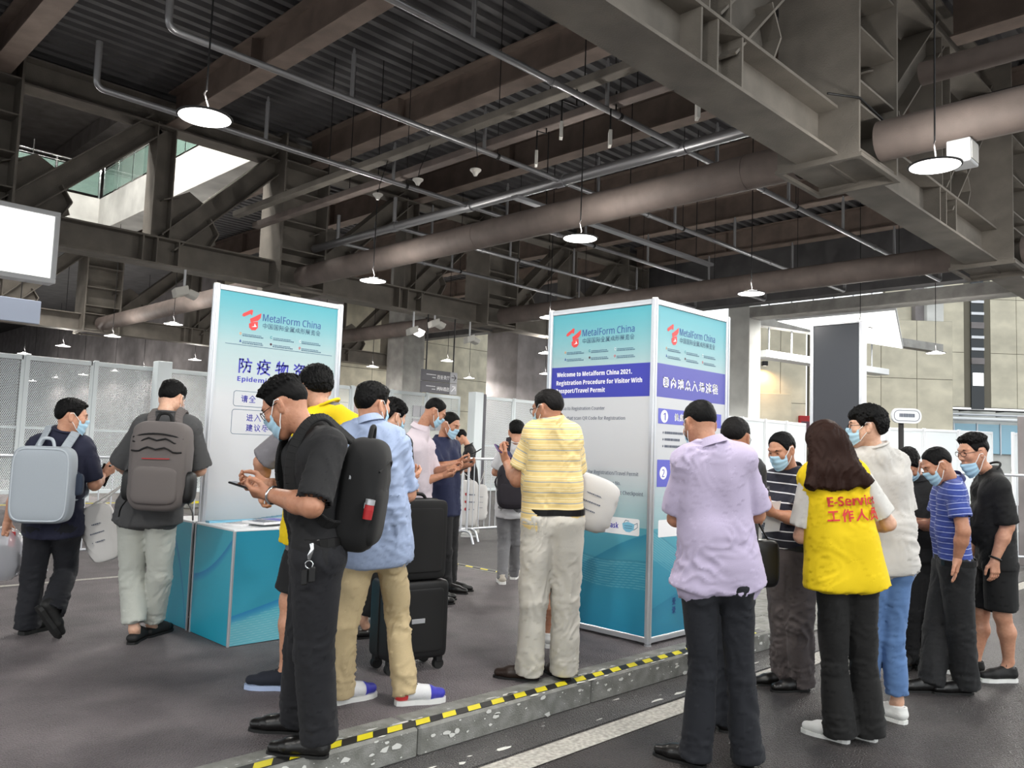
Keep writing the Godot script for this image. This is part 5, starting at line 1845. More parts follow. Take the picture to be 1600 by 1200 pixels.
static func fold(sf: Array, sd: int, amp: float, lo: Vector3, hi: Vector3, y0: float, y1: float) -> void:     # cloth creases: one grain low down, another higher up, in patches
	var n := FastNoiseLite.new()
	n.seed = sd
	n.frequency = 1.0
	n.fractal_type = FastNoiseLite.FRACTAL_NONE
	n.noise_type = FastNoiseLite.TYPE_SIMPLEX_SMOOTH
	var vs: PackedVector3Array = sf[0]
	var ns: PackedVector3Array = sf[1]
	for i in vs.size():
		var p := vs[i]
		var t := smoothstep(y0, y1, p.y)
		var wob := n.get_noise_3d(p.x * 4.0, p.y * 4.0, p.z * 4.0)
		var a := n.get_noise_3d(p.x * lo.x + wob * 2.0, p.y * lo.y + (p.x - p.z) * 5.0, p.z * lo.z)
		var b := n.get_noise_3d(p.x * hi.x + 31.0, p.y * hi.y + (p.x + p.z) * 2.0, p.z * hi.z + wob * 2.0)
		a = 0.55 - 1.8 * sqrt(absf(a) + 0.004)
		b = 0.55 - 1.8 * sqrt(absf(b) + 0.004)
		var patch := clampf(0.55 + 1.1 * n.get_noise_3d(p.x * 3.0 + 9.0, p.y * 3.5, p.z * 3.0), 0.12, 1.0)
		var nn := ns[i].normalized()
		if absf(nn.y) > 0.5: nn *= Vector3(1.0, maxf(0.0, 1.0 - (absf(nn.y) - 0.5) * 2.5), 1.0)      # hems stay level
		vs[i] = p + nn * (lerpf(a, b, t) * amp * patch + wob * amp * 0.7)
	sf[0] = vs

class Parts:        # many meshes gathered into one
	var v := PackedVector3Array()
	var n := PackedVector3Array()
	var i := PackedInt32Array()
	func add(m: Mesh, xf: Transform3D) -> void:
		var a := m.surface_get_arrays(0)
		var k := v.size()
		var flip := xf.basis.determinant() < 0.0
		v.append_array(xf * (a[Mesh.ARRAY_VERTEX] as PackedVector3Array))
		var b := Transform3D(xf.basis.orthonormalized() if not flip else Basis(xf.basis.x.normalized(), xf.basis.y.normalized(), xf.basis.z.normalized()), Vector3.ZERO)
		n.append_array(b * (a[Mesh.ARRAY_NORMAL] as PackedVector3Array))
		var src: PackedInt32Array = a[Mesh.ARRAY_INDEX]
		if flip:
			for q in range(0, src.size(), 3):
				i.append(src[q] + k)
				i.append(src[q + 2] + k)
				i.append(src[q + 1] + k)
		else:
			for q in src: i.append(q + k)
	func mesh() -> ArrayMesh:
		var arr := []
		arr.resize(Mesh.ARRAY_MAX)
		arr[Mesh.ARRAY_VERTEX] = v
		arr[Mesh.ARRAY_NORMAL] = n
		arr[Mesh.ARRAY_INDEX] = i
		var m := ArrayMesh.new()
		m.add_surface_from_arrays(Mesh.PRIMITIVE_TRIANGLES, arr)
		return m

# ---------------------------------------------------------------- heads, hair, hands, shoes: made once, shared
var KIT := {}

func head_mesh() -> ArrayMesh:      # face looks along +z, origin between the ears; +x is the left ear
	var f := Field.new(Vector3(-0.10, -0.16, -0.13), Vector3(0.10, 0.14, 0.14), 0.0042)
	f.ell(Vector3(0, 0.032, -0.012), Vector3(0.076, 0.088, 0.098), 0.01)
	f.ell(Vector3(0, -0.018, 0.030), Vector3(0.064, 0.088, 0.066), 0.03)
	for x in [-1.0, 1.0]:
		f.cone(Vector3(0.050 * x, -0.040, 0.005), Vector3(0.016 * x, -0.098, 0.066), 0.022, 0.020, 0.03)
		f.ell(Vector3(0.040 * x, -0.015, 0.070), Vector3(0.024, 0.026, 0.020), 0.02)
		f.cone(Vector3(0.046 * x, 0.036, 0.074), Vector3(0.012 * x, 0.034, 0.091), 0.008, 0.009, 0.015)
		f.cone(Vector3(0.010 * x, -0.030, 0.096), Vector3(0.012 * x, -0.030, 0.094), 0.009, 0.009, 0.008)
		f.carve(Vector3(0.032 * x, 0.013, 0.100), Vector3(0.019, 0.011, 0.014), 0.012)
		f.ell(Vector3(0.031 * x, 0.012, 0.079), Vector3(0.014, 0.0105, 0.0115), 0.004)
		var eb := Basis(Vector3.UP, -0.35 * x) * Basis(Vector3.RIGHT, -0.15)
		f.ell(Vector3(0.080 * x, -0.002, -0.008), Vector3(0.009, 0.033, 0.019), 0.008, eb)
		f.ell(Vector3(0.080 * x, -0.026, -0.002), Vector3(0.007, 0.012, 0.010), 0.006, eb)
		f.carve(Vector3(0.090 * x, 0.003, 0.002), Vector3(0.007, 0.018, 0.009), 0.005)
	f.cone(Vector3(0, 0.020, 0.088), Vector3(0, -0.024, 0.108), 0.009, 0.0115, 0.012)
	f.cone(Vector3(-0.018, -0.060, 0.086), Vector3(0.018, -0.060, 0.086), 0.007, 0.007, 0.008)
	f.cone(Vector3(-0.015, -0.071, 0.085), Vector3(0.015, -0.071, 0.085), 0.008, 0.008, 0.008)
	f.cone(Vector3(0, -0.098, 0.074), Vector3(0, -0.102, 0.070), 0.017, 0.017, 0.02)
	f.cone(Vector3(0, -0.04, -0.020), Vector3(0, -0.105, -0.026), 0.056, 0.050, 0.03)
	return shell(f.surface())

func hair_mesh(kind: String) -> ArrayMesh:
	var f := Field.new(Vector3(-0.125, -0.11, -0.15), Vector3(0.125, 0.17, 0.135), 0.0048)
	f.reach = 7.0
	var n := FastNoiseLite.new()
	n.seed = 5
	n.frequency = 1.0
	var top: float = {"crew": 0.011, "short": 0.022, "mop": 0.032, "elder": 0.012, "tuft": 0.026}[kind]
	var side: float = {"crew": 0.005, "short": 0.010, "mop": 0.024, "elder": 0.008, "tuft": 0.006}[kind]
	var nape: float = {"crew": -0.035, "short": -0.048, "mop": -0.068, "elder": -0.040, "tuft": -0.020}[kind]
	var brow: float = {"crew": 0.080, "short": 0.070, "mop": 0.040, "elder": 0.088, "tuft": 0.076}[kind]
	var r := Vector3(0.076, 0.088, 0.098)
	for z in f.nz:
		for y in f.ny:
			for x in f.nx:
				var p := f.o + Vector3(x, y, z) * f.s
				var q := p - Vector3(0, 0.032, -0.012)
				var k0 := (q / r).length()
				var d := k0 * (k0 - 1.0) / maxf((q / (r * r)).length(), 1e-6)
				if d > 0.06: continue
				var yb: float
				if p.z > 0.062: yb = brow
				elif p.z > 0.038: yb = lerpf(-0.004, brow, (p.z - 0.038) / 0.024)
				elif p.z > 0.020: yb = -0.004
				elif p.z > 0.008: yb = lerpf(0.030, -0.004, (p.z - 0.008) / 0.012)
				elif p.z > -0.028: yb = 0.030
				elif p.z > -0.075: yb = lerpf(nape, 0.030, smoothstep(-0.075, -0.028, p.z))
				else: yb = nape
				yb += n.get_noise_3d(p.x * 70.0, 3.0, p.z * 70.0) * 0.007
				var w := clampf((p.y - 0.045) / 0.06, 0.0, 1.0)
				if kind == "tuft": w = clampf((p.y - 0.060) / 0.04, 0.0, 1.0)
				var th := lerpf(side, top, w * w * (3.0 - 2.0 * w))
				if p.z > 0.03 and (kind == "tuft" or kind == "short"): th += 0.006 * clampf((p.z - 0.03) / 0.05, 0, 1) * w
				th *= clampf((p.y - yb) / 0.030, 0.08, 1.0)
				th += (n.get_noise_3d(p.x * 160.0, p.y * 45.0, p.z * 60.0) * 0.35 + n.get_noise_3d(p.x * 50.0, p.y * 30.0, p.z * 40.0) * 0.30) * th * 0.9
				f.f[(z * f.ny + y) * f.nx + x] = maxf(d - th, (yb - p.y) * 0.75)
	return shell(f.surface())

func hand_mesh(curl: Array, spread: float, thumb_in: float) -> ArrayMesh:     # wrist at the origin, fingers along +z, back of the hand +y, thumb on +x
	var f := Field.new(Vector3(-0.07, -0.10, -0.03), Vector3(0.10, 0.04, 0.21), 0.0036)
	f.cone(Vector3(0, 0, -0.02), Vector3(0, 0, 0.02), 0.026, 0.026, 0.02)
	for k in 4:
		var x := 0.030 - 0.0195 * k
		f.cone(Vector3(x * 0.45, 0, 0.015), Vector3(x, 0.001, 0.085), 0.017, 0.0125, 0.018)
	f.ell(Vector3(0.016, -0.012, 0.035), Vector3(0.020, 0.014, 0.030), 0.012)
	for k in 4:
		var x := 0.030 - 0.0195 * k
		var ln: float = [0.072, 0.080, 0.075, 0.060][k]
		var rd: float = [0.0092, 0.0096, 0.0090, 0.0080][k]
		var yaw := (1.5 - k) * spread
		var p := Vector3(x, 0.001, 0.084)
		var a := 0.0
		for j in 3:
			a += curl[j] * (1.0 + 0.08 * k)
			var d := Vector3(sin(yaw), 0, cos(yaw)) * cos(a) + Vector3(0, -sin(a), 0)
			var q: Vector3 = p + d * ln * [0.46, 0.30, 0.24][j]
			f.cone(p, q, rd * [1.0, 0.93, 0.86][j], rd * [0.93, 0.86, 0.74][j], 0.004)
			p = q
	var t0 := Vector3(0.020, -0.006, 0.022)
	var t1 := t0 + Vector3(0.030, -0.010 - 0.012 * thumb_in, 0.030)
	var t2 := t1 + Vector3(0.014 * (1.0 - 1.6 * thumb_in), -0.012 * thumb_in - 0.003, 0.030)
	var t3 := t2 + Vector3(0.006 - 0.018 * thumb_in, -0.004, 0.023)
	f.cone(t0, t1, 0.015, 0.0115, 0.012)
	f.cone(t1, t2, 0.0110, 0.0100, 0.004)
	f.cone(t2, t3, 0.0100, 0.0078, 0.004)
	return shell(f.surface())

func mask_meshes() -> Array:        # pleated face mask in head space, and its ear loops
	var b := MB.new()
	var nu := 24
	var nv := 20
	for j in nv + 1:
		for i in nu + 1:
			var u := -1.0 + 2.0 * i / nu
			var v := float(j) / nv            # 0 top, 1 bottom
			var a := u * 1.22
			var bulge := sin(v * PI) * 0.010 + 0.0022 * sin(v * TAU * 3.0)
			var nose := exp(-u * u * 18.0) * exp(-pow((v - 0.12) / 0.25, 2.0)) * 0.016
			var chin := exp(-u * u * 10.0) * exp(-pow((v - 0.9) / 0.2, 2.0)) * 0.004
			var rz := lerpf(0.082, 0.072, v) + bulge
			var rx := lerpf(0.073, 0.064, v * v) + bulge * 0.4
			var top := 0.000 + 0.002 * cos(u * 3.0) - absf(u) * 0.012
			var bot := -0.118 + absf(u) * absf(u) * 0.034
			b.v.append(Vector3(sin(a) * rx, lerpf(top, bot, v), 0.022 + cos(a) * rz + nose + chin))
			b.t.append(Vector2(u, v))
	var st := SurfaceTool.new()
	var idx := PackedInt32Array()
	for j in nv:
		for i in nu:
			var q := j * (nu + 1) + i
			idx.append_array(PackedInt32Array([q, q + 1, q + nu + 2, q, q + nu + 2, q + nu + 1]))
	var arr := []
	arr.resize(Mesh.ARRAY_MAX)
	arr[Mesh.ARRAY_VERTEX] = b.v
	arr[Mesh.ARRAY_INDEX] = idx
	st.create_from_arrays(arr)
	st.generate_normals()
	var out := [st.commit()]
	for x in [-1.0, 1.0]:
		var l := MB.new()
		var e: Vector3 = b.v[nu] if x > 0 else b.v[0]
		var g: Vector3 = b.v[nv * (nu + 1) + nu] if x > 0 else b.v[nv * (nu + 1)]
		l.tube([e, Vector3(0.077 * x, 0.006, 0.03), Vector3(0.083 * x, 0.030, 0.006), Vector3(0.087 * x, 0.026, -0.014), Vector3(0.085 * x, -0.004, -0.022), Vector3(0.079 * x, -0.028, 0.004), Vector3(0.072 * x, -0.060, 0.03), g], 0.0022, 6)
		out.append(l.mesh())
	return out

func shoe_meshes(kind: String) -> Dictionary:      # heel at z = 0, toe along +z, ground y = 0
	var d := {}
	var thick: float = {"dress": 0.016, "sneaker": 0.032, "plimsoll": 0.026, "mule": 0.018}[kind]
	var wid: float = {"dress": 0.92, "sneaker": 1.05, "plimsoll": 0.98, "mule": 1.0}[kind]
	var poly := PackedVector2Array()
	for q in [[0.0, -0.012], [0.026, -0.006], [0.036, 0.02], [0.034, 0.09], [0.046, 0.17], [0.042, 0.225], [0.024, 0.262], [0.0, 0.270], [-0.022, 0.262], [-0.040, 0.225], [-0.044, 0.17], [-0.034, 0.09], [-0.036, 0.02], [-0.026, -0.006]]:
		poly.append(Vector2(q[0] * wid, -q[1]))
	var b := MB.new()
	b.prism(poly, Vector3.ZERO, Vector3.RIGHT, Vector3(0, 0, -1), Vector3(0, thick * 0.8, 0))
	d.sole = b.mesh()
	var f := Field.new(Vector3(-0.06, 0.0, -0.03), Vector3(0.06, 0.15, 0.29), 0.0042)
	var t := thick
	for x in [-1.0, 1.0]:
		f.cone(Vector3(0.012 * x, t + 0.020, 0.018), Vector3(0.014 * x * wid, t + 0.020, 0.17), 0.026, 0.027, 0.02)
		f.cone(Vector3(0.014 * x * wid, t + 0.020, 0.17), Vector3(0.008 * x, t + 0.014, 0.238), 0.027, 0.021, 0.02)
	if kind != "mule":
		f.cone(Vector3(0, t + 0.03, 0.020), Vector3(0, t + 0.062, 0.026), 0.034, 0.037, 0.02, 1)
		f.cone(Vector3(0, t + 0.058, 0.050), Vector3(0, t + 0.024, 0.16), 0.033, 0.030, 0.03)
	else:
		f.cone(Vector3(0, t + 0.05, 0.12), Vector3(0, t + 0.024, 0.18), 0.032, 0.030, 0.03)
	f.keep(Vector3(0, -1, 0), Vector3(0, thick * 0.72, 0))
	var sf := f.surface()
	d.upper = shell(sf)
	if kind == "sneaker":
		var toe := PackedInt32Array()
		var heel := PackedInt32Array()
		for q in range(0, sf[2].size(), 3):
			var zc: float = (sf[0][sf[2][q]] as Vector3).z
			if zc > 0.175: toe.append_array(sf[2].slice(q, q + 3))
			elif zc < 0.055: heel.append_array(sf[2].slice(q, q + 3))
		for i in sf[0].size(): sf[0][i] += (sf[1][i] as Vector3).normalized() * 0.0012
		d.toe = shell([sf[0], sf[1], toe])
		d.heel = shell([sf[0], sf[1], heel])
	b = MB.new()
	for k in 5:
		var z := 0.085 + 0.018 * k
		var y := thick + 0.085 - 0.0098 * k - (0.004 if kind == "dress" else 0.0)
		b.tube([Vector3(-0.018, y - 0.006, z), Vector3(0, y, z + 0.003), Vector3(0.018, y - 0.006, z)], 0.003, 6)
	if kind == "sneaker":
		b.tube([Vector3(0.0, thick + 0.088, 0.082), Vector3(0.018, thick + 0.10, 0.075), Vector3(0.03, thick + 0.075, 0.085)], 0.0025, 6)
		b.tube([Vector3(0.0, thick + 0.088, 0.082), Vector3(-0.018, thick + 0.10, 0.075), Vector3(-0.03, thick + 0.075, 0.085)], 0.0025, 6)
	d.laces = b.mesh()
	return d

func make_kit() -> void:
	KIT.head = head_mesh()
	for k in ["crew", "short", "mop", "elder", "tuft"]: KIT["hair_" + k] = hair_mesh(k)
	KIT.hand_relaxed = hand_mesh([0.25, 0.35, 0.30], 0.05, 0.3)
	KIT.hand_hold = hand_mesh([0.55, 0.75, 0.5], 0.02, 0.7)
	KIT.hand_grip = hand_mesh([1.1, 1.4, 0.9], 0.0, 0.9)
	KIT.hand_spread = hand_mesh([0.12, 0.15, 0.12], 0.16, 0.0)
	var mm := mask_meshes()
	KIT.mask = mm[0]
	KIT.loop_a = mm[1]
	KIT.loop_b = mm[2]
	for k in ["dress", "sneaker", "plimsoll", "mule"]: KIT["shoe_" + k] = shoe_meshes(k)
	var b := MB.new()
	for x in [-1.0, 1.0]:
		b.tube([Vector3(0.014 * x, 0.030, 0.096), Vector3(0.030 * x, 0.036, 0.092), Vector3(0.050 * x, 0.030, 0.078)], [0.0025, 0.0042, 0.002], 6)
	KIT.brows = b.mesh()
	b = MB.new()
	for x in [-1.0, 1.0]: b.tube([Vector3(0.020 * x, 0.010, 0.0895), Vector3(0.031 * x, 0.013, 0.0905), Vector3(0.043 * x, 0.010, 0.084)], [0.0012, 0.0034, 0.0012], 8)
	KIT.eyes = b.mesh()
	b = MB.new()
	for x in [-1.0, 1.0]:
		var ring := []
		for k in 17:
			var a := TAU * k / 16
			ring.append(Vector3(0.033 * x + cos(a) * 0.024, 0.008 + sin(a) * 0.018, 0.108 - absf(0.033 * x + cos(a) * 0.024) * 0.16))
		b.tube(ring, 0.0018, 6, false)
		b.tube([Vector3(0.057 * x, 0.014, 0.099), Vector3(0.074 * x, 0.014, 0.06), Vector3(0.083 * x, 0.016, 0.0), Vector3(0.083 * x, 0.002, -0.02)], 0.0018, 6)
	b.tube([Vector3(-0.010, 0.014, 0.107), Vector3(0, 0.018, 0.111), Vector3(0.010, 0.014, 0.107)], 0.0016, 6)
	KIT.glasses = b.mesh()
	# skin, cloth
	for q in [["skin", Color(0.80, 0.60, 0.49)], ["skin_tan", Color(0.73, 0.53, 0.42)], ["skin_pale", Color(0.86, 0.69, 0.59)]]:
		var m := mat(q[0], q[1], 0.5)
		grained(m, noise_tex(0.05, Color(0.90, 0.86, 0.85), Color(1, 1, 1), 256, 3, 41), 3.0, null, 0.0, false)
		m.subsurf_scatter_enabled = true
		m.subsurf_scatter_strength = 0.06
	for q in [["hair_black", Color(0.04, 0.037, 0.038)], ["hair_grey", Color(0.10, 0.09, 0.088)], ["hair_brown", Color(0.20, 0.115, 0.085)]]:
		var m := mat(q[0], q[1], 0.65)
		m.metallic_specular = 0.28
		grained(m, noise_tex(0.2, Color(0.6, 0.6, 0.6), Color(1, 1, 1), 256, 2, 43), 6.0, bump_tex(0.15, 256, 3, 44, 4.0), 0.2, false)
	mat("mask_blue", Color(0.66, 0.80, 0.88), 0.8)
	mat("loop_white", Color(0.92, 0.92, 0.92), 0.7)
	mat("leather", Color(0.055, 0.05, 0.05), 0.35)
	mat("leather_brown", Color(0.16, 0.11, 0.085), 0.45)
	mat("rubber_white", Color(0.86, 0.86, 0.85), 0.6)
	mat("rubber_dark", Color(0.06, 0.06, 0.06), 0.7)
	mat("glass_rim", Color(0.10, 0.09, 0.09), 0.3, 0.4)
	mat("phone", Color(0.04, 0.04, 0.05), 0.15)

var weave: Texture2D
var weave_n: Texture2D
func cloth(key: String, col: Color, rough := 0.85) -> StandardMaterial3D:
	if M.has(key): return M[key]
	if weave == null:
		weave = noise_tex(0.2, Color(0.93, 0.93, 0.93), Color(1, 1, 1), 256, 3, 51)
		weave_n = bump_tex(0.06, 512, 4, 52, 5.0)
	var m := mat(key, col, rough)
	grained(m, weave, 5.0, weave_n, 0.08, false)
	m.rim_enabled = true
	m.rim = 0.25
	m.rim_tint = 0.6
	return m

func striped(key: String, base: Color, bands: Array, period: float) -> StandardMaterial3D:    # knitted stripes across the cloth, along the second texture coordinate
	var h := 128
	var im := Image.create(4, h, false, Image.FORMAT_RGB8)
	im.fill(base)
	for q in bands: im.fill_rect(Rect2i(0, int(q[0] * h), 4, maxi(1, int(q[1] * h))), q[2])
	var m := mat(key, Color(1, 1, 1), 0.85)
	m.albedo_texture = ImageTexture.create_from_image(im)
	m.uv1_scale = Vector3(1, 1.0 / period, 1)
	m.rim_enabled = true
	m.rim = 0.25
	return m

# ---------------------------------------------------------------- one person
func bones_torso(j: Dictionary, e: float, w: float, fat: float) -> Array:
	var sx: Vector3 = (j.sr - j.sl).normalized()
	var hx: Vector3 = (j.hr - j.hl).normalized()
	var fw := Vector3.UP.cross(sx).normalized()
	var up: Vector3 = (j.nk - j.pv).normalized()
	var hc: float = maxf(j.sl.distance_to(j.sr) * 0.5, 0.14)
	var c1: Vector3 = j.pv.lerp(j.nk, 0.74) + fw * 0.015
	var c2: Vector3 = j.pv.lerp(j.nk, 0.32) + fw * 0.012
	var out := [[j.sl, j.sr, 0.052 * w + e, 0.052 * w + e, 0.05, 0], [j.nk - up * 0.025, j.sl.lerp(j.nk, 0.25), 0.046 + e, 0.046 + e, 0.05, 0], [j.nk - up * 0.025, j.sr.lerp(j.nk, 0.25), 0.046 + e, 0.046 + e, 0.05, 0]]
	for s in [-1.0, 1.0]:
		var a: Vector3 = c1 + sx * s * (hc * 0.50)
		var b: Vector3 = c2 + (sx + hx).normalized() * s * 0.072 * w
		var c: Vector3 = j.hl if s < 0 else j.hr
		out.append([a, b, 0.086 * w + e, 0.080 * w * fat + e, 0.05, 0])
		out.append([b, c, 0.080 * w * fat + e, 0.088 * w + e, 0.05, 0])
	if fat > 1.05: out.append([c2 + fw * 0.06 * fat - up * 0.02, c2 + fw * 0.05 * fat + up * 0.10, 0.095 * fat + e, 0.08 * fat + e, 0.06, 0])
	return out

func field_of(bones: Array, cell: float) -> Field:
	var lo := Vector3.ONE * 99.0
	var hi := -lo
	for q in bones:
		var r := Vector3.ONE * (maxf(q[2], q[3]) + 0.03)
		lo = lo.min((q[0] as Vector3).min(q[1]) - r)
		hi = hi.max((q[0] as Vector3).max(q[1]) + r)
	var f := Field.new(lo, hi, cell)
	for q in bones: f.cone(q[0], q[1], q[2], q[3], q[4], q[5])
	return f

func ring_around(f: Field, c: Vector3, up: Vector3, count := 40, most := 0.32) -> Array:      # outline of a field in the plane through c
	var x := up.cross(Vector3.RIGHT).normalized()
	var z := x.cross(up)
	var out := []
	for k in count:
		var d := x * cos(TAU * k / count) + z * sin(TAU * k / count)
		var t := 0.005
		while t < most:
			var g := (c + d * t - f.o) / f.s
			var xi := clampi(int(g.x), 0, f.nx - 1)
			var yi := clampi(int(g.y), 0, f.ny - 1)
			var zi := clampi(int(g.z), 0, f.nz - 1)
			if f.f[(zi * f.ny + yi) * f.nx + xi] > 0.0: break
			t += 0.004
		out.append(d * t)
	return out

func band(f: Field, c: Vector3, up: Vector3, h: float, out: float) -> MB:       # belt or collar band hugging a field
	var r := ring_around(f, c, up)
	var b := MB.new()
	var n := r.size()
	var sm := []
	for k in n: sm.append((r[k] * 2.0 + r[(k + 1) % n] + r[(k + n - 1) % n]) * 0.25)
	for k in n:
		var a: Vector3 = sm[k] + sm[k].normalized() * out
		var e: Vector3 = sm[(k + 1) % n] + sm[(k + 1) % n].normalized() * out
		b.quad(c + e - up * h * 0.5, c + a - up * h * 0.5, c + a + up * h * 0.5, c + e + up * h * 0.5)
		b.quad(c + e + up * h * 0.5, c + a + up * h * 0.5, c + a * 0.93 + up * h * 0.5, c + e * 0.93 + up * h * 0.5)
		b.quad(c + a - up * h * 0.5, c + e - up * h * 0.5, c + e * 0.93 - up * h * 0.5, c + a * 0.93 - up * h * 0.5)
	if (b.n[0] as Vector3).dot(sm[0]) < 0:
		for k in b.n.size(): b.n[k] = -b.n[k]
		for k in range(0, b.i.size(), 3):
			var q := b.i[k + 1]
			b.i[k + 1] = b.i[k + 2]
			b.i[k + 2] = q
	return b

func look(dir: Vector3, up: Vector3) -> Basis:
	var z := dir.normalized()
	var x := up.cross(z)
	if x.length() < 0.02: x = Vector3.RIGHT.cross(z)
	x = x.normalized()
	return Basis(x, z.cross(x), z)

func build_person(d: Dictionary) -> Dictionary:       # heavy part, no scene nodes: meshes by part name
	var j: Dictionary = d.j
	var cell: float = d.get("cell", 0.0115)
	var w: float = d.get("w", 1.0)
	var fat: float = d.get("fat", 1.0)
	var up: Vector3 = (j.nk - j.pv).normalized()
	var sx: Vector3 = (j.sr - j.sl).normalized()
	var fw := Vector3.UP.cross(sx).normalized()
	var hx: Vector3 = (j.hr - j.hl).normalized()
	var res := {}
	var hs: float = d.get("head", 0.93)
	var hb := look(d.face, Vector3.UP)
	res.head_xf = Transform3D(hb.scaled(Vector3.ONE * hs), j.hd)
	# skin
	var neck: Vector3 = j.hd + hb * Vector3(0, -0.085, -0.022) * hs
	var bones := bones_torso(j, -0.022, w, minf(fat, 1.1))
	bones.append([j.nk - up * 0.02, neck, 0.050, 0.050, 0.03, 0])
	for s in ["l", "r"]:
		var S: Vector3 = j["s" + s]
		var E: Vector3 = j["e" + s]
		var R: Vector3 = j["w" + s]
		bones.append([S, E, 0.047 * w, 0.041 * w, 0.03, 0])
		bones.append([E, E.lerp(R, 0.35), 0.041 * w, 0.042 * w, 0.02, 0])
		bones.append([E.lerp(R, 0.35), R, 0.042 * w, 0.027 * w, 0.02, 0])
		var Hh: Vector3 = j["h" + s]
		var K: Vector3 = j["k" + s]
		var A: Vector3 = j["a" + s]
		var lw := w if d.has("shorts") else 0.62
		bones.append([Hh, K, 0.076 * lw, 0.050 * lw, 0.02, 0])
		bones.append([K, K.lerp(A, 0.35) - fw * 0.015, 0.049 * lw, 0.052 * lw, 0.03, 0])
		bones.append([K.lerp(A, 0.35) - fw * 0.015, A, 0.052 * lw, 0.034, 0.03, 0])
		bones.append([A, A - Vector3.UP * 0.05 + (d.toes[0 if s == "l" else 1] as Vector3) * 0.03, 0.034, 0.032, 0.02, 0])
	var f := field_of(bones, cell * 1.1)
	res.body_sf = f.surface()
	# top
	var e: float = d.get("ease", 0.014)
	bones = bones_torso(j, e, w, fat)
	var sl: float = d.get("sleeve", 0.62)
	var sr: float = d.get("sleeve_r", 0.078) * 0.86
	for s in ["l", "r"]:
		var S: Vector3 = j["s" + s]
		var E: Vector3 = j["e" + s]
		if sl > 0.05: bones.append([S, S.lerp(E, sl), 0.054 * w + e * 0.6, sr, 0.012, 1])
	bones.append([j.nk - up * 0.05, j.nk + ((neck - j.nk).normalized() + up).normalized() * 0.034, 0.078, 0.068, 0.04, 1])
	var tuck: bool = d.get("tuck", false)
	var hem: float = d.get("hem", 0.10)      # below the hip joints
	var fl0: float = 0.0 if d.has("vest") else d.get("flare", 0.0)
	if not tuck:
		var m: Vector3 = (j.hl + j.hr) * 0.5
		var hw: float = j.hl.distance_to(j.hr) * 0.5
		for q in [-1.0, -0.33, 0.33, 1.0]:
			bones.append([j.pv.lerp(j.nk, 0.3) + hx * q * 0.066 * w, m - Vector3.UP * hem + hx * q * (hw + fl0), 0.082 * w * fat + e, 0.090 * w + e, 0.03, 1])
	var ft := field_of(bones, cell)
	ft.keep(up, j.nk + up * 0.045)
	var sf := ft.surface()
	fold(sf, d.seed, d.get("fold", 0.007), Vector3(3, 13, 3), Vector3(10, 3, 10), j.pv.y + 0.1, j.nk.y - 0.15)
	var uv := PackedVector2Array()
	if d.has("stripes"):
		uv.resize(sf[0].size())
		for i in uv.size():
			var p: Vector3 = sf[0][i]
			var best: float = (p - j.pv).dot(up)
			for s in ["l", "r"]:
				var S: Vector3 = j["s" + s]
				var ax: Vector3 = j["e" + s] - S
				var t := (p - S).dot(ax.normalized())
				if t > 0.045 and ((p - S) - ax.normalized() * t).length() < 0.098 and (p - S).dot(sx) * (-1.0 if s == "l" else 1.0) > -0.012:
					best = t + 0.013
			uv[i] = Vector2(0.5, best)
	res.top_sf = sf
	res.top_uv = uv
	# collar
	var kind: String = d.get("collar", "crew")
	var cb := MB.new()
	var n_up: Vector3 = ((neck - j.nk).normalized() + up * 1.2).normalized()
	var cc: Vector3 = j.nk.lerp(neck, 0.22)
	var cr := 0.066
	if kind == "crew":
		var ring := []
		var x := n_up.cross(fw).normalized()
		var z := x.cross(n_up)
		if z.dot(fw) < 0: z = -z
		for k in 33:
			var a := TAU * k / 32
			ring.append(j.nk + n_up * (0.030 + 0.012 * -cos(a)) + (z * cos(a) * 1.12 + x * sin(a)) * (cr + 0.004))
		cb.tube(ring, 0.008, 8, false)
	else:
		var x := n_up.cross(fw).normalized()
		var z := x.cross(n_up)
		if z.dot(fw) < 0: z = -z
		var nseg := 36
		for k in nseg:
			var q := []
			for m in [k, k + 1]:
				var a: float = -PI + TAU * m / nseg
				var bk := (1.0 - cos(a)) * 0.5          # 0 front, 1 back
				var dirv := z * cos(a) * 1.08 + x * sin(a)
				var lo: Vector3 = j.nk + n_up * (0.000 + 0.012 * bk) + dirv * (cr + 0.018)
				var hi: Vector3 = j.nk + n_up * (0.034 + 0.018 * bk) + dirv * (cr - 0.002)
				q.append([lo, hi, j.nk + n_up * (0.010 + 0.018 * bk) + dirv * (cr - 0.006)])
			cb.quad(q[0][0], q[1][0], q[1][1], q[0][1])
			cb.quad(q[1][2], q[0][2], q[0][1], q[1][1])
		if (cb.n[0] as Vector3).dot(cb.v[0] - j.nk) < 0:
			for k in cb.n.size(): cb.n[k] = -cb.n[k]
			for k in range(0, cb.i.size(), 3):
				var q2 := cb.i[k + 1]
				cb.i[k + 1] = cb.i[k + 2]
				cb.i[k + 2] = q2
	res.collar_mb = cb
	# trousers
	var te: float = d.get("leg_ease", 0.016)
	var cuff: float = d.get("cuff", 0.078) * 0.86
	var wh: float = d.get("waist", 0.10)
	bones = []
	var m: Vector3 = (j.hl + j.hr) * 0.5
	bones.append([j.hl, j.hr, 0.086 * w + te * 0.4, 0.086 * w + te * 0.4, 0.03, 0])
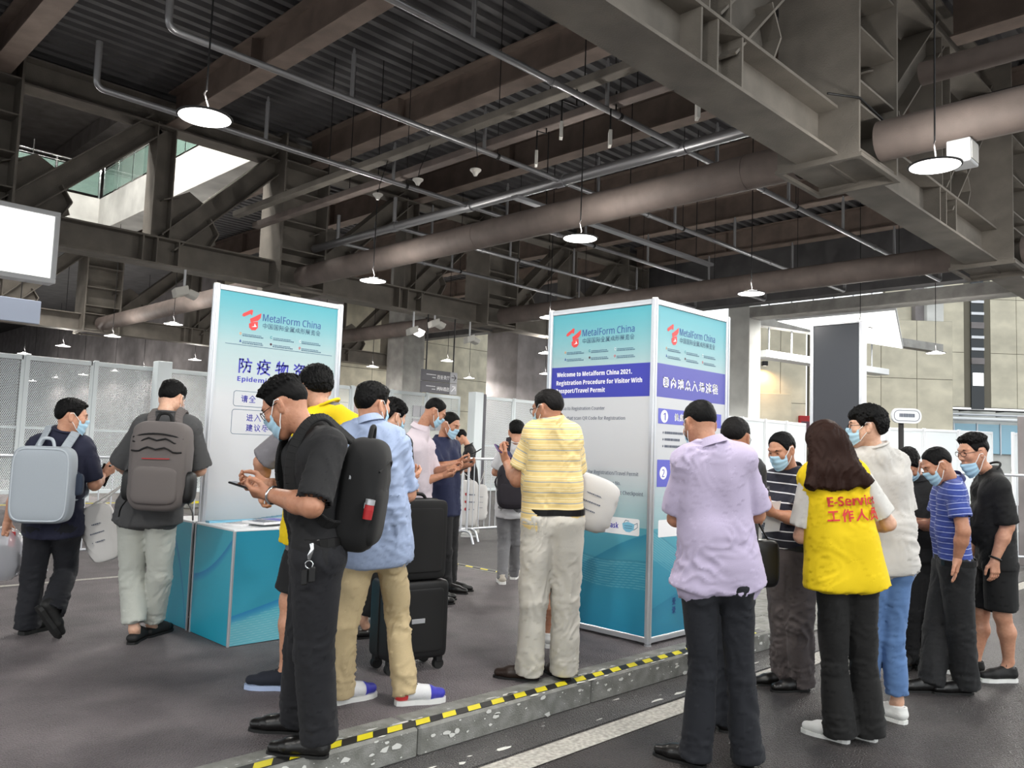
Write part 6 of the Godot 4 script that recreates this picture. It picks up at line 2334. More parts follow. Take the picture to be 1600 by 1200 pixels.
	for s in ["l", "r"]:
		var sg := -1.0 if s == "l" else 1.0
		var Hh: Vector3 = j["h" + s]
		var K: Vector3 = j["k" + s]
		var A: Vector3 = j["a" + s]
		bones.append([m + up * wh + hx * sg * 0.062 * w + fw * 0.01, Hh, 0.079 * w * minf(fat, 1.25) + 0.006, 0.086 * w + te * 0.4, 0.04, 2])
		bones.append([Hh - fw * 0.035 - Vector3.UP * 0.01, Hh - fw * 0.030 - Vector3.UP * 0.05, 0.074 * w, 0.066 * w, 0.04, 0])
		if d.has("shorts"):
			bones.append([Hh, Hh.lerp(K, d.shorts), 0.076 * w + te, 0.078 * w + te, 0.02, 1])
		else:
			bones.append([Hh, K, 0.074 * w + te, 0.052 * w + te, 0.018, 0])
			var end := A.lerp(K, d.get("crop", 0.0))
			if d.get("crop", 0.0) == 0.0: end = Vector3(A.x, minf(A.y, maxf(0.040, A.y - 0.05)), A.z) - fw * 0.01
			bones.append([K, end, 0.052 * w + te, cuff, 0.018, 1])
	var fl := field_of(bones, cell)
	var sl2 := fl.surface()
	fold(sl2, d.seed + 3, d.get("leg_fold", 0.007), Vector3(9, 2.5, 9), Vector3(5, 8, 5), j.kl.y, j.pv.y)
	# extra creases at knee and ankle
	var nz := FastNoiseLite.new()
	nz.seed = d.seed + 5
	nz.frequency = 1.0
	var vs: PackedVector3Array = sl2[0]
	for i in vs.size():
		var p := vs[i]
		var c := 0.0
		for s in ["l", "r"]:
			var K: Vector3 = j["k" + s]
			var A: Vector3 = j["a" + s]
			c = maxf(c, maxf(exp(-pow((p.y - K.y) / 0.07, 2.0)) * 0.6, exp(-pow((p.y - A.y - 0.03) / 0.055, 2.0))))
		if c > 0.05: vs[i] = p + (sl2[1][i] as Vector3).normalized() * nz.get_noise_3d(p.x * 9.0, p.y * 30.0, p.z * 9.0) * 0.012 * c
	sl2[0] = vs
	res.legs_sf = sl2
	if d.has("belt"):
		res.belt_mb = band(fl, m + up * (wh - 0.022), up, 0.036, 0.006)
	res.front = fw
	return res

func finish(d: Dictionary, r: Dictionary) -> void:       # meshes are made on the main thread
	var pt := Parts.new()
	pt.add(shell(r.body_sf), Transform3D())
	pt.add(KIT.head, r.head_xf)
	for k in 2:
		var b := look(d.hands[k], d.backs[k])
		if k == 0: b = Basis(-b.x, b.y, b.z)         # the left hand mirrors the right one
		pt.add(KIT["hand_" + d.get("grip", ["hold", "hold"])[k]], Transform3D(b.scaled(Vector3.ONE * 0.96), d.j["wl" if k == 0 else "wr"]))
	r.body = pt.mesh()
	r.top = shell(r.top_sf, r.top_uv)
	r.collar = r.collar_mb.mesh()
	r.legs = shell(r.legs_sf)
	if r.has("belt_mb"): r.belt = r.belt_mb.mesh()

func dress(d: Dictionary, r: Dictionary) -> Node3D:
	finish(d, r)
	var t := thing("person", d.label, "person", d.at)
	put_mesh("body", r.body, M[d.get("skin", "skin")], t)
	var tn: String = d.get("top_name", "shirt")
	var top := put_mesh(tn, r.top, d.top, t)
	put_mesh("collar", r.collar, d.get("collar_mat", d.top), top)
	var tr := put_mesh("shorts" if d.has("shorts") else "trousers", r.legs, d.bottom, t)
	if r.has("belt"): put_mesh("belt", r.belt, M.leather, tr)
	if d.has("hair"):
		put_mesh("hair", KIT["hair_" + d.hair], M[d.get("hair_mat", "hair_black")], t, r.head_xf)
	put_mesh("eyebrows", KIT.brows, M[d.get("hair_mat", "hair_black")], t, r.head_xf)
	put_mesh("eyes", KIT.eyes, M.hair_black, t, r.head_xf)
	if d.get("mask", true):
		var xf: Transform3D = r.head_xf
		if d.has("mask_low"): xf = xf * Transform3D(Basis(Vector3.RIGHT, 0.25), Vector3(0, -0.035, 0.004))
		var mk := put_mesh("face_mask", KIT.mask, M.mask_blue, t, xf)
		put_mesh("ear_loop", KIT.loop_a, M.loop_white, mk)
		put_mesh("ear_loop", KIT.loop_b, M.loop_white, mk)
	if d.has("glasses"): put_mesh("glasses", KIT.glasses, M.glass_rim, t, r.head_xf)
	for k in 2:
		var A: Vector3 = d.j["al" if k == 0 else "ar"]
		var dir: Vector3 = d.toes[k]
		var sh: Dictionary = KIT["shoe_" + d.get("shoe", "dress")]
		var fl := Vector3(dir.x, 0, dir.z).normalized()
		var b := look(dir if dir.y < -0.2 else fl, Vector3.UP)
		var sc: float = d.get("shoe_size", 1.0)
		b = b.scaled(Vector3.ONE * sc)
		var o := A - fl * 0.045 * sc
		if dir.y < -0.2: o = A - b * Vector3(0, 0.09, 0.045)
		else: o.y = maxf(0.0, A.y - 0.10) if d.get("lift", [0, 0])[k] else 0.0
		var xf := Transform3D(b, o)
		var so := put_mesh("shoe", sh.upper, d.get("shoe_mat", M.leather), t, xf)
		put_mesh("sole", sh.sole, d.get("sole_mat", M.rubber_dark), so)
		if d.has("shoe_parts"):
			put_mesh("toe_cap", sh.toe, M.print_blue, so)
			put_mesh("heel_counter", sh.heel, M.print_red, so)
		if d.get("shoe", "dress") != "mule": put_mesh("laces", sh.laces, d.get("lace_mat", M.leather), so)
	return t
func people_data() -> Array:
	return [
		{"at": P(1.721, 6.251, PLAT), "face": Vector3(0.957, -0.15, 0.249), "toes": [Vector3(0.858, 0, -0.514), Vector3(0.553, -0.828, -0.097)], "hands": [Vector3(-0.069, -0.976, -0.207), Vector3(0.876, 0.477, -0.067)], "backs": [Vector3(-0.832, 0, -0.555), Vector3(0.374, -0.636, 0.675)],
			"j": {"hd": Vector3(0.085, 1.468, 0.251), "nk": Vector3(0.054, 1.358, 0.208), "sl": Vector3(-0.07, 1.27, 0.102), "sr": Vector3(0.186, 1.268, 0.258), "el": Vector3(-0.139, 0.956, -0.003), "er": Vector3(0.267, 1.015, 0.24), "wl": Vector3(-0.162, 0.75, -0.078), "wr": Vector3(0.364, 1.074, 0.088), "pv": Vector3(0.049, 0.791, 0.138), "hl": Vector3(-0.007, 0.727, 0.075), "hr": Vector3(0.131, 0.73, 0.171), "kl": Vector3(-0.005, 0.394, 0.011), "kr": Vector3(0.199, 0.414, 0.019), "al": Vector3(-0.009, 0.085, 0), "ar": Vector3(0.058, 0.225, 0.253)},
			"label": "person in navy T-shirt and dark trousers walking with a pale grey backpack", "seed": 11, "top": cloth("navy", Color(0.10, 0.11, 0.20)), "bottom": cloth("ink", Color(0.065, 0.07, 0.10)), "hair": "short", "skin": "skin", "top_name": "t_shirt", "sleeve": 0.86, "sleeve_r": 0.078, "cuff": 0.095, "leg_ease": 0.024, "shoe": "sneaker", "shoe_mat": M.rubber_dark, "grip": ["grip", "hold"], "hem": 0.06},
		{"at": P(2.219, 5.592, PLAT), "face": Vector3(0.73, -0.442, -0.521), "toes": [Vector3(0.634, 0, -0.774), Vector3(0.858, 0, -0.514)], "hands": [Vector3(0.828, 0.098, -0.552), Vector3(0.466, 0.188, -0.865)], "backs": [Vector3(0, -1, 0), Vector3(0, -1, 0)],
			"j": {"hd": Vector3(0.031, 1.611, 0.128), "nk": Vector3(-0.002, 1.489, 0.166), "sl": Vector3(-0.11, 1.411, 0.05), "sr": Vector3(0.118, 1.418, 0.237), "el": Vector3(-0.169, 1.159, -0.123), "er": Vector3(0.211, 1.147, 0.227), "wl": Vector3(-0.01, 1.086, -0.313), "wr": Vector3(0.259, 1.122, -0.039), "pv": Vector3(-0.045, 0.88, 0.054), "hl": Vector3(-0.107, 0.83, -0.013), "hr": Vector3(0.021, 0.837, 0.116), "kl": Vector3(-0.069, 0.439, -0.076), "kr": Vector3(0.073, 0.433, 0.037), "al": Vector3(-0.055, 0.09, -0.002), "ar": Vector3(0.102, 0.085, -0.12)},
			"label": "person in loose charcoal T-shirt and pale grey trousers with a taupe backpack", "seed": 12, "top": cloth("charcoal", Color(0.27, 0.27, 0.275)), "bottom": cloth("pale_grey", Color(0.72, 0.73, 0.70)), "hair": "short", "skin": "skin_pale", "top_name": "t_shirt", "sleeve": 0.95, "sleeve_r": 0.105, "ease": 0.030, "flare": 0.02, "cuff": 0.092, "leg_ease": 0.028, "shoe": "mule", "shoe_mat": M.rubber_dark, "crop": 0.12, "hem": 0.05},
		{"at": P(2.016, 3.252, PLAT), "face": Vector3(-0.509, -0.535, -0.674), "toes": [Vector3(-0.633, 0, -0.774), Vector3(-0.633, 0, -0.774)], "hands": [Vector3(-0.628, 0.119, -0.769), Vector3(-0.774, 0, -0.634)], "backs": [Vector3(-0.514, -0.818, 0.257), Vector3(0.3, -0.742, -0.599)],
			"j": {"hd": Vector3(-0.139, 1.513, -0.053), "nk": Vector3(-0.04, 1.414, 0.035), "sl": Vector3(-0.083, 1.343, 0.24), "sr": Vector3(0.059, 1.349, -0.186), "el": Vector3(-0.201, 1.098, 0.306), "er": Vector3(0.057, 1.127, -0.241), "wl": Vector3(-0.245, 1.129, 0.053), "wr": Vector3(-0.123, 1.157, -0.22), "pv": Vector3(0.001, 0.905, 0.032), "hl": Vector3(-0.049, 0.858, 0.133), "hr": Vector3(0.052, 0.829, -0.053), "kl": Vector3(-0.03, 0.46, 0.107), "kr": Vector3(0.059, 0.412, -0.121), "al": Vector3(0.01, 0.12, 0.109), "ar": Vector3(0.091, 0.108, -0.209)},
			"label": "stocky person in black short-sleeved shirt looking down at a phone, keys on belt", "seed": 13, "top": cloth("black_cloth", Color(0.075, 0.075, 0.085)), "bottom": cloth("black_navy", Color(0.07, 0.072, 0.095)), "hair": "tuft", "skin": "skin_tan", "w": 1.14, "fat": 1.05, "head": 1.02, "collar": "shirt", "sleeve": 0.92, "sleeve_r": 0.095, "tuck": true, "waist": 0.12, "belt": true, "cuff": 0.10, "leg_ease": 0.03, "glasses": true, "shoe": "dress", "cell": 0.0105, "fold": 0.007},
		{"at": P(2.387, 4.131, PLAT), "face": Vector3(0.215, -0.303, -0.928), "toes": [Vector3(-0.707, 0, -0.707), Vector3(-0.224, 0, -0.975)], "hands": [Vector3(-0.069, -0.976, -0.207), Vector3(0.143, -0.808, -0.571)], "backs": [Vector3(-0.933, 0, -0.359), Vector3(-0.475, 0, 0.88)],
			"j": {"hd": Vector3(0.045, 1.654, 0.162), "nk": Vector3(0.089, 1.542, 0.235), "sl": Vector3(-0.087, 1.421, 0.188), "sr": Vector3(0.249, 1.429, 0.269), "el": Vector3(-0.184, 1.241, 0.027), "er": Vector3(0.325, 1.17, 0.174), "wl": Vector3(-0.113, 1.104, -0.059), "wr": Vector3(0.38, 1.067, 0.004), "pv": Vector3(0.092, 0.935, 0.199), "hl": Vector3(0.032, 0.872, 0.159), "hr": Vector3(0.17, 0.87, 0.212), "kl": Vector3(-0.001, 0.491, 0.083), "kr": Vector3(0.198, 0.467, 0.109), "al": Vector3(0.027, 0.121, 0.041), "ar": Vector3(0.325, 0.09, -0.09)},
			"label": "person in yellow vest over grey T-shirt leaning on the leaflet counter", "seed": 14, "top": cloth("mid_grey", Color(0.47, 0.46, 0.48)), "vest": cloth("vest_yellow", Color(0.93, 0.80, 0.03)), "bottom": cloth("black_cloth", Color(0.075, 0.075, 0.085)), "hair": "mop", "skin": "skin", "top_name": "t_shirt", "sleeve": 0.92, "sleeve_r": 0.09, "shorts": 0.85, "shoe": "sneaker", "shoe_mat": cloth("shoe_navy", Color(0.08, 0.10, 0.15)), "sole_mat": M.sole_blue, "mask": false, "collar_mat": M.vest_yellow},
		{"at": P(2.673, 3.560, PLAT), "face": Vector3(0.988, -0.122, -0.093), "toes": [Vector3(0.999, 0, 0.035), Vector3(0.915, 0, 0.403)], "hands": [Vector3(0.865, 0.188, -0.465), Vector3(0.865, 0.188, -0.465)], "backs": [Vector3(0, -1, 0), Vector3(0, -1, 0)],
			"j": {"hd": Vector3(-0.136, 1.563, -0.015), "nk": Vector3(-0.16, 1.46, 0.005), "sl": Vector3(-0.233, 1.389, -0.076), "sr": Vector3(-0.022, 1.372, 0.062), "el": Vector3(-0.196, 1.111, -0.184), "er": Vector3(0.074, 1.099, 0.057), "wl": Vector3(-0.004, 1.149, -0.3), "wr": Vector3(0.2, 1.173, -0.121), "pv": Vector3(-0.085, 0.838, 0.01), "hl": Vector3(-0.138, 0.781, -0.049), "hr": Vector3(0, 0.795, 0.033), "kl": Vector3(-0.192, 0.411, -0.089), "kr": Vector3(0.088, 0.435, -0.005), "al": Vector3(-0.155, 0.093, -0.145), "ar": Vector3(0.097, 0.099, 0.08)},
			"label": "person in light blue shirt and khaki trousers, seen from behind", "seed": 15, "top": cloth("light_blue", Color(0.62, 0.68, 0.80)), "bottom": cloth("khaki", Color(0.76, 0.68, 0.53)), "hair": "short", "skin": "skin", "collar": "shirt", "sleeve": 0.92, "sleeve_r": 0.085, "ease": 0.024, "hem": 0.045, "cuff": 0.080, "leg_ease": 0.016, "leg_fold": 0.011, "shoe": "sneaker", "shoe_mat": cloth("shoe_white", Color(0.85, 0.85, 0.86)), "sole_mat": M.rubber_white, "shoe_parts": true, "fold": 0.014},
		{"at": P(3.459, 4.844, PLAT), "face": Vector3(0.962, -0.262, 0.075), "toes": [Vector3(0.974, 0, 0.225), Vector3(0.974, 0, 0.225)], "hands": [Vector3(0.816, -0.577, 0), Vector3(0.816, -0.577, 0)], "backs": [Vector3(0, -1, 0), Vector3(0, -1, 0)],
			"j": {"hd": Vector3(0.016, 1.554, 0.192), "nk": Vector3(-0.007, 1.445, 0.157), "sl": Vector3(-0.09, 1.368, 0.065), "sr": Vector3(0.123, 1.368, 0.207), "el": Vector3(-0.025, 1.093, -0.043), "er": Vector3(0.187, 1.09, 0.168), "wl": Vector3(0.167, 1.002, -0.146), "wr": Vector3(0.297, 1.056, -0.009), "pv": Vector3(0.03, 0.887, 0.13), "hl": Vector3(-0.014, 0.83, 0.08), "hr": Vector3(0.1, 0.832, 0.152), "kl": Vector3(0.03, 0.412, 0.077), "kr": Vector3(0.219, 0.393, 0.051), "al": Vector3(-0.028, 0.13, 0.015), "ar": Vector3(0.257, 0.085, -0.02)},
			"label": "person in black shirt standing between the light blue and pink shirts", "seed": 16, "top": cloth("black_cloth", Color(0.075, 0.075, 0.085)), "bottom": cloth("black_cloth", Color(0.07, 0.07, 0.08)), "hair": "mop", "skin": "skin_pale", "w": 0.88, "sleeve": 0.9, "cuff": 0.075, "crop": 0.14, "shoe": "mule", "shoe_mat": M.leather, "shoe_size": 0.92, "cell": 0.014},
		{"at": P(4.641, 5.475, PLAT), "face": Vector3(0.665, -0.562, 0.492), "toes": [Vector3(0.894, 0, 0.448), Vector3(0.894, 0, 0.448)], "hands": [Vector3(0.703, 0.1, 0.704), Vector3(0.765, 0.148, 0.627)], "backs": [Vector3(0.357, -0.909, -0.214), Vector3(-0.214, -0.909, 0.357)],
			"j": {"hd": Vector3(-0.114, 1.656, 0.017), "nk": Vector3(-0.205, 1.507, -0.063), "sl": Vector3(0.042, 1.423, -0.308), "sr": Vector3(-0.279, 1.394, -0.093), "el": Vector3(0.158, 1.125, -0.283), "er": Vector3(-0.226, 1.041, -0.037), "wl": Vector3(0.139, 1.164, -0.041), "wr": Vector3(-0.005, 1.111, 0.036), "pv": Vector3(-0.108, 0.851, -0.154), "hl": Vector3(-0.031, 0.776, -0.227), "hr": Vector3(-0.147, 0.789, -0.101), "kl": Vector3(0.064, 0.369, -0.207), "kr": Vector3(-0.075, 0.394, -0.074), "al": Vector3(0.11, 0.085, -0.169), "ar": Vector3(-0.035, 0.085, -0.03)},
			"label": "person in pinkish white shirt and face mask reading a phone behind the suitcases", "seed": 17, "top": cloth("pink_white", Color(0.84, 0.79, 0.82)), "bottom": cloth("black_cloth", Color(0.07, 0.07, 0.08)), "hair": "crew", "skin": "skin_tan", "collar": "shirt", "sleeve": 0.88, "sleeve_r": 0.085, "hem": 0.03, "cell": 0.013},
		{"at": P(5.166, 5.869, PLAT), "face": Vector3(0.299, -0.401, 0.866), "toes": [Vector3(0.624, 0, 0.781), Vector3(0.447, 0, 0.895)], "hands": [Vector3(0.759, 0.195, 0.621), Vector3(0.614, 0.241, 0.751)], "backs": [Vector3(0.229, -0.97, -0.076), Vector3(-0.076, -0.97, 0.229)],
			"j": {"hd": Vector3(-0.138, 1.567, 0.04), "nk": Vector3(-0.167, 1.414, -0.036), "sl": Vector3(0.054, 1.364, -0.103), "sr": Vector3(-0.283, 1.357, -0.016), "el": Vector3(0.103, 1.117, -0.125), "er": Vector3(-0.315, 1.16, 0.1), "wl": Vector3(-0.017, 1.187, 0.118), "wr": Vector3(-0.16, 1.224, 0.205), "pv": Vector3(-0.066, 0.836, -0.042), "hl": Vector3(0.008, 0.753, -0.077), "hr": Vector3(-0.118, 0.76, -0.032), "kl": Vector3(0.049, 0.363, -0.08), "kr": Vector3(-0.083, 0.379, -0.012), "al": Vector3(0.058, 0.085, -0.079), "ar": Vector3(-0.053, 0.085, -0.017)},
			"label": "person in navy polo shirt and face mask holding a black phone", "seed": 18, "top": cloth("navy_polo", Color(0.11, 0.14, 0.27)), "bottom": cloth("black_cloth", Color(0.07, 0.07, 0.08)), "hair": "crew", "skin": "skin_tan", "collar": "shirt", "sleeve": 0.8, "sleeve_r": 0.085, "hem": 0.03, "cell": 0.014},
		{"at": P(9.506, 10.317, 0), "face": Vector3(-0.662, -0.551, -0.507), "toes": [Vector3(-0.894, 0, -0.448), Vector3(-0.894, 0, -0.448)], "hands": [Vector3(-0.701, 0.124, -0.702), Vector3(-0.707, 0, -0.707)], "backs": [Vector3(0, -1, 0), Vector3(0, -1, 0)],
			"j": {"hd": Vector3(-0.269, 1.674, -0.079), "nk": Vector3(-0.163, 1.516, 0.008), "sl": Vector3(-0.27, 1.431, 0.147), "sr": Vector3(0.018, 1.431, -0.104), "el": Vector3(-0.274, 1.131, 0.138), "er": Vector3(0.02, 1.121, -0.137), "wl": Vector3(-0.284, 1.135, -0.013), "wr": Vector3(-0.15, 1.141, -0.163), "pv": Vector3(-0.077, 0.933, 0.029), "hl": Vector3(-0.124, 0.85, 0.085), "hr": Vector3(-0.015, 0.842, -0.033), "kl": Vector3(-0.089, 0.418, 0.072), "kr": Vector3(0.036, 0.407, -0.031), "al": Vector3(-0.047, 0.096, 0.077), "ar": Vector3(0.09, 0.1, -0.04)},
			"label": "person in black T-shirt by the barrier carrying white tote bags", "seed": 19, "top": cloth("black_cloth", Color(0.075, 0.075, 0.085)), "bottom": cloth("cream_cloth", Color(0.78, 0.77, 0.75)), "hair": "short", "skin": "skin", "top_name": "t_shirt", "sleeve": 0.8, "shoe": "sneaker", "shoe_mat": M.rubber_white, "sole_mat": M.rubber_white, "mask": false, "cell": 0.018, "hem": 0.0},
		{"at": P(5.936, 5.974, PLAT), "face": Vector3(0.728, -0.196, -0.658), "toes": [Vector3(0.634, 0, -0.774), Vector3(0.832, 0, -0.554)], "hands": [Vector3(0.877, 0.095, -0.471), Vector3(0.877, 0.095, -0.471)], "backs": [Vector3(0, -1, 0), Vector3(0, -1, 0)],
			"j": {"hd": Vector3(-0.02, 1.53, 0.154), "nk": Vector3(-0.016, 1.426, 0.146), "sl": Vector3(-0.106, 1.343, 0.046), "sr": Vector3(0.083, 1.346, 0.235), "el": Vector3(-0.103, 1.118, -0.047), "er": Vector3(0.205, 1.132, 0.22), "wl": Vector3(0.09, 1.102, -0.14), "wr": Vector3(0.302, 1.097, 0.029), "pv": Vector3(-0.008, 0.827, 0.086), "hl": Vector3(-0.045, 0.773, 0.043), "hr": Vector3(0.042, 0.777, 0.13), "kl": Vector3(0.023, 0.402, -0.016), "kr": Vector3(0.153, 0.413, 0.03), "al": Vector3(-0.031, 0.097, 0.036), "ar": Vector3(0.295, 0.085, -0.121)},
			"label": "young person in white T-shirt and grey track trousers walking away with a dark backpack", "seed": 20, "top": cloth("white_cloth", Color(0.86, 0.86, 0.87)), "bottom": cloth("track_grey", Color(0.47, 0.47, 0.48)), "hair": "short", "skin": "skin", "top_name": "t_shirt", "w": 0.88, "sleeve": 0.8, "sleeve_r": 0.075, "cuff": 0.062, "leg_ease": 0.02, "shoe": "sneaker", "shoe_mat": cloth("shoe_cream", Color(0.76, 0.73, 0.68)), "sole_mat": M.rubber_white, "mask": false, "cell": 0.014},
		{"at": P(3.707, 3.328, PLAT), "face": Vector3(-0.126, -0.218, -0.968), "toes": [Vector3(-0.514, 0, -0.858), Vector3(0.317, 0, -0.949)], "hands": [Vector3(-0.132, 0.839, -0.528), Vector3(-0.22, 0.83, -0.513)], "backs": [Vector3(-0.524, 0.212, -0.825), Vector3(-0.875, 0.206, 0.437)],
			"j": {"hd": Vector3(-0.109, 1.604, 0.044), "nk": Vector3(-0.096, 1.528, 0.077), "sl": Vector3(-0.151, 1.456, -0.015), "sr": Vector3(0.004, 1.449, 0.14), "el": Vector3(-0.182, 1.177, -0.12), "er": Vector3(0.153, 1.178, 0.059), "wl": Vector3(-0.114, 1.279, -0.281), "wr": Vector3(0.073, 1.22, -0.214), "pv": Vector3(-0.058, 0.996, 0.055), "hl": Vector3(-0.107, 0.94, -0.001), "hr": Vector3(0.006, 0.946, 0.113), "kl": Vector3(-0.107, 0.472, -0.026), "kr": Vector3(0.06, 0.471, 0.085), "al": Vector3(-0.089, 0.085, -0.051), "ar": Vector3(0.092, 0.085, 0.058)},
			"label": "older person in yellow striped polo shirt and cream trousers holding up a phone", "seed": 21, "stripes": true, "top": striped("yellow_stripe", Color8(226, 200, 136), [[0.0, 0.10, Color8(156, 160, 164)], [0.30, 0.05, Color8(238, 224, 186)], [0.52, 0.06, Color8(240, 226, 190)], [0.75, 0.05, Color8(214, 186, 120)]], 0.062), "bottom": cloth("cream_trousers", Color(0.79, 0.77, 0.73)), "hair": "elder", "hair_mat": "hair_grey", "skin": "skin_tan", "collar": "shirt", "collar_mat": cloth("polo_collar", Color(0.86, 0.74, 0.50)), "sleeve": 0.75, "sleeve_r": 0.090, "ease": 0.020, "tuck": true, "waist": 0.085, "belt": true, "cuff": 0.098, "leg_ease": 0.034, "leg_fold": 0.012, "glasses": true, "shoe": "dress", "shoe_mat": M.leather_brown, "w": 1.04, "grip": ["hold", "relaxed"]},
		{"at": P(4.325, 3.881, PLAT), "face": Vector3(0.427, -0.302, -0.853), "toes": [Vector3(0.555, 0, -0.832), Vector3(0.832, 0, -0.554)], "hands": [Vector3(0.533, 0.282, -0.798), Vector3(0.865, -0.188, -0.465)], "backs": [Vector3(0, -1, 0), Vector3(0, -1, 0)],
			"j": {"hd": Vector3(-0.076, 1.424, 0.085), "nk": Vector3(-0.068, 1.326, 0.082), "sl": Vector3(-0.152, 1.277, -0.008), "sr": Vector3(0.03, 1.287, 0.176), "el": Vector3(-0.063, 1.013, -0.091), "er": Vector3(0.11, 1.026, 0.141), "wl": Vector3(0.124, 1.003, -0.188), "wr": Vector3(0.263, 0.951, 0.087), "pv": Vector3(-0.025, 0.802, 0.066), "hl": Vector3(-0.072, 0.764, 0.014), "hr": Vector3(0.035, 0.769, 0.122), "kl": Vector3(-0.006, 0.375, 0.008), "kr": Vector3(0.082, 0.379, 0.097), "al": Vector3(-0.001, 0.089, 0.009), "ar": Vector3(0.237, 0.085, -0.038)},
			"label": "person in dark shorts hidden behind the yellow striped polo, one bare leg showing", "seed": 22, "top": cloth("mid_grey", Color(0.47, 0.46, 0.48)), "bottom": cloth("black_cloth", Color(0.07, 0.07, 0.08)), "hair": "short", "skin": "skin_tan", "top_name": "t_shirt", "w": 0.9, "shorts": 0.75, "shoe": "sneaker", "shoe_mat": M.rubber_white, "sole_mat": M.rubber_white, "cell": 0.016},
		{"at": P(3.651, 2.151, 0), "face": Vector3(0.419, -0.414, -0.808), "toes": [Vector3(-0.141, 0, -0.99), Vector3(0.832, 0, -0.554)], "hands": [Vector3(0.846, 0.276, -0.455), Vector3(0.456, 0.276, -0.846)], "backs": [Vector3(0, -1, 0), Vector3(0, -1, 0)],
			"j": {"hd": Vector3(-0.128, 1.654, -0.04), "nk": Vector3(-0.14, 1.547, 0.035), "sl": Vector3(-0.218, 1.468, -0.052), "sr": Vector3(-0.029, 1.484, 0.139), "el": Vector3(-0.166, 1.187, -0.145), "er": Vector3(0.115, 1.22, 0.14), "wl": Vector3(0.077, 1.206, -0.212), "wr": Vector3(0.293, 1.234, 0.008), "pv": Vector3(-0.071, 0.951, 0.036), "hl": Vector3(-0.127, 0.88, -0.028), "hr": Vector3(0, 0.886, 0.1), "kl": Vector3(-0.08, 0.436, -0.031), "kr": Vector3(0.048, 0.442, 0.098), "al": Vector3(-0.077, 0.085, -0.068), "ar": Vector3(0.103, 0.086, 0.113)},
			"label": "person in lavender short-sleeved shirt and dark navy trousers, seen from behind", "seed": 23, "top": cloth("lavender", Color(0.73, 0.685, 0.79)), "bottom": cloth("deep_navy", Color(0.075, 0.085, 0.115)), "hair": "crew", "skin": "skin_tan", "collar": "shirt", "sleeve": 0.88, "sleeve_r": 0.088, "ease": 0.026, "hem": 0.02, "flare": 0.034, "cuff": 0.098, "leg_ease": 0.016, "shoe": "dress", "w": 1.0, "fold": 0.015, "cell": 0.0105},
		{"at": P(4.154, 2.395, 0), "face": Vector3(0.952, -0.249, -0.176), "toes": [Vector3(0.881, 0, -0.474), Vector3(0.949, 0, -0.316)], "hands": [Vector3(0.865, 0.188, -0.465), Vector3(0.865, 0.188, -0.465)], "backs": [Vector3(0, -1, 0), Vector3(0, -1, 0)],
			"j": {"hd": Vector3(-0.071, 1.601, 0.082), "nk": Vector3(-0.104, 1.508, 0.067), "sl": Vector3(-0.203, 1.432, -0.041), "sr": Vector3(-0.003, 1.435, 0.16), "el": Vector3(-0.111, 1.142, -0.124), "er": Vector3(0.118, 1.153, 0.106), "wl": Vector3(0.115, 1.155, -0.18), "wr": Vector3(0.3, 1.183, 0.008), "pv": Vector3(-0.075, 0.915, 0.028), "hl": Vector3(-0.126, 0.86, -0.028), "hr": Vector3(-0.021, 0.865, 0.077), "kl": Vector3(-0.087, 0.455, -0.036), "kr": Vector3(-0.023, 0.458, 0.029), "al": Vector3(-0.068, 0.102, -0.057), "ar": Vector3(-0.002, 0.088, 0.008)},
			"label": "person with greying hair and glasses standing hidden behind the lavender shirt", "seed": 24, "top": cloth("dark_grey", Color(0.2, 0.2, 0.21)), "bottom": cloth("deep_navy", Color(0.075, 0.085, 0.115)), "hair": "elder", "hair_mat": "hair_grey", "skin": "skin_tan", "glasses": true, "sleeve": 0.7, "shoe": "dress", "cell": 0.014},
		{"at": P(5.210, 2.505, 0), "face": Vector3(-0.903, -0.388, -0.181), "toes": [Vector3(-0.857, 0, -0.515), Vector3(-0.774, 0, -0.634)], "hands": [Vector3(-0.752, 0.266, -0.603), Vector3(-0.849, 0.514, 0.121)], "backs": [Vector3(-0.447, -0.843, 0.298), Vector3(0, -0.954, 0.3)],
			"j": {"hd": Vector3(-0.181, 1.555, -0.005), "nk": Vector3(-0.065, 1.415, 0.01), "sl": Vector3(-0.095, 1.362, 0.13), "sr": Vector3(-0.093, 1.358, -0.11), "el": Vector3(-0.211, 1.119, 0.114), "er": Vector3(-0.101, 1.118, -0.145), "wl": Vector3(-0.374, 1.158, 0.04), "wr": Vector3(-0.296, 1.167, -0.022), "pv": Vector3(-0.052, 0.922, -0.018), "hl": Vector3(-0.042, 0.876, 0.057), "hr": Vector3(-0.066, 0.861, -0.082), "kl": Vector3(-0.043, 0.418, 0.061), "kr": Vector3(-0.004, 0.398, -0.072), "al": Vector3(0.03, 0.085, 0.038), "ar": Vector3(0.058, 0.108, -0.1)},
			"label": "older person in navy polo with white stripes and grey trousers, mask on, holding papers", "seed": 25, "stripes": true, "top": striped("navy_stripe", Color8(26, 26, 42), [[0.0, 0.13, Color8(214, 214, 220)]], 0.060), "bottom": cloth("grey_brown", Color(0.33, 0.30, 0.30)), "hair": "elder", "skin": "skin_tan", "collar": "shirt", "collar_mat": cloth("navy_collar", Color(0.10, 0.10, 0.16)), "sleeve": 0.7, "sleeve_r": 0.085, "tuck": true, "waist": 0.09, "belt": true, "cuff": 0.10, "leg_ease": 0.036, "leg_fold": 0.012, "shoe": "dress", "fat": 1.12, "fold": 0.006},
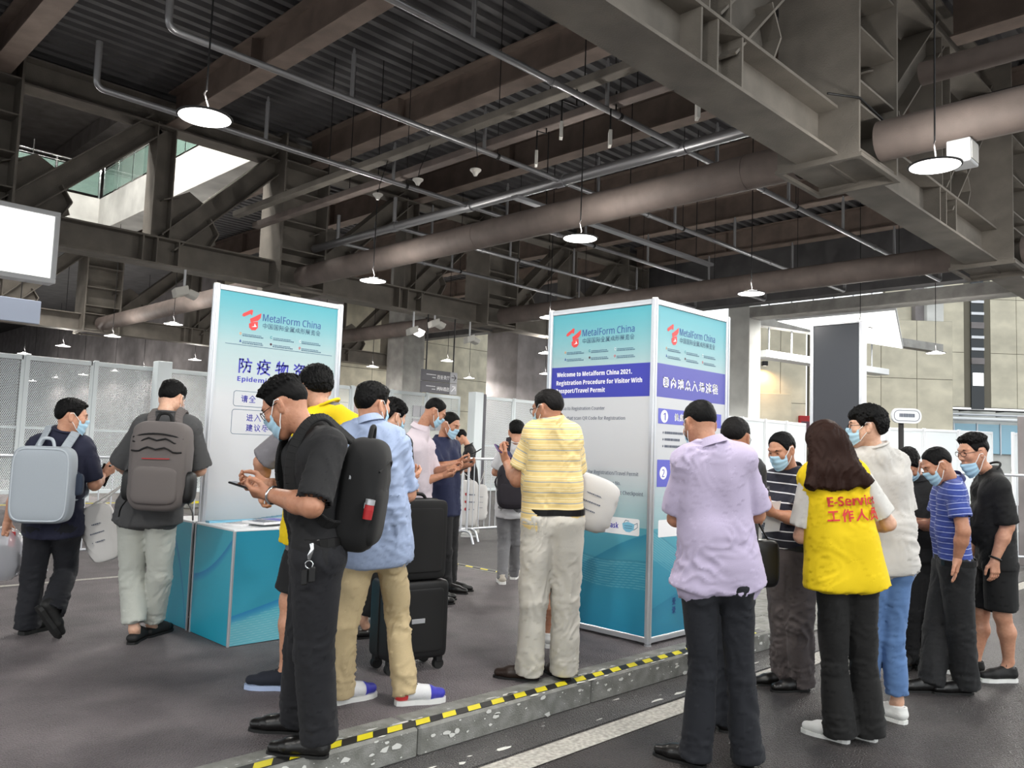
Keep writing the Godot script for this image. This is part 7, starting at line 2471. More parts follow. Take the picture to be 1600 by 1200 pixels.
		{"at": P(4.544, 1.846, 0), "face": Vector3(0.525, -0.277, -0.805), "toes": [Vector3(-0.034, 0, -0.999), Vector3(-0.034, 0, -0.999)], "hands": [Vector3(0.607, 0.286, -0.741), Vector3(0.315, 0.089, -0.945)], "backs": [Vector3(0, -1, 0), Vector3(0, -1, 0)],
			"j": {"hd": Vector3(-0.202, 1.595, -0.078), "nk": Vector3(-0.208, 1.493, -0.039), "sl": Vector3(-0.279, 1.4, -0.12), "sr": Vector3(-0.075, 1.422, 0.058), "el": Vector3(-0.239, 1.084, -0.187), "er": Vector3(0.079, 1.171, 0.155), "wl": Vector3(0.024, 1.087, -0.25), "wr": Vector3(0.254, 1.13, 0.013), "pv": Vector3(-0.102, 0.936, 0.004), "hl": Vector3(-0.151, 0.882, -0.051), "hr": Vector3(-0.041, 0.888, 0.059), "kl": Vector3(-0.106, 0.402, -0.061), "kr": Vector3(0.028, 0.409, 0.046), "al": Vector3(-0.057, 0.085, -0.049), "ar": Vector3(0.089, 0.085, 0.04)},
			"label": "person with long brown hair in yellow service vest over a white blouse", "seed": 26, "top": cloth("blouse", Color(0.84, 0.83, 0.81)), "vest": cloth("vest_yellow", Color(0.93, 0.80, 0.03)), "bottom": cloth("black_trousers", Color(0.06, 0.058, 0.058)), "skin": "skin_pale", "top_name": "blouse", "sleeve": 0.80, "sleeve_r": 0.085, "w": 0.94, "hem": 0.03, "vest_hem": 0.06, "flare": 0.045, "cuff": 0.110, "leg_ease": 0.022, "leg_fold": 0.006, "shoe": "plimsoll", "shoe_mat": M.rubber_white, "sole_mat": M.rubber_white, "lace_mat": M.rubber_white, "shoe_size": 0.95, "fold": 0.006, "mask": false, "cell": 0.0105},
		{"at": P(5.081, 1.823, 0), "face": Vector3(-0.452, -0.052, -0.891), "toes": [Vector3(0.001, 0, -1), Vector3(0.142, 0, -0.99)], "hands": [Vector3(0.312, 0.176, -0.934), Vector3(0.139, 0.196, -0.971)], "backs": [Vector3(0, -1, 0), Vector3(0, -1, 0)],
			"j": {"hd": Vector3(-0.256, 1.7, -0.064), "nk": Vector3(-0.203, 1.569, -0.026), "sl": Vector3(-0.251, 1.498, -0.11), "sr": Vector3(-0.097, 1.491, 0.044), "el": Vector3(-0.198, 1.202, -0.176), "er": Vector3(0.002, 1.184, 0.051), "wl": Vector3(0.065, 1.21, -0.224), "wr": Vector3(0.207, 1.189, -0.084), "pv": Vector3(-0.113, 0.954, -0.005), "hl": Vector3(-0.162, 0.906, -0.059), "hr": Vector3(-0.065, 0.911, 0.039), "kl": Vector3(-0.126, 0.5, -0.098), "kr": Vector3(-0.044, 0.472, 0.009), "al": Vector3(-0.062, 0.152, -0.13), "ar": Vector3(0.001, 0.116, 0.014)},
			"label": "tall person in off-white T-shirt and blue jeans wearing a face mask and glasses", "seed": 27, "top": cloth("off_white", Color(0.80, 0.785, 0.765)), "bottom": cloth("jeans", Color(0.36, 0.49, 0.68)), "hair": "mop", "skin": "skin_pale", "top_name": "t_shirt", "sleeve": 0.85, "sleeve_r": 0.098, "ease": 0.026, "hem": 0.03, "cuff": 0.076, "crop": 0.13, "leg_ease": 0.014, "glasses": true, "shoe": "plimsoll", "shoe_mat": M.rubber_white, "sole_mat": M.rubber_white, "lace_mat": M.rubber_white, "fold": 0.010},
		{"at": P(6.455, 2.194, 0), "face": Vector3(-0.577, -0.816, 0), "toes": [Vector3(-1, 0, -0.001), Vector3(-1, 0, -0.001)], "hands": [Vector3(-0.776, 0.11, -0.621), Vector3(-0.736, 0.391, -0.553)], "backs": [Vector3(0, -1, 0), Vector3(0, -1, 0)],
			"j": {"hd": Vector3(-0.136, 1.492, 0.033), "nk": Vector3(-0.041, 1.381, 0.059), "sl": Vector3(0.029, 1.303, 0.177), "sr": Vector3(-0.097, 1.292, -0.021), "el": Vector3(-0.078, 1.048, 0.183), "er": Vector3(-0.135, 1.041, -0.018), "wl": Vector3(-0.318, 1.103, 0.09), "wr": Vector3(-0.333, 1.129, 0.008), "pv": Vector3(0.025, 0.872, 0.053), "hl": Vector3(0.057, 0.83, 0.109), "hr": Vector3(-0.007, 0.821, 0.001), "kl": Vector3(0.056, 0.412, 0.103), "kr": Vector3(0.006, 0.4, -0.005), "al": Vector3(0.193, 0.085, 0.057), "ar": Vector3(0.03, 0.085, -0.032)},
			"label": "person in black polo bowing the head, between the white T-shirt and blue polo", "seed": 28, "top": cloth("black_cloth", Color(0.075, 0.075, 0.085)), "bottom": cloth("black_cloth", Color(0.07, 0.07, 0.08)), "hair": "short", "skin": "skin_tan", "collar": "shirt", "sleeve": 0.75, "sleeve_r": 0.085, "hem": 0.02, "shoe": "sneaker", "shoe_mat": M.rubber_dark, "fat": 1.08},
		{"at": P(6.015, 1.784, 0), "face": Vector3(-0.544, -0.52, -0.658), "toes": [Vector3(-0.741, 0, -0.671), Vector3(-0.707, 0, -0.707)], "hands": [Vector3(0.035, -0.994, -0.105), Vector3(-0.595, -0.241, -0.766)], "backs": [Vector3(0.274, 0, 0.962), Vector3(0.414, 0.702, -0.579)],
			"j": {"hd": Vector3(-0.155, 1.495, -0.042), "nk": Vector3(-0.039, 1.392, 0.005), "sl": Vector3(-0.206, 1.314, 0.085), "sr": Vector3(0.147, 1.324, -0.1), "el": Vector3(-0.221, 1.081, 0.129), "er": Vector3(0.152, 1.072, -0.152), "wl": Vector3(-0.188, 0.903, 0.084), "wr": Vector3(0.028, 1.09, -0.204), "pv": Vector3(0.008, 0.896, -0.004), "hl": Vector3(-0.057, 0.839, 0.038), "hr": Vector3(0.089, 0.817, -0.045), "kl": Vector3(0.003, 0.402, 0.048), "kr": Vector3(0.042, 0.38, -0.113), "al": Vector3(0.044, 0.085, 0.053), "ar": Vector3(-0.099, 0.085, -0.118)},
			"label": "person in blue polo with fine white stripes, one hand on the hip", "seed": 29, "stripes": true, "top": striped("blue_stripe", Color8(48, 66, 140), [[0.0, 0.11, Color8(176, 186, 222)], [0.5, 0.05, Color8(72, 92, 168)]], 0.036), "bottom": cloth("charcoal_black", Color(0.085, 0.087, 0.095)), "hair": "crew", "skin": "skin_tan", "collar": "shirt", "collar_mat": cloth("polo_navy", Color(0.14, 0.15, 0.36)), "sleeve": 0.62, "sleeve_r": 0.085, "tuck": true, "waist": 0.07, "belt": true, "cuff": 0.10, "leg_ease": 0.034, "shoe": "dress", "fat": 1.04, "grip": ["spread", "relaxed"]},
		{"at": P(6.695, 1.653, 0), "face": Vector3(-0.771, -0.231, -0.594), "toes": [Vector3(-0.774, 0, -0.634), Vector3(-0.633, 0, -0.774)], "hands": [Vector3(-0.035, -0.999, 0.035), Vector3(-0.08, -0.912, -0.403)], "backs": [Vector3(-0.475, 0, 0.88), Vector3(0.475, 0, -0.88)],
			"j": {"hd": Vector3(-0.266, 1.595, -0.114), "nk": Vector3(-0.134, 1.459, -0.04), "sl": Vector3(-0.293, 1.357, 0.06), "sr": Vector3(0.095, 1.379, -0.146), "el": Vector3(-0.237, 1.094, 0.086), "er": Vector3(0.121, 1.055, -0.185), "wl": Vector3(-0.302, 0.86, 0.022), "wr": Vector3(0.032, 0.839, -0.227), "pv": Vector3(-0.053, 0.868, -0.025), "hl": Vector3(-0.138, 0.816, 0.011), "hr": Vector3(0.036, 0.793, -0.073), "kl": Vector3(-0.119, 0.462, 0.019), "kr": Vector3(-0.001, 0.438, -0.15), "al": Vector3(-0.037, 0.137, 0.035), "ar": Vector3(-0.022, 0.109, -0.18)},
			"label": "person in black T-shirt and black shorts with glasses and a lowered mask", "seed": 30, "top": cloth("black_tee", Color(0.05, 0.05, 0.055)), "bottom": cloth("black_shorts", Color(0.055, 0.055, 0.06)), "hair": "tuft", "skin": "skin", "top_name": "t_shirt", "sleeve": 0.92, "sleeve_r": 0.090, "shorts": 0.88, "leg_ease": 0.024, "glasses": true, "mask_low": true, "shoe": "sneaker", "shoe_mat": M.rubber_dark, "sole_mat": M.rubber_white, "w": 1.06, "fat": 1.06, "hem": 0.03, "head": 1.0, "grip": ["relaxed", "relaxed"]},
		{"at": P(37.064, 8.674, 0), "face": Vector3(0.09, -0.127, -0.988), "toes": [Vector3(0.001, 0, -1), Vector3(0.001, 0, -1)], "hands": [Vector3(0, -1, 0), Vector3(0, -1, 0)], "backs": [Vector3(-0.707, 0, -0.707), Vector3(0.707, 0, 0.707)],
			"j": {"hd": Vector3(-0.182, 1.784, 0.019), "nk": Vector3(-0.132, 1.61, 0.05), "sl": Vector3(-0.215, 1.53, -0.042), "sr": Vector3(0.016, 1.542, 0.191), "el": Vector3(-0.206, 1.202, -0.07), "er": Vector3(0.061, 1.216, 0.199), "wl": Vector3(-0.049, 0.899, -0.089), "wr": Vector3(0.201, 0.912, 0.163), "pv": Vector3(-0.055, 0.881, 0.045), "hl": Vector3(-0.102, 0.803, -0.011), "hr": Vector3(0.005, 0.809, 0.097), "kl": Vector3(-0.071, 0.426, -0.023), "kr": Vector3(0.036, 0.431, 0.085), "al": Vector3(-0.042, 0.085, -0.033), "ar": Vector3(0.065, 0.085, 0.074)},
			"label": "distant person in dark clothes beyond the steel barriers near the grey partition", "seed": 31, "top": cloth("dark_grey", Color(0.2, 0.2, 0.21)), "bottom": cloth("black_cloth", Color(0.07, 0.07, 0.08)), "hair": "short", "skin": "skin", "cell": 0.022, "mask": true},
	]


func accessories() -> void:
	# backpacks
	backpack(2, {"label": "pale grey rounded backpack worn over the navy T-shirt", "c": P(1.650, 5.937, 1.161), "x": Vector3(0.821, 0, 0.571), "z": Vector3(-0.804, 0, 0.594), "size": Vector3(0.185, 0.25, 0.085), "mat": cloth("pack_pale", Color(0.62, 0.65, 0.68)), "trim": cloth("pack_pale_trim", Color(0.70, 0.73, 0.76)), "who": 0})
	backpack(1, {"label": "taupe backpack with curved zips worn over the charcoal T-shirt", "c": P(2.128, 5.266, 1.313), "x": Vector3(0.748, -0.02, 0.664), "z": Vector3(-0.707, 0, 0.707), "size": Vector3(0.180, 0.285, 0.10), "mat": cloth("pack_taupe", Color(0.385, 0.36, 0.355)), "trim": cloth("pack_black", Color(0.05, 0.05, 0.055)), "who": 1})
	backpack(0, {"label": "black backpack worn by the stocky person in the black shirt", "c": P(2.150, 3.074, 1.275), "x": Vector3(0.707, 0, -0.707), "z": Vector3(0.666, -0.119, 0.737), "size": Vector3(0.165, 0.255, 0.105), "mat": cloth("pack_black", Color(0.05, 0.05, 0.055)), "trim": cloth("pack_black", Color(0.05, 0.05, 0.055)), "who": 2})
	backpack(3, {"label": "dark purple-grey backpack worn low by the young person in white", "c": P(5.807, 5.749, 1.131), "x": Vector3(0.741, 0, 0.671), "z": Vector3(-0.707, 0, 0.707), "size": Vector3(0.150, 0.225, 0.09), "mat": cloth("pack_plum", Color(0.15, 0.135, 0.165)), "trim": cloth("pack_black", Color(0.05, 0.05, 0.055)), "who": 9})
	# phones and papers
	phone("black phone in the hands of the stocky person in black", P(1.778, 3.432, 1.288), Vector3(-0.608, 0.253, -0.752), Vector3(0.18, 0.967, 0.18))
	phone("phone held by the person in the pinkish white shirt", P(4.775, 5.381, 1.293), Vector3(0.728, 0.361, 0.583), Vector3(-0.287, 0.914, -0.287))
	phone("black phone held up by the person in the navy polo", P(5.116, 5.571, 1.452), Vector3(0.671, 0.527, 0.522), Vector3(-0.375, 0.848, -0.375))
	phone("purple phone held up by the person in the yellow striped polo", P(3.605, 3.647, 1.482), Vector3(0.943, -0.333, 0), Vector3(-0.143, 0.808, 0.571), cloth("phone_purple", Color(0.42, 0.32, 0.50)))
	phone("phone with its torch shining, held by the person in navy", P(2.113, 6.206, 1.212), Vector3(0.365, 0.928, -0.073), Vector3(-0.22, -0.207, 0.953))
	var fl := thing("phone_torch", "small bright torch light on the phone beside the navy sleeve", "light", P(2.101, 6.174, 1.218))
	var b := MB.new()
	b.lathe([[0.0, -0.004], [0.010, -0.004], [0.010, 0.004], [0.0, 0.005]], P(2.107, 6.190, 1.217), Vector3(-0.552, 0.098, 0.828), 12)
	obj("lens", b, M.lamp_face, fl)
	for q in [[P(4.861, 2.495, 1.163), 0.4, "white folded paper in the hands of the striped navy polo"], [P(4.894, 2.498, 1.101), -0.3, "second white sheet below the folded paper"]]:
		var pp := thing("paper_sheet", q[2], "paper", q[0])
		b = MB.new()
		b.box(q[0], Vector3(0.703, 0.1, 0.704) * 0.05, (Vector3.UP + Vector3(-0.707, 0, 0.707) * 0.5).normalized() * 0.075, Vector3(-0.633, 0.447, 0.632) * 0.003, 0.001)
		obj("sheet", b, M.print_white, pp)
	# carried bags
	carry_bag("plastic_bag", "clear plastic bag with dark contents hanging from the left hand of the person in navy", P(1.558, 6.383, 0.665), Vector3(0.774, 0, 0.634), 0.13, 0.18, 0.08, P(1.561, 6.330, 0.859), 1)
	carry_bag("tote_bag", "white paper-like tote bag swinging from the hand of the person in charcoal", P(2.049, 5.997, 0.826), Vector3(0.667, 0.33, 0.668), 0.12, 0.20, 0.03, P(2.188, 5.901, 1.191), 0)
	carry_bag("tote_bag", "white tote bag with red logos held beside the steel barrier", P(9.202, 10.130, 0.582), Vector3(0.707, 0, 0.707), 0.17, 0.38, 0.06, P(9.141, 10.204, 1.087), 2)
	carry_bag("tote_bag", "second plain white tote bag hanging beside the one with red logos", P(9.393, 10.007, 0.597), Vector3(0.707, 0, 0.707), 0.10, 0.30, 0.05, P(9.422, 9.990, 1.130), 0)
	carry_bag("tote_bag", "white bag bulging at the right side of the yellow striped polo", P(3.978, 3.250, 1.188), Vector3(0.667, -0.33, 0.668), 0.16, 0.17, 0.07, P(3.902, 3.280, 1.345), 0)
	carry_bag("handbag", "black leather handbag hanging beside the lavender shirt", P(4.248, 2.230, 0.920), Vector3(0.88, 0, 0.475), 0.09, 0.13, 0.05, P(4.208, 2.243, 1.159), 3)
	carry_bag("pouch", "small black pouch hanging under the arm of the yellow striped polo", P(3.540, 3.331, 1.342), Vector3(-0.001, 0, 1), 0.032, 0.085, 0.03, P(3.565, 3.388, 1.492), 3)
	carry_bag("pouch", "dark blue patterned pouch at the side of the pale grey backpack", P(1.824, 5.890, 1.162), Vector3(0.832, 0, 0.555), 0.055, 0.075, 0.03, P(1.834, 5.941, 1.253), 4)
	# keys on the belt, bottle in the pack pocket
	var ky := thing("key_ring", "silver key clip with black car keys hanging from the belt", "keys", P(1.855, 2.997, 1.056))
	b = MB.new()
	b.tube([P(1.858, 2.999, 1.077), P(1.856, 2.989, 1.057), P(1.850, 2.998, 1.030), P(1.850, 3.000, 1.015)], [0.010, 0.008, 0.010, 0.006], 10)
	obj("clip", b, M.chrome, ky)
	b = MB.new()
	var ring := []
	for k in 17: ring.append(P(1.852, 3.001, 0.993) + Vector3(0.707, 0, 0.707) * 0.016 * cos(TAU * k / 16) + Vector3.UP * 0.016 * sin(TAU * k / 16))
	b.tube(ring, 0.0025, 6, false)
	obj("ring", b, M.chrome, ky)
	for q in [[P(1.843, 3.015, 0.940), 0.2], [P(1.861, 2.992, 0.952), -0.15]]:
		b = MB.new()
		b.box(q[0], Vector3(0.699, 0.148, 0.7) * 0.014, Vector3.UP * 0.032, Vector3(0.707, 0, -0.707) * 0.006, 0.005)
		obj("key_fob", b, M.black, ky)
	var bt := thing("bottle", "small bottle with silver cap and red label in the black backpack pocket", "bottle", P(2.072, 2.902, 1.238))
	b = MB.new()
	b.lathe([[0.0, -0.05], [0.020, -0.05], [0.021, -0.01], [0.019, 0.012], [0.0, 0.012]], P(2.067, 2.900, 1.230), Vector3(0.105, 0.989, 0.105), 16)
	obj("label_wrap", b, M.banner_red, bt)
	b = MB.new()
	b.lathe([[0.0, 0.012], [0.021, 0.012], [0.021, 0.034], [0.0, 0.036]], P(2.067, 2.900, 1.230), Vector3(0.105, 0.989, 0.105), 16)
	obj("cap", b, M.alu, bt)
# ---------------------------------------------------------------- bags, phones, luggage
func puff(b: MB, c: Vector3, x: Vector3, y: Vector3, z: Vector3, e := 0.5, nu := 28, nv := 18, sd := 0.0) -> void:     # rounded box with soft sides
	var k := b.v.size()
	for j in nv + 1:
		var ph := -PI / 2 + PI * j / nv
		var cp := maxf(cos(ph), 0.0)
		for i in nu + 1:
			var th := TAU * i / nu
			var q := Vector3(signf(cos(th)) * pow(absf(cos(th)), e) * pow(cp, e), signf(sin(ph)) * pow(absf(sin(ph)), e), signf(sin(th)) * pow(absf(sin(th)), e) * pow(cp, e))
			var p := c + x * q.x + y * q.y + z * q.z
			if sd > 0.0: p += (x * q.x / x.length() + z * q.z / z.length()) * sd * sin(q.y * 7.0 + q.x * 9.0) * cos(q.z * 8.0 + q.y * 5.0)
			b.v.append(p)
			var e2 := 2.0 / e - 1.0
			var nn := x / x.length_squared() * signf(q.x) * pow(absf(q.x), e2) + y / y.length_squared() * signf(q.y) * pow(absf(q.y), e2) + z / z.length_squared() * signf(q.z) * pow(absf(q.z), e2)
			b.n.append(nn.normalized() if nn.length() > 1e-6 else (p - c).normalized())
			b.t.append(Vector2(float(i) / nu, float(j) / nv))
	var flip := x.cross(y).dot(z) < 0.0
	for j in nv:
		for i in nu:
			var a := k + j * (nu + 1) + i
			var d := a + nu + 1
			if not flip: b.i.append_array(PackedInt32Array([a, a + 1, d + 1, a, d + 1, d]))
			else: b.i.append_array(PackedInt32Array([a, d + 1, a + 1, a, d, d + 1]))

func ribbon(b: MB, pts: Array, away: Vector3, w: float, t: float) -> void:
	for k in pts.size() - 1:
		var mid: Vector3 = (pts[k] + pts[k + 1]) * 0.5
		b.bar(pts[k], pts[k + 1] + (pts[k + 1] - pts[k]).normalized() * 0.006, (mid - away).normalized(), w, t, t * 0.3)

func curve(pts: Array, per := 6) -> Array:        # smooth path through points
	var out := []
	for k in pts.size() - 1:
		var p0: Vector3 = pts[maxi(k - 1, 0)]
		var p3: Vector3 = pts[mini(k + 2, pts.size() - 1)]
		for q in per: out.append((pts[k] as Vector3).cubic_interpolate(pts[k + 1], p0, p3, float(q) / per))
	out.append(pts[pts.size() - 1])
	return out

func backpack(style: int, d: Dictionary) -> void:
	var who: Dictionary = crowd[d.who]
	var j: Dictionary = who.j
	var t := thing("backpack", d.label, "backpack", d.c - Vector3.UP * d.size.y)
	var x: Vector3 = d.x.normalized()
	var z: Vector3 = (d.z - x * d.z.dot(x)).normalized()
	var y := z.cross(x).normalized()
	if y.y < 0: y = -y
	var s: Vector3 = d.size
	var b := MB.new()
	puff(b, d.c, x * s.x, y * s.y, z * s.z, [0.58, 0.42, 0.34, 0.5][style], 40, 26, 0.006 if style != 2 else 0.0)
	obj("main_bag", b, d.mat, t)
	var trim: Material = d.trim
	if style == 1:
		for q in [[-0.18, 0.66, 0.88, 0.55, 0.45], [-0.42, 0.42, 0.80, 0.75, 0.4]]:
			b = MB.new()
			puff(b, d.c + y * s.y * q[0] + z * s.z * q[3], x * s.x * q[2], y * s.y * q[1], z * s.z * q[4], 0.42)
			obj("front_pocket", b, d.mat, t)
		for q in [0.62, 0.50, 0.30]:        # curved zips
			b = MB.new()
			var arc := []
			for k in 13:
				var a := -1.0 + k / 6.0
				arc.append(d.c + x * a * s.x * 0.86 + y * s.y * (q + 0.10 * (1.0 - a * a) - 0.05 * cos(a * 9.0) * (0.0 if q > 0.6 else 0.6)) + z * s.z * (1.04 - 0.22 * a * a + (0.10 if q < 0.4 else 0.0)))
			b.tube(arc, 0.0055, 6)
			obj("zip", b, trim, t)
		b = MB.new()
		b.bar(d.c + y * s.y * 0.16 - x * 0.08 + z * s.z * 1.12, d.c + y * s.y * 0.18 + x * 0.09 + z * s.z * 1.12, z, 0.006, 0.004)
		obj("red_zip", b, M.banner_red, t)
		for sg in [-1.0, 1.0]:
			b = MB.new()
			puff(b, d.c - y * s.y * 0.45 + x * sg * s.x * 0.98 + z * s.z * -0.1, x * 0.05, y * s.y * 0.36, z * 0.06, 0.6)
			obj("side_pocket", b, M.black, t)
			b = MB.new()
			ribbon(b, curve([d.c - y * s.y * 0.7 + x * sg * s.x * 0.95, d.c - y * s.y * 0.95 + x * sg * (s.x + 0.04), d.c - y * s.y * 1.15 + x * sg * (s.x + 0.05)], 4), d.c, 0.022, 0.005)
			obj("loose_strap", b, M.black, t)
	elif style == 2:
		b = MB.new()
		var seam := []
		for k in 41:
			var a := TAU * k / 40
			seam.append(d.c + x * s.x * 0.90 * signf(cos(a)) * pow(absf(cos(a)), 0.35) + y * s.y * 0.93 * signf(sin(a)) * pow(absf(sin(a)), 0.35) + z * s.z * 0.86)
		b.tube(seam, 0.006, 6, false)
		obj("piping", b, trim, t)
		for q in [[-0.55, 0.86, 0.15], [0.42, 0.88, 0.15], [-0.02, 0.76, 0.6]]:
			b = MB.new()
			b.box(d.c + x * s.x * q[0] + y * s.y * q[1] + z * s.z * q[2], x * 0.022, y * 0.012, z * 0.02, 0.006)
			obj("buckle", b, M.dark_metal, t)
	else:
		b = MB.new()
		puff(b, d.c - y * s.y * 0.30 + z * s.z * 0.55, x * s.x * 0.84, y * s.y * 0.55, z * s.z * 0.5, 0.45)
		obj("front_pocket", b, d.mat, t)
		b = MB.new()
		var arc := []
		for k in 13:
			var a := -1.0 + k / 6.0
			arc.append(d.c + x * a * s.x * 0.84 + y * s.y * (0.45 + 0.2 * (1.0 - a * a)) + z * s.z * (0.98 - 0.2 * a * a))
		b.tube(arc, 0.005, 6)
		obj("zip", b, trim, t)
		for q in [[-0.35, 0.25, 0.9], [0.45, -0.1, 0.86]]:
			b = MB.new()
			b.box(d.c - x * s.x * 0.96 + y * s.y * q[1] + z * s.z * q[0], x * 0.004, y * 0.022, z * 0.006, 0.002)
			obj("zip_pull", b, M.chrome, t)
		if style == 3:
			b = MB.new()
			puff(b, d.c + y * s.y * 0.62 + z * s.z * 0.75, x * s.x * 0.42, y * s.y * 0.22, z * s.z * 0.4, 0.7)
			obj("white_flap", b, M.pack_pale, t)
	# grab handle and shoulder straps
	b = MB.new()
	b.tube(curve([d.c + y * s.y * 0.95 - x * 0.05, d.c + y * (s.y + 0.045) - x * 0.03, d.c + y * (s.y + 0.045) + x * 0.03, d.c + y * s.y * 0.95 + x * 0.05], 5), 0.011, 8)
	obj("grab_handle", b, trim, t)
	var fw := Vector3.UP.cross((j.sr - j.sl).normalized()).normalized()
	var up: Vector3 = (j.nk - j.pv).normalized()
	for k in 2:
		var S: Vector3 = (j.sl if k == 0 else j.sr) + who.at
		var N: Vector3 = j.nk + who.at
		var A := N.lerp(S, 0.58)
		var top: Vector3 = d.c + y * s.y * 0.80 + x * s.x * 0.45 * (1.0 if (S - N).dot(x) > 0 else -1.0) - z * s.z * 0.3
		b = MB.new()
		var mid := N - up * 0.18
		ribbon(b, curve([top, A + up * 0.050 - fw * 0.065, A + up * 0.098, A + up * 0.062 + fw * 0.075, A - up * 0.06 + fw * 0.135, A - up * 0.22 + fw * 0.135, A - up * 0.32 + fw * 0.03 + (S - N).normalized() * 0.10, top - y * s.y * 1.3], 5), mid, 0.056, 0.014)
		obj("shoulder_strap", b, d.mat if style != 1 else d.mat, t)

func phone(label: String, c: Vector3, along: Vector3, face: Vector3, m: Material = null) -> void:
	var t := thing("phone", label, "phone", c)
	var y := along.normalized()
	var z := (face - y * face.dot(y)).normalized()
	var b := MB.new()
	b.box(c, y.cross(z) * 0.037, y * 0.077, z * 0.0045, 0.003)
	obj("phone_case", b, m if m else M.phone, t)
	b = MB.new()
	b.box(c + z * 0.0047, y.cross(z) * 0.034, y * 0.072, z * 0.0006)
	obj("screen", b, M.phone, t)

func carry_bag(called: String, label: String, c: Vector3, x: Vector3, w: float, h: float, dp: float, hand: Vector3, kind: int) -> void:
	var t := thing(called, label, "bag", c - Vector3.UP * h)
	x = x.normalized()
	var z := x.cross(Vector3.UP).normalized()
	var y := z.cross(x).normalized()
	if y.y < 0: y = -y
	var m: Material
	match kind:
		1:
			m = mat("clear_film", Color(0.85, 0.85, 0.88, 0.35), 0.2) if not M.has("clear_film") else M.clear_film
			m.transparency = BaseMaterial3D.TRANSPARENCY_ALPHA
		3: m = M.leather
		4: m = cloth("pattern_navy", Color(0.17, 0.21, 0.28))
		_: m = cloth("tote_white", Color(0.80, 0.79, 0.78))
	var b := MB.new()
	puff(b, c, x * w, y * h, z * dp, [0.55, 0.75, 0.45, 0.4, 0.5][kind], 36, 28, 0.016 if kind < 3 else 0.0)
	obj("bag_body", b, m, t)
	if kind == 1:
		b = MB.new()
		puff(b, c - y * h * 0.28, x * w * 0.85, y * h * 0.62, z * dp * 0.8, 0.8, 24, 18, 0.008)
		obj("contents", b, cloth("dark_contents", Color(0.15, 0.15, 0.17)), t)
		b = MB.new()
		b.box(c + y * h * 0.6 + x * w * 0.55 + z * dp * 0.5, x * 0.02, y * 0.05, z * 0.003)
		obj("red_print", b, M.banner_red, t)
	elif kind == 2:
		for k in 3:
			b = MB.new()
			b.flat(rounded_rect(0.05, 0.05, 0.02), c - x * 0.05 + y * h * (0.32 - 0.32 * k) + z * (dp + 0.004), x, y)
			var st := obj("red_logo", b, M.banner_red, t)
			b = MB.new()
			small_print(b, c + x * 0.02 + y * h * (0.35 - 0.32 * k) + z * (dp + 0.004), x, y, 0.09, 0.02)
			tag(obj("small_print", b, M.print_grey, st), "", "", "", "stuff")
	elif kind == 0:
		b = MB.new()
		for k in 3: small_print(b, c - x * w * 0.5 + y * h * (0.3 - 0.3 * k) + z * (dp * 1.02 + 0.003), x, y, w * 0.8, 0.008)
		tag(obj("small_print", b, M.print_grey, t), "", "", "", "stuff")
	b = MB.new()
	for sg in [-1.0, 1.0]:
		b.tube(curve([c + y * h * 0.92 + x * w * 0.45 * sg, (c + y * h + x * w * 0.3 * sg).lerp(hand, 0.5), hand], 5), 0.007 if kind != 3 else 0.005, 6)
	obj("handles", b, m if kind != 1 else M.loop_white, t)

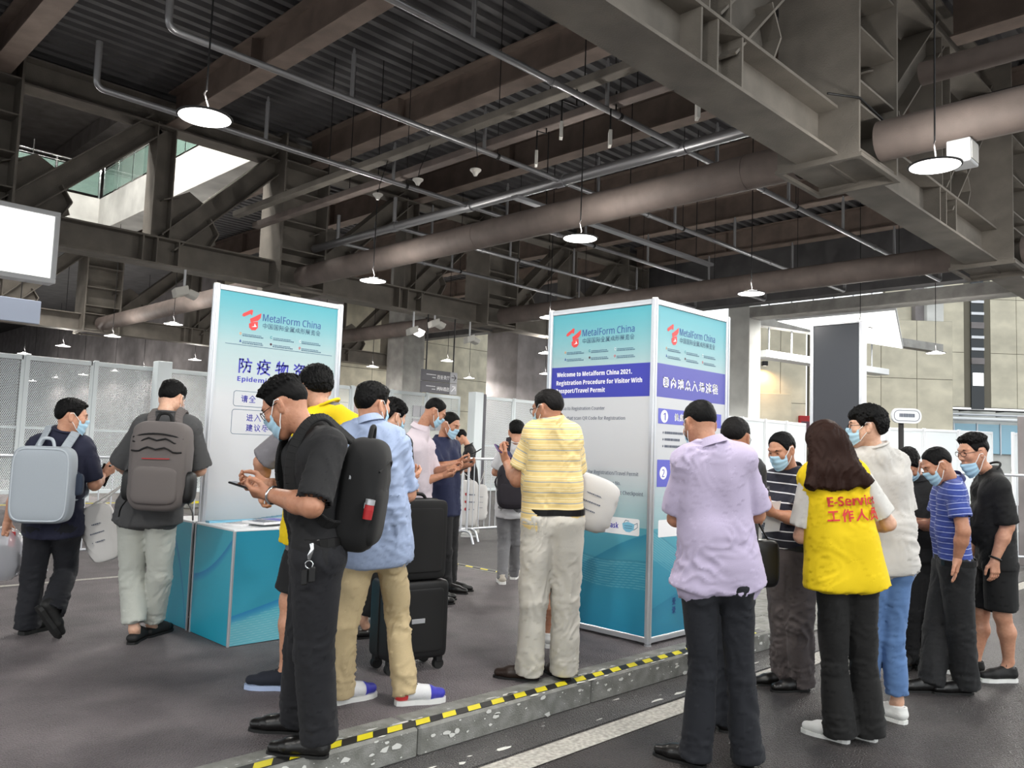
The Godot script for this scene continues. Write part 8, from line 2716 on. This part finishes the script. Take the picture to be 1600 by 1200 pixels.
func luggage() -> void:
	var dx := Vector3(0.985, 0, 0.17).normalized()       # long side, turned a little to the road
	var dz := dx.cross(Vector3.UP).normalized()
	for k in 2:
		var c := P(3.21, 4.03, PLAT + (0.075 + 0.235 if k == 0 else 0.075 + 0.47 + 0.245))
		var hh: float = 0.235 if k == 0 else 0.24
		var hw: float = 0.205 if k == 0 else 0.175
		var t := thing("suitcase", ["black hard-shell suitcase on four wheels standing on the pavement", "black fabric carry-on case lying on top of the hard-shell suitcase"][k], "suitcase", c - Vector3.UP * (hh + (0.075 if k == 0 else 0.0)))
		var b := MB.new()
		puff(b, c, dx * hw, Vector3.UP * hh, dz * 0.135, 0.14, 48, 28)
		obj("shell", b, M.case_black if k == 0 else cloth("case_cloth", Color(0.045, 0.045, 0.05)), t)
		b = MB.new()
		puff(b, c - dz * -0.128, dx * hw * 0.78, Vector3.UP * hh * 0.80, dz * 0.016, 0.12, 40, 24)
		obj("front_panel", b, M.case_black if k == 0 else M.case_cloth, t)
		b = MB.new()
		puff(b, c + dz * -0.128, dx * hw * 0.78, Vector3.UP * hh * 0.80, dz * 0.016, 0.12, 40, 24)
		obj("front_panel", b, M.case_black if k == 0 else M.case_cloth, t)
		b = MB.new()
		var ring := []
		for q in 49:
			var a := TAU * q / 48
			ring.append(c + dx * (hw + 0.001) * signf(cos(a)) * pow(absf(cos(a)), 0.14) + Vector3.UP * (hh + 0.001) * signf(sin(a)) * pow(absf(sin(a)), 0.14))
		b.tube(ring, 0.006, 6, false)
		obj("zip_seam", b, M.black, t)
		b = MB.new()
		b.tube(curve([c + Vector3.UP * hh - dx * 0.08, c + Vector3.UP * (hh + 0.028) - dx * 0.05, c + Vector3.UP * (hh + 0.028) + dx * 0.05, c + Vector3.UP * hh + dx * 0.08], 5), 0.011, 8)
		if k == 1: obj("carry_handle", b, M.black, t)
		if k == 0:
			b = MB.new()
			b.box(c + dx * -0.015 - Vector3.UP * 0.0 + dz * 0.147, dx * 0.045, Vector3.UP * 0.014, dz * 0.003, 0.002)
			obj("badge", b, M.alu, t)
			for sx in [-1.0, 1.0]:
				for sz in [-1.0, 1.0]:
					var wc: Vector3 = c - Vector3.UP * (hh + 0.042) + dx * sx * hw * 0.8 + dz * sz * 0.09
					b = MB.new()
					b.tube([wc - dz * 0.018, wc + dz * 0.018], 0.032, 18)
					var wh := obj("wheel", b, M.rubber_dark, t)
					b = MB.new()
					b.box(wc + Vector3.UP * 0.032, dx * 0.022, Vector3.UP * 0.022, dz * 0.024, 0.005)
					obj("wheel_fork", b, M.black, wh)
		else:
			b = MB.new()
			b.box(c + dx * -hw * 0.8 + Vector3.UP * hh * 0.92 + dz * 0.10, dx * 0.012, Vector3.UP * 0.02, dz * 0.004, 0.002)
			obj("white_tag", b, M.print_white, t)

# ---------------------------------------------------------------- the crowd
var crowd := []
var built := []

func _one(k: int) -> void:
	built[k] = build_person(crowd[k])

func vest_of(d: Dictionary) -> Dictionary:
	var j: Dictionary = d.j
	var w: float = d.get("w", 1.0)
	var bones := bones_torso(j, 0.030, w, 1.0)
	bones.remove_at(0)
	bones.insert(0, [j.sl.lerp(j.sr, 0.06), j.sl.lerp(j.sr, 0.94), 0.075 * w, 0.075 * w, 0.06, 0])
	var hx: Vector3 = (j.hr - j.hl).normalized()
	var sx: Vector3 = (j.sr - j.sl).normalized()
	var hem: float = d.get("vest_hem", 0.06)
	var fl: float = d.get("flare", 0.02)
	var m: Vector3 = (j.hl + j.hr) * 0.5 - Vector3.UP * hem
	for q in [-1.0, -0.33, 0.33, 1.0]:
		bones.append([j.pv.lerp(j.nk, 0.62) + sx * q * 0.085 * w, m + hx * q * (0.085 * w + fl), 0.098 * w, 0.115 * w, 0.03, 1])
	var f := field_of(bones, 0.0105)
	var up: Vector3 = (j.nk - j.pv).normalized()
	f.keep(up, j.nk + up * 0.035)
	var sf := f.surface()
	fold(sf, d.seed + 40, 0.006, Vector3(6, 2, 6), Vector3(6, 4, 6), 0.8, 1.2)
	return {"mesh": shell(sf), "field": f}

func drape(src: Mesh, xf: Transform3D, f: Field, into: Vector3) -> ArrayMesh:       # lay flat lettering onto a body surface
	var a := src.surface_get_arrays(0)
	var v: PackedVector3Array = xf * (a[Mesh.ARRAY_VERTEX] as PackedVector3Array)
	for i in v.size():
		var p := v[i]
		var t := 0.0
		while t < 0.5:
			var g := (p + into * t - f.o) / f.s
			if g.x > 0 and g.y > 0 and g.z > 0 and g.x < f.nx - 1 and g.y < f.ny - 1 and g.z < f.nz - 1:
				if f.f[(int(g.z + 0.5) * f.ny + int(g.y + 0.5)) * f.nx + int(g.x + 0.5)] < 0.003: break
			t += 0.004
		v[i] = p + into * (t - 0.012)
	a[Mesh.ARRAY_VERTEX] = v
	var m := ArrayMesh.new()
	m.add_surface_from_arrays(Mesh.PRIMITIVE_TRIANGLES, a)
	return m

func people() -> void:
	pass
	mat("sole_blue", Color(0.62, 0.68, 0.80), 0.5)
	crowd = people_data()
	built.resize(crowd.size())
	var g := WorkerThreadPool.add_group_task(_one, crowd.size())
	WorkerThreadPool.wait_for_group_task_completion(g)
	var nodes := []
	for k in crowd.size():
		var d: Dictionary = crowd[k]
		var t := dress(d, built[k])
		nodes.append(t)
		if d.has("vest"):
			var vs := vest_of(d)
			var vn := put_mesh("vest", vs.mesh, d.vest, t)
			if k == 15: service_print(d, vs.field, vn)
	# long hair of the service woman
	var d: Dictionary = crowd[15]
	var hx: Transform3D = built[15].head_xf
	var bs := []
	var hd: Vector3 = d.j.hd
	var rt: Vector3 = (d.j.sr - d.j.sl).normalized()
	var fw := Vector3.UP.cross(rt).normalized()
	bs.append([hd + Vector3.UP * 0.030 - fw * 0.01, hd + Vector3.UP * 0.02 - fw * 0.03, 0.100, 0.100, 0.03, 0])
	for q in [-1.0, -0.5, 0.0, 0.5, 1.0]:
		bs.append([hd + rt * q * 0.055 - fw * 0.055 + Vector3.UP * 0.01, hd + rt * (q * 0.095 + 0.01) - fw * 0.10 - Vector3.UP * 0.14, 0.055, 0.048, 0.03, 0])
		bs.append([hd + rt * (q * 0.095 + 0.01) - fw * 0.10 - Vector3.UP * 0.14, hd + rt * (q * 0.165 + 0.025) - fw * 0.125 - Vector3.UP * (0.25 - 0.02 * absf(q)), 0.048, 0.036, 0.03, 1])
	var f := field_of(bs, 0.0075)
	f.carve(hd + fw * 0.09 - Vector3.UP * 0.03, Vector3(0.09, 0.10, 0.07), 0.01)
	var sf := f.surface()
	fold(sf, 77, 0.008, Vector3(30, 2, 30), Vector3(30, 2, 30), 1.0, 1.5)
	put_mesh("long_hair", shell(sf), M.hair_brown, nodes[15])
	# wrist wear
	for q in [[2, "wl", "el", M.chrome, "bracelet"], [19, "wl", "el", M.black, "wrist_watch"]]:
		var j: Dictionary = crowd[q[0]].j
		var ax: Vector3 = (j[q[1]] - j[q[2]]).normalized()
		var c: Vector3 = j[q[1]] - ax * 0.012
		var x := ax.cross(Vector3.UP).normalized()
		var y := x.cross(ax)
		var b := MB.new()
		var ring := []
		for k in 25: ring.append(c + (x * cos(TAU * k / 24) + y * sin(TAU * k / 24)) * 0.034 * (1.0 + 0.02 * (k % 2)))
		b.tube(ring, 0.0075, 8, false)
		put_mesh(q[4], b.mesh(), q[3], nodes[q[0]])
	accessories()

func service_print(d: Dictionary, f: Field, vn: Node) -> void:
	var j: Dictionary = d.j
	var rt: Vector3 = (j.sr - j.sl).normalized()
	var into := Vector3.UP.cross(rt).normalized()
	var up := into.cross(rt).normalized() * -1.0
	if up.y < 0: up = -up
	up = up.slerp((j.nk - j.pv).normalized(), 0.6)
	var o: Vector3 = j.pv.lerp(j.nk, 0.41) - into * 0.35 + rt * 0.035
	var ft := SystemFont.new()
	ft.font_names = PackedStringArray(["Droid Sans"])
	ft.font_weight = 700
	var tm := TextMesh.new()
	tm.font = ft
	tm.text = "E-Service"
	tm.font_size = 48
	tm.pixel_size = 0.00142
	tm.depth = 0.002
	put_mesh("lettering", drape(tm, Transform3D(Basis(rt, up, -into), o + up * 0.128), f, into), M.print_red, vn)
	var b := MB.new()
	han(b, "工作人员", o - rt * 0.15 + up * 0.025, rt, up, 0.060, 0.077, 0.0088)
	put_mesh("lettering", drape(b.mesh(), Transform3D(), f, into), M.print_red, vn)
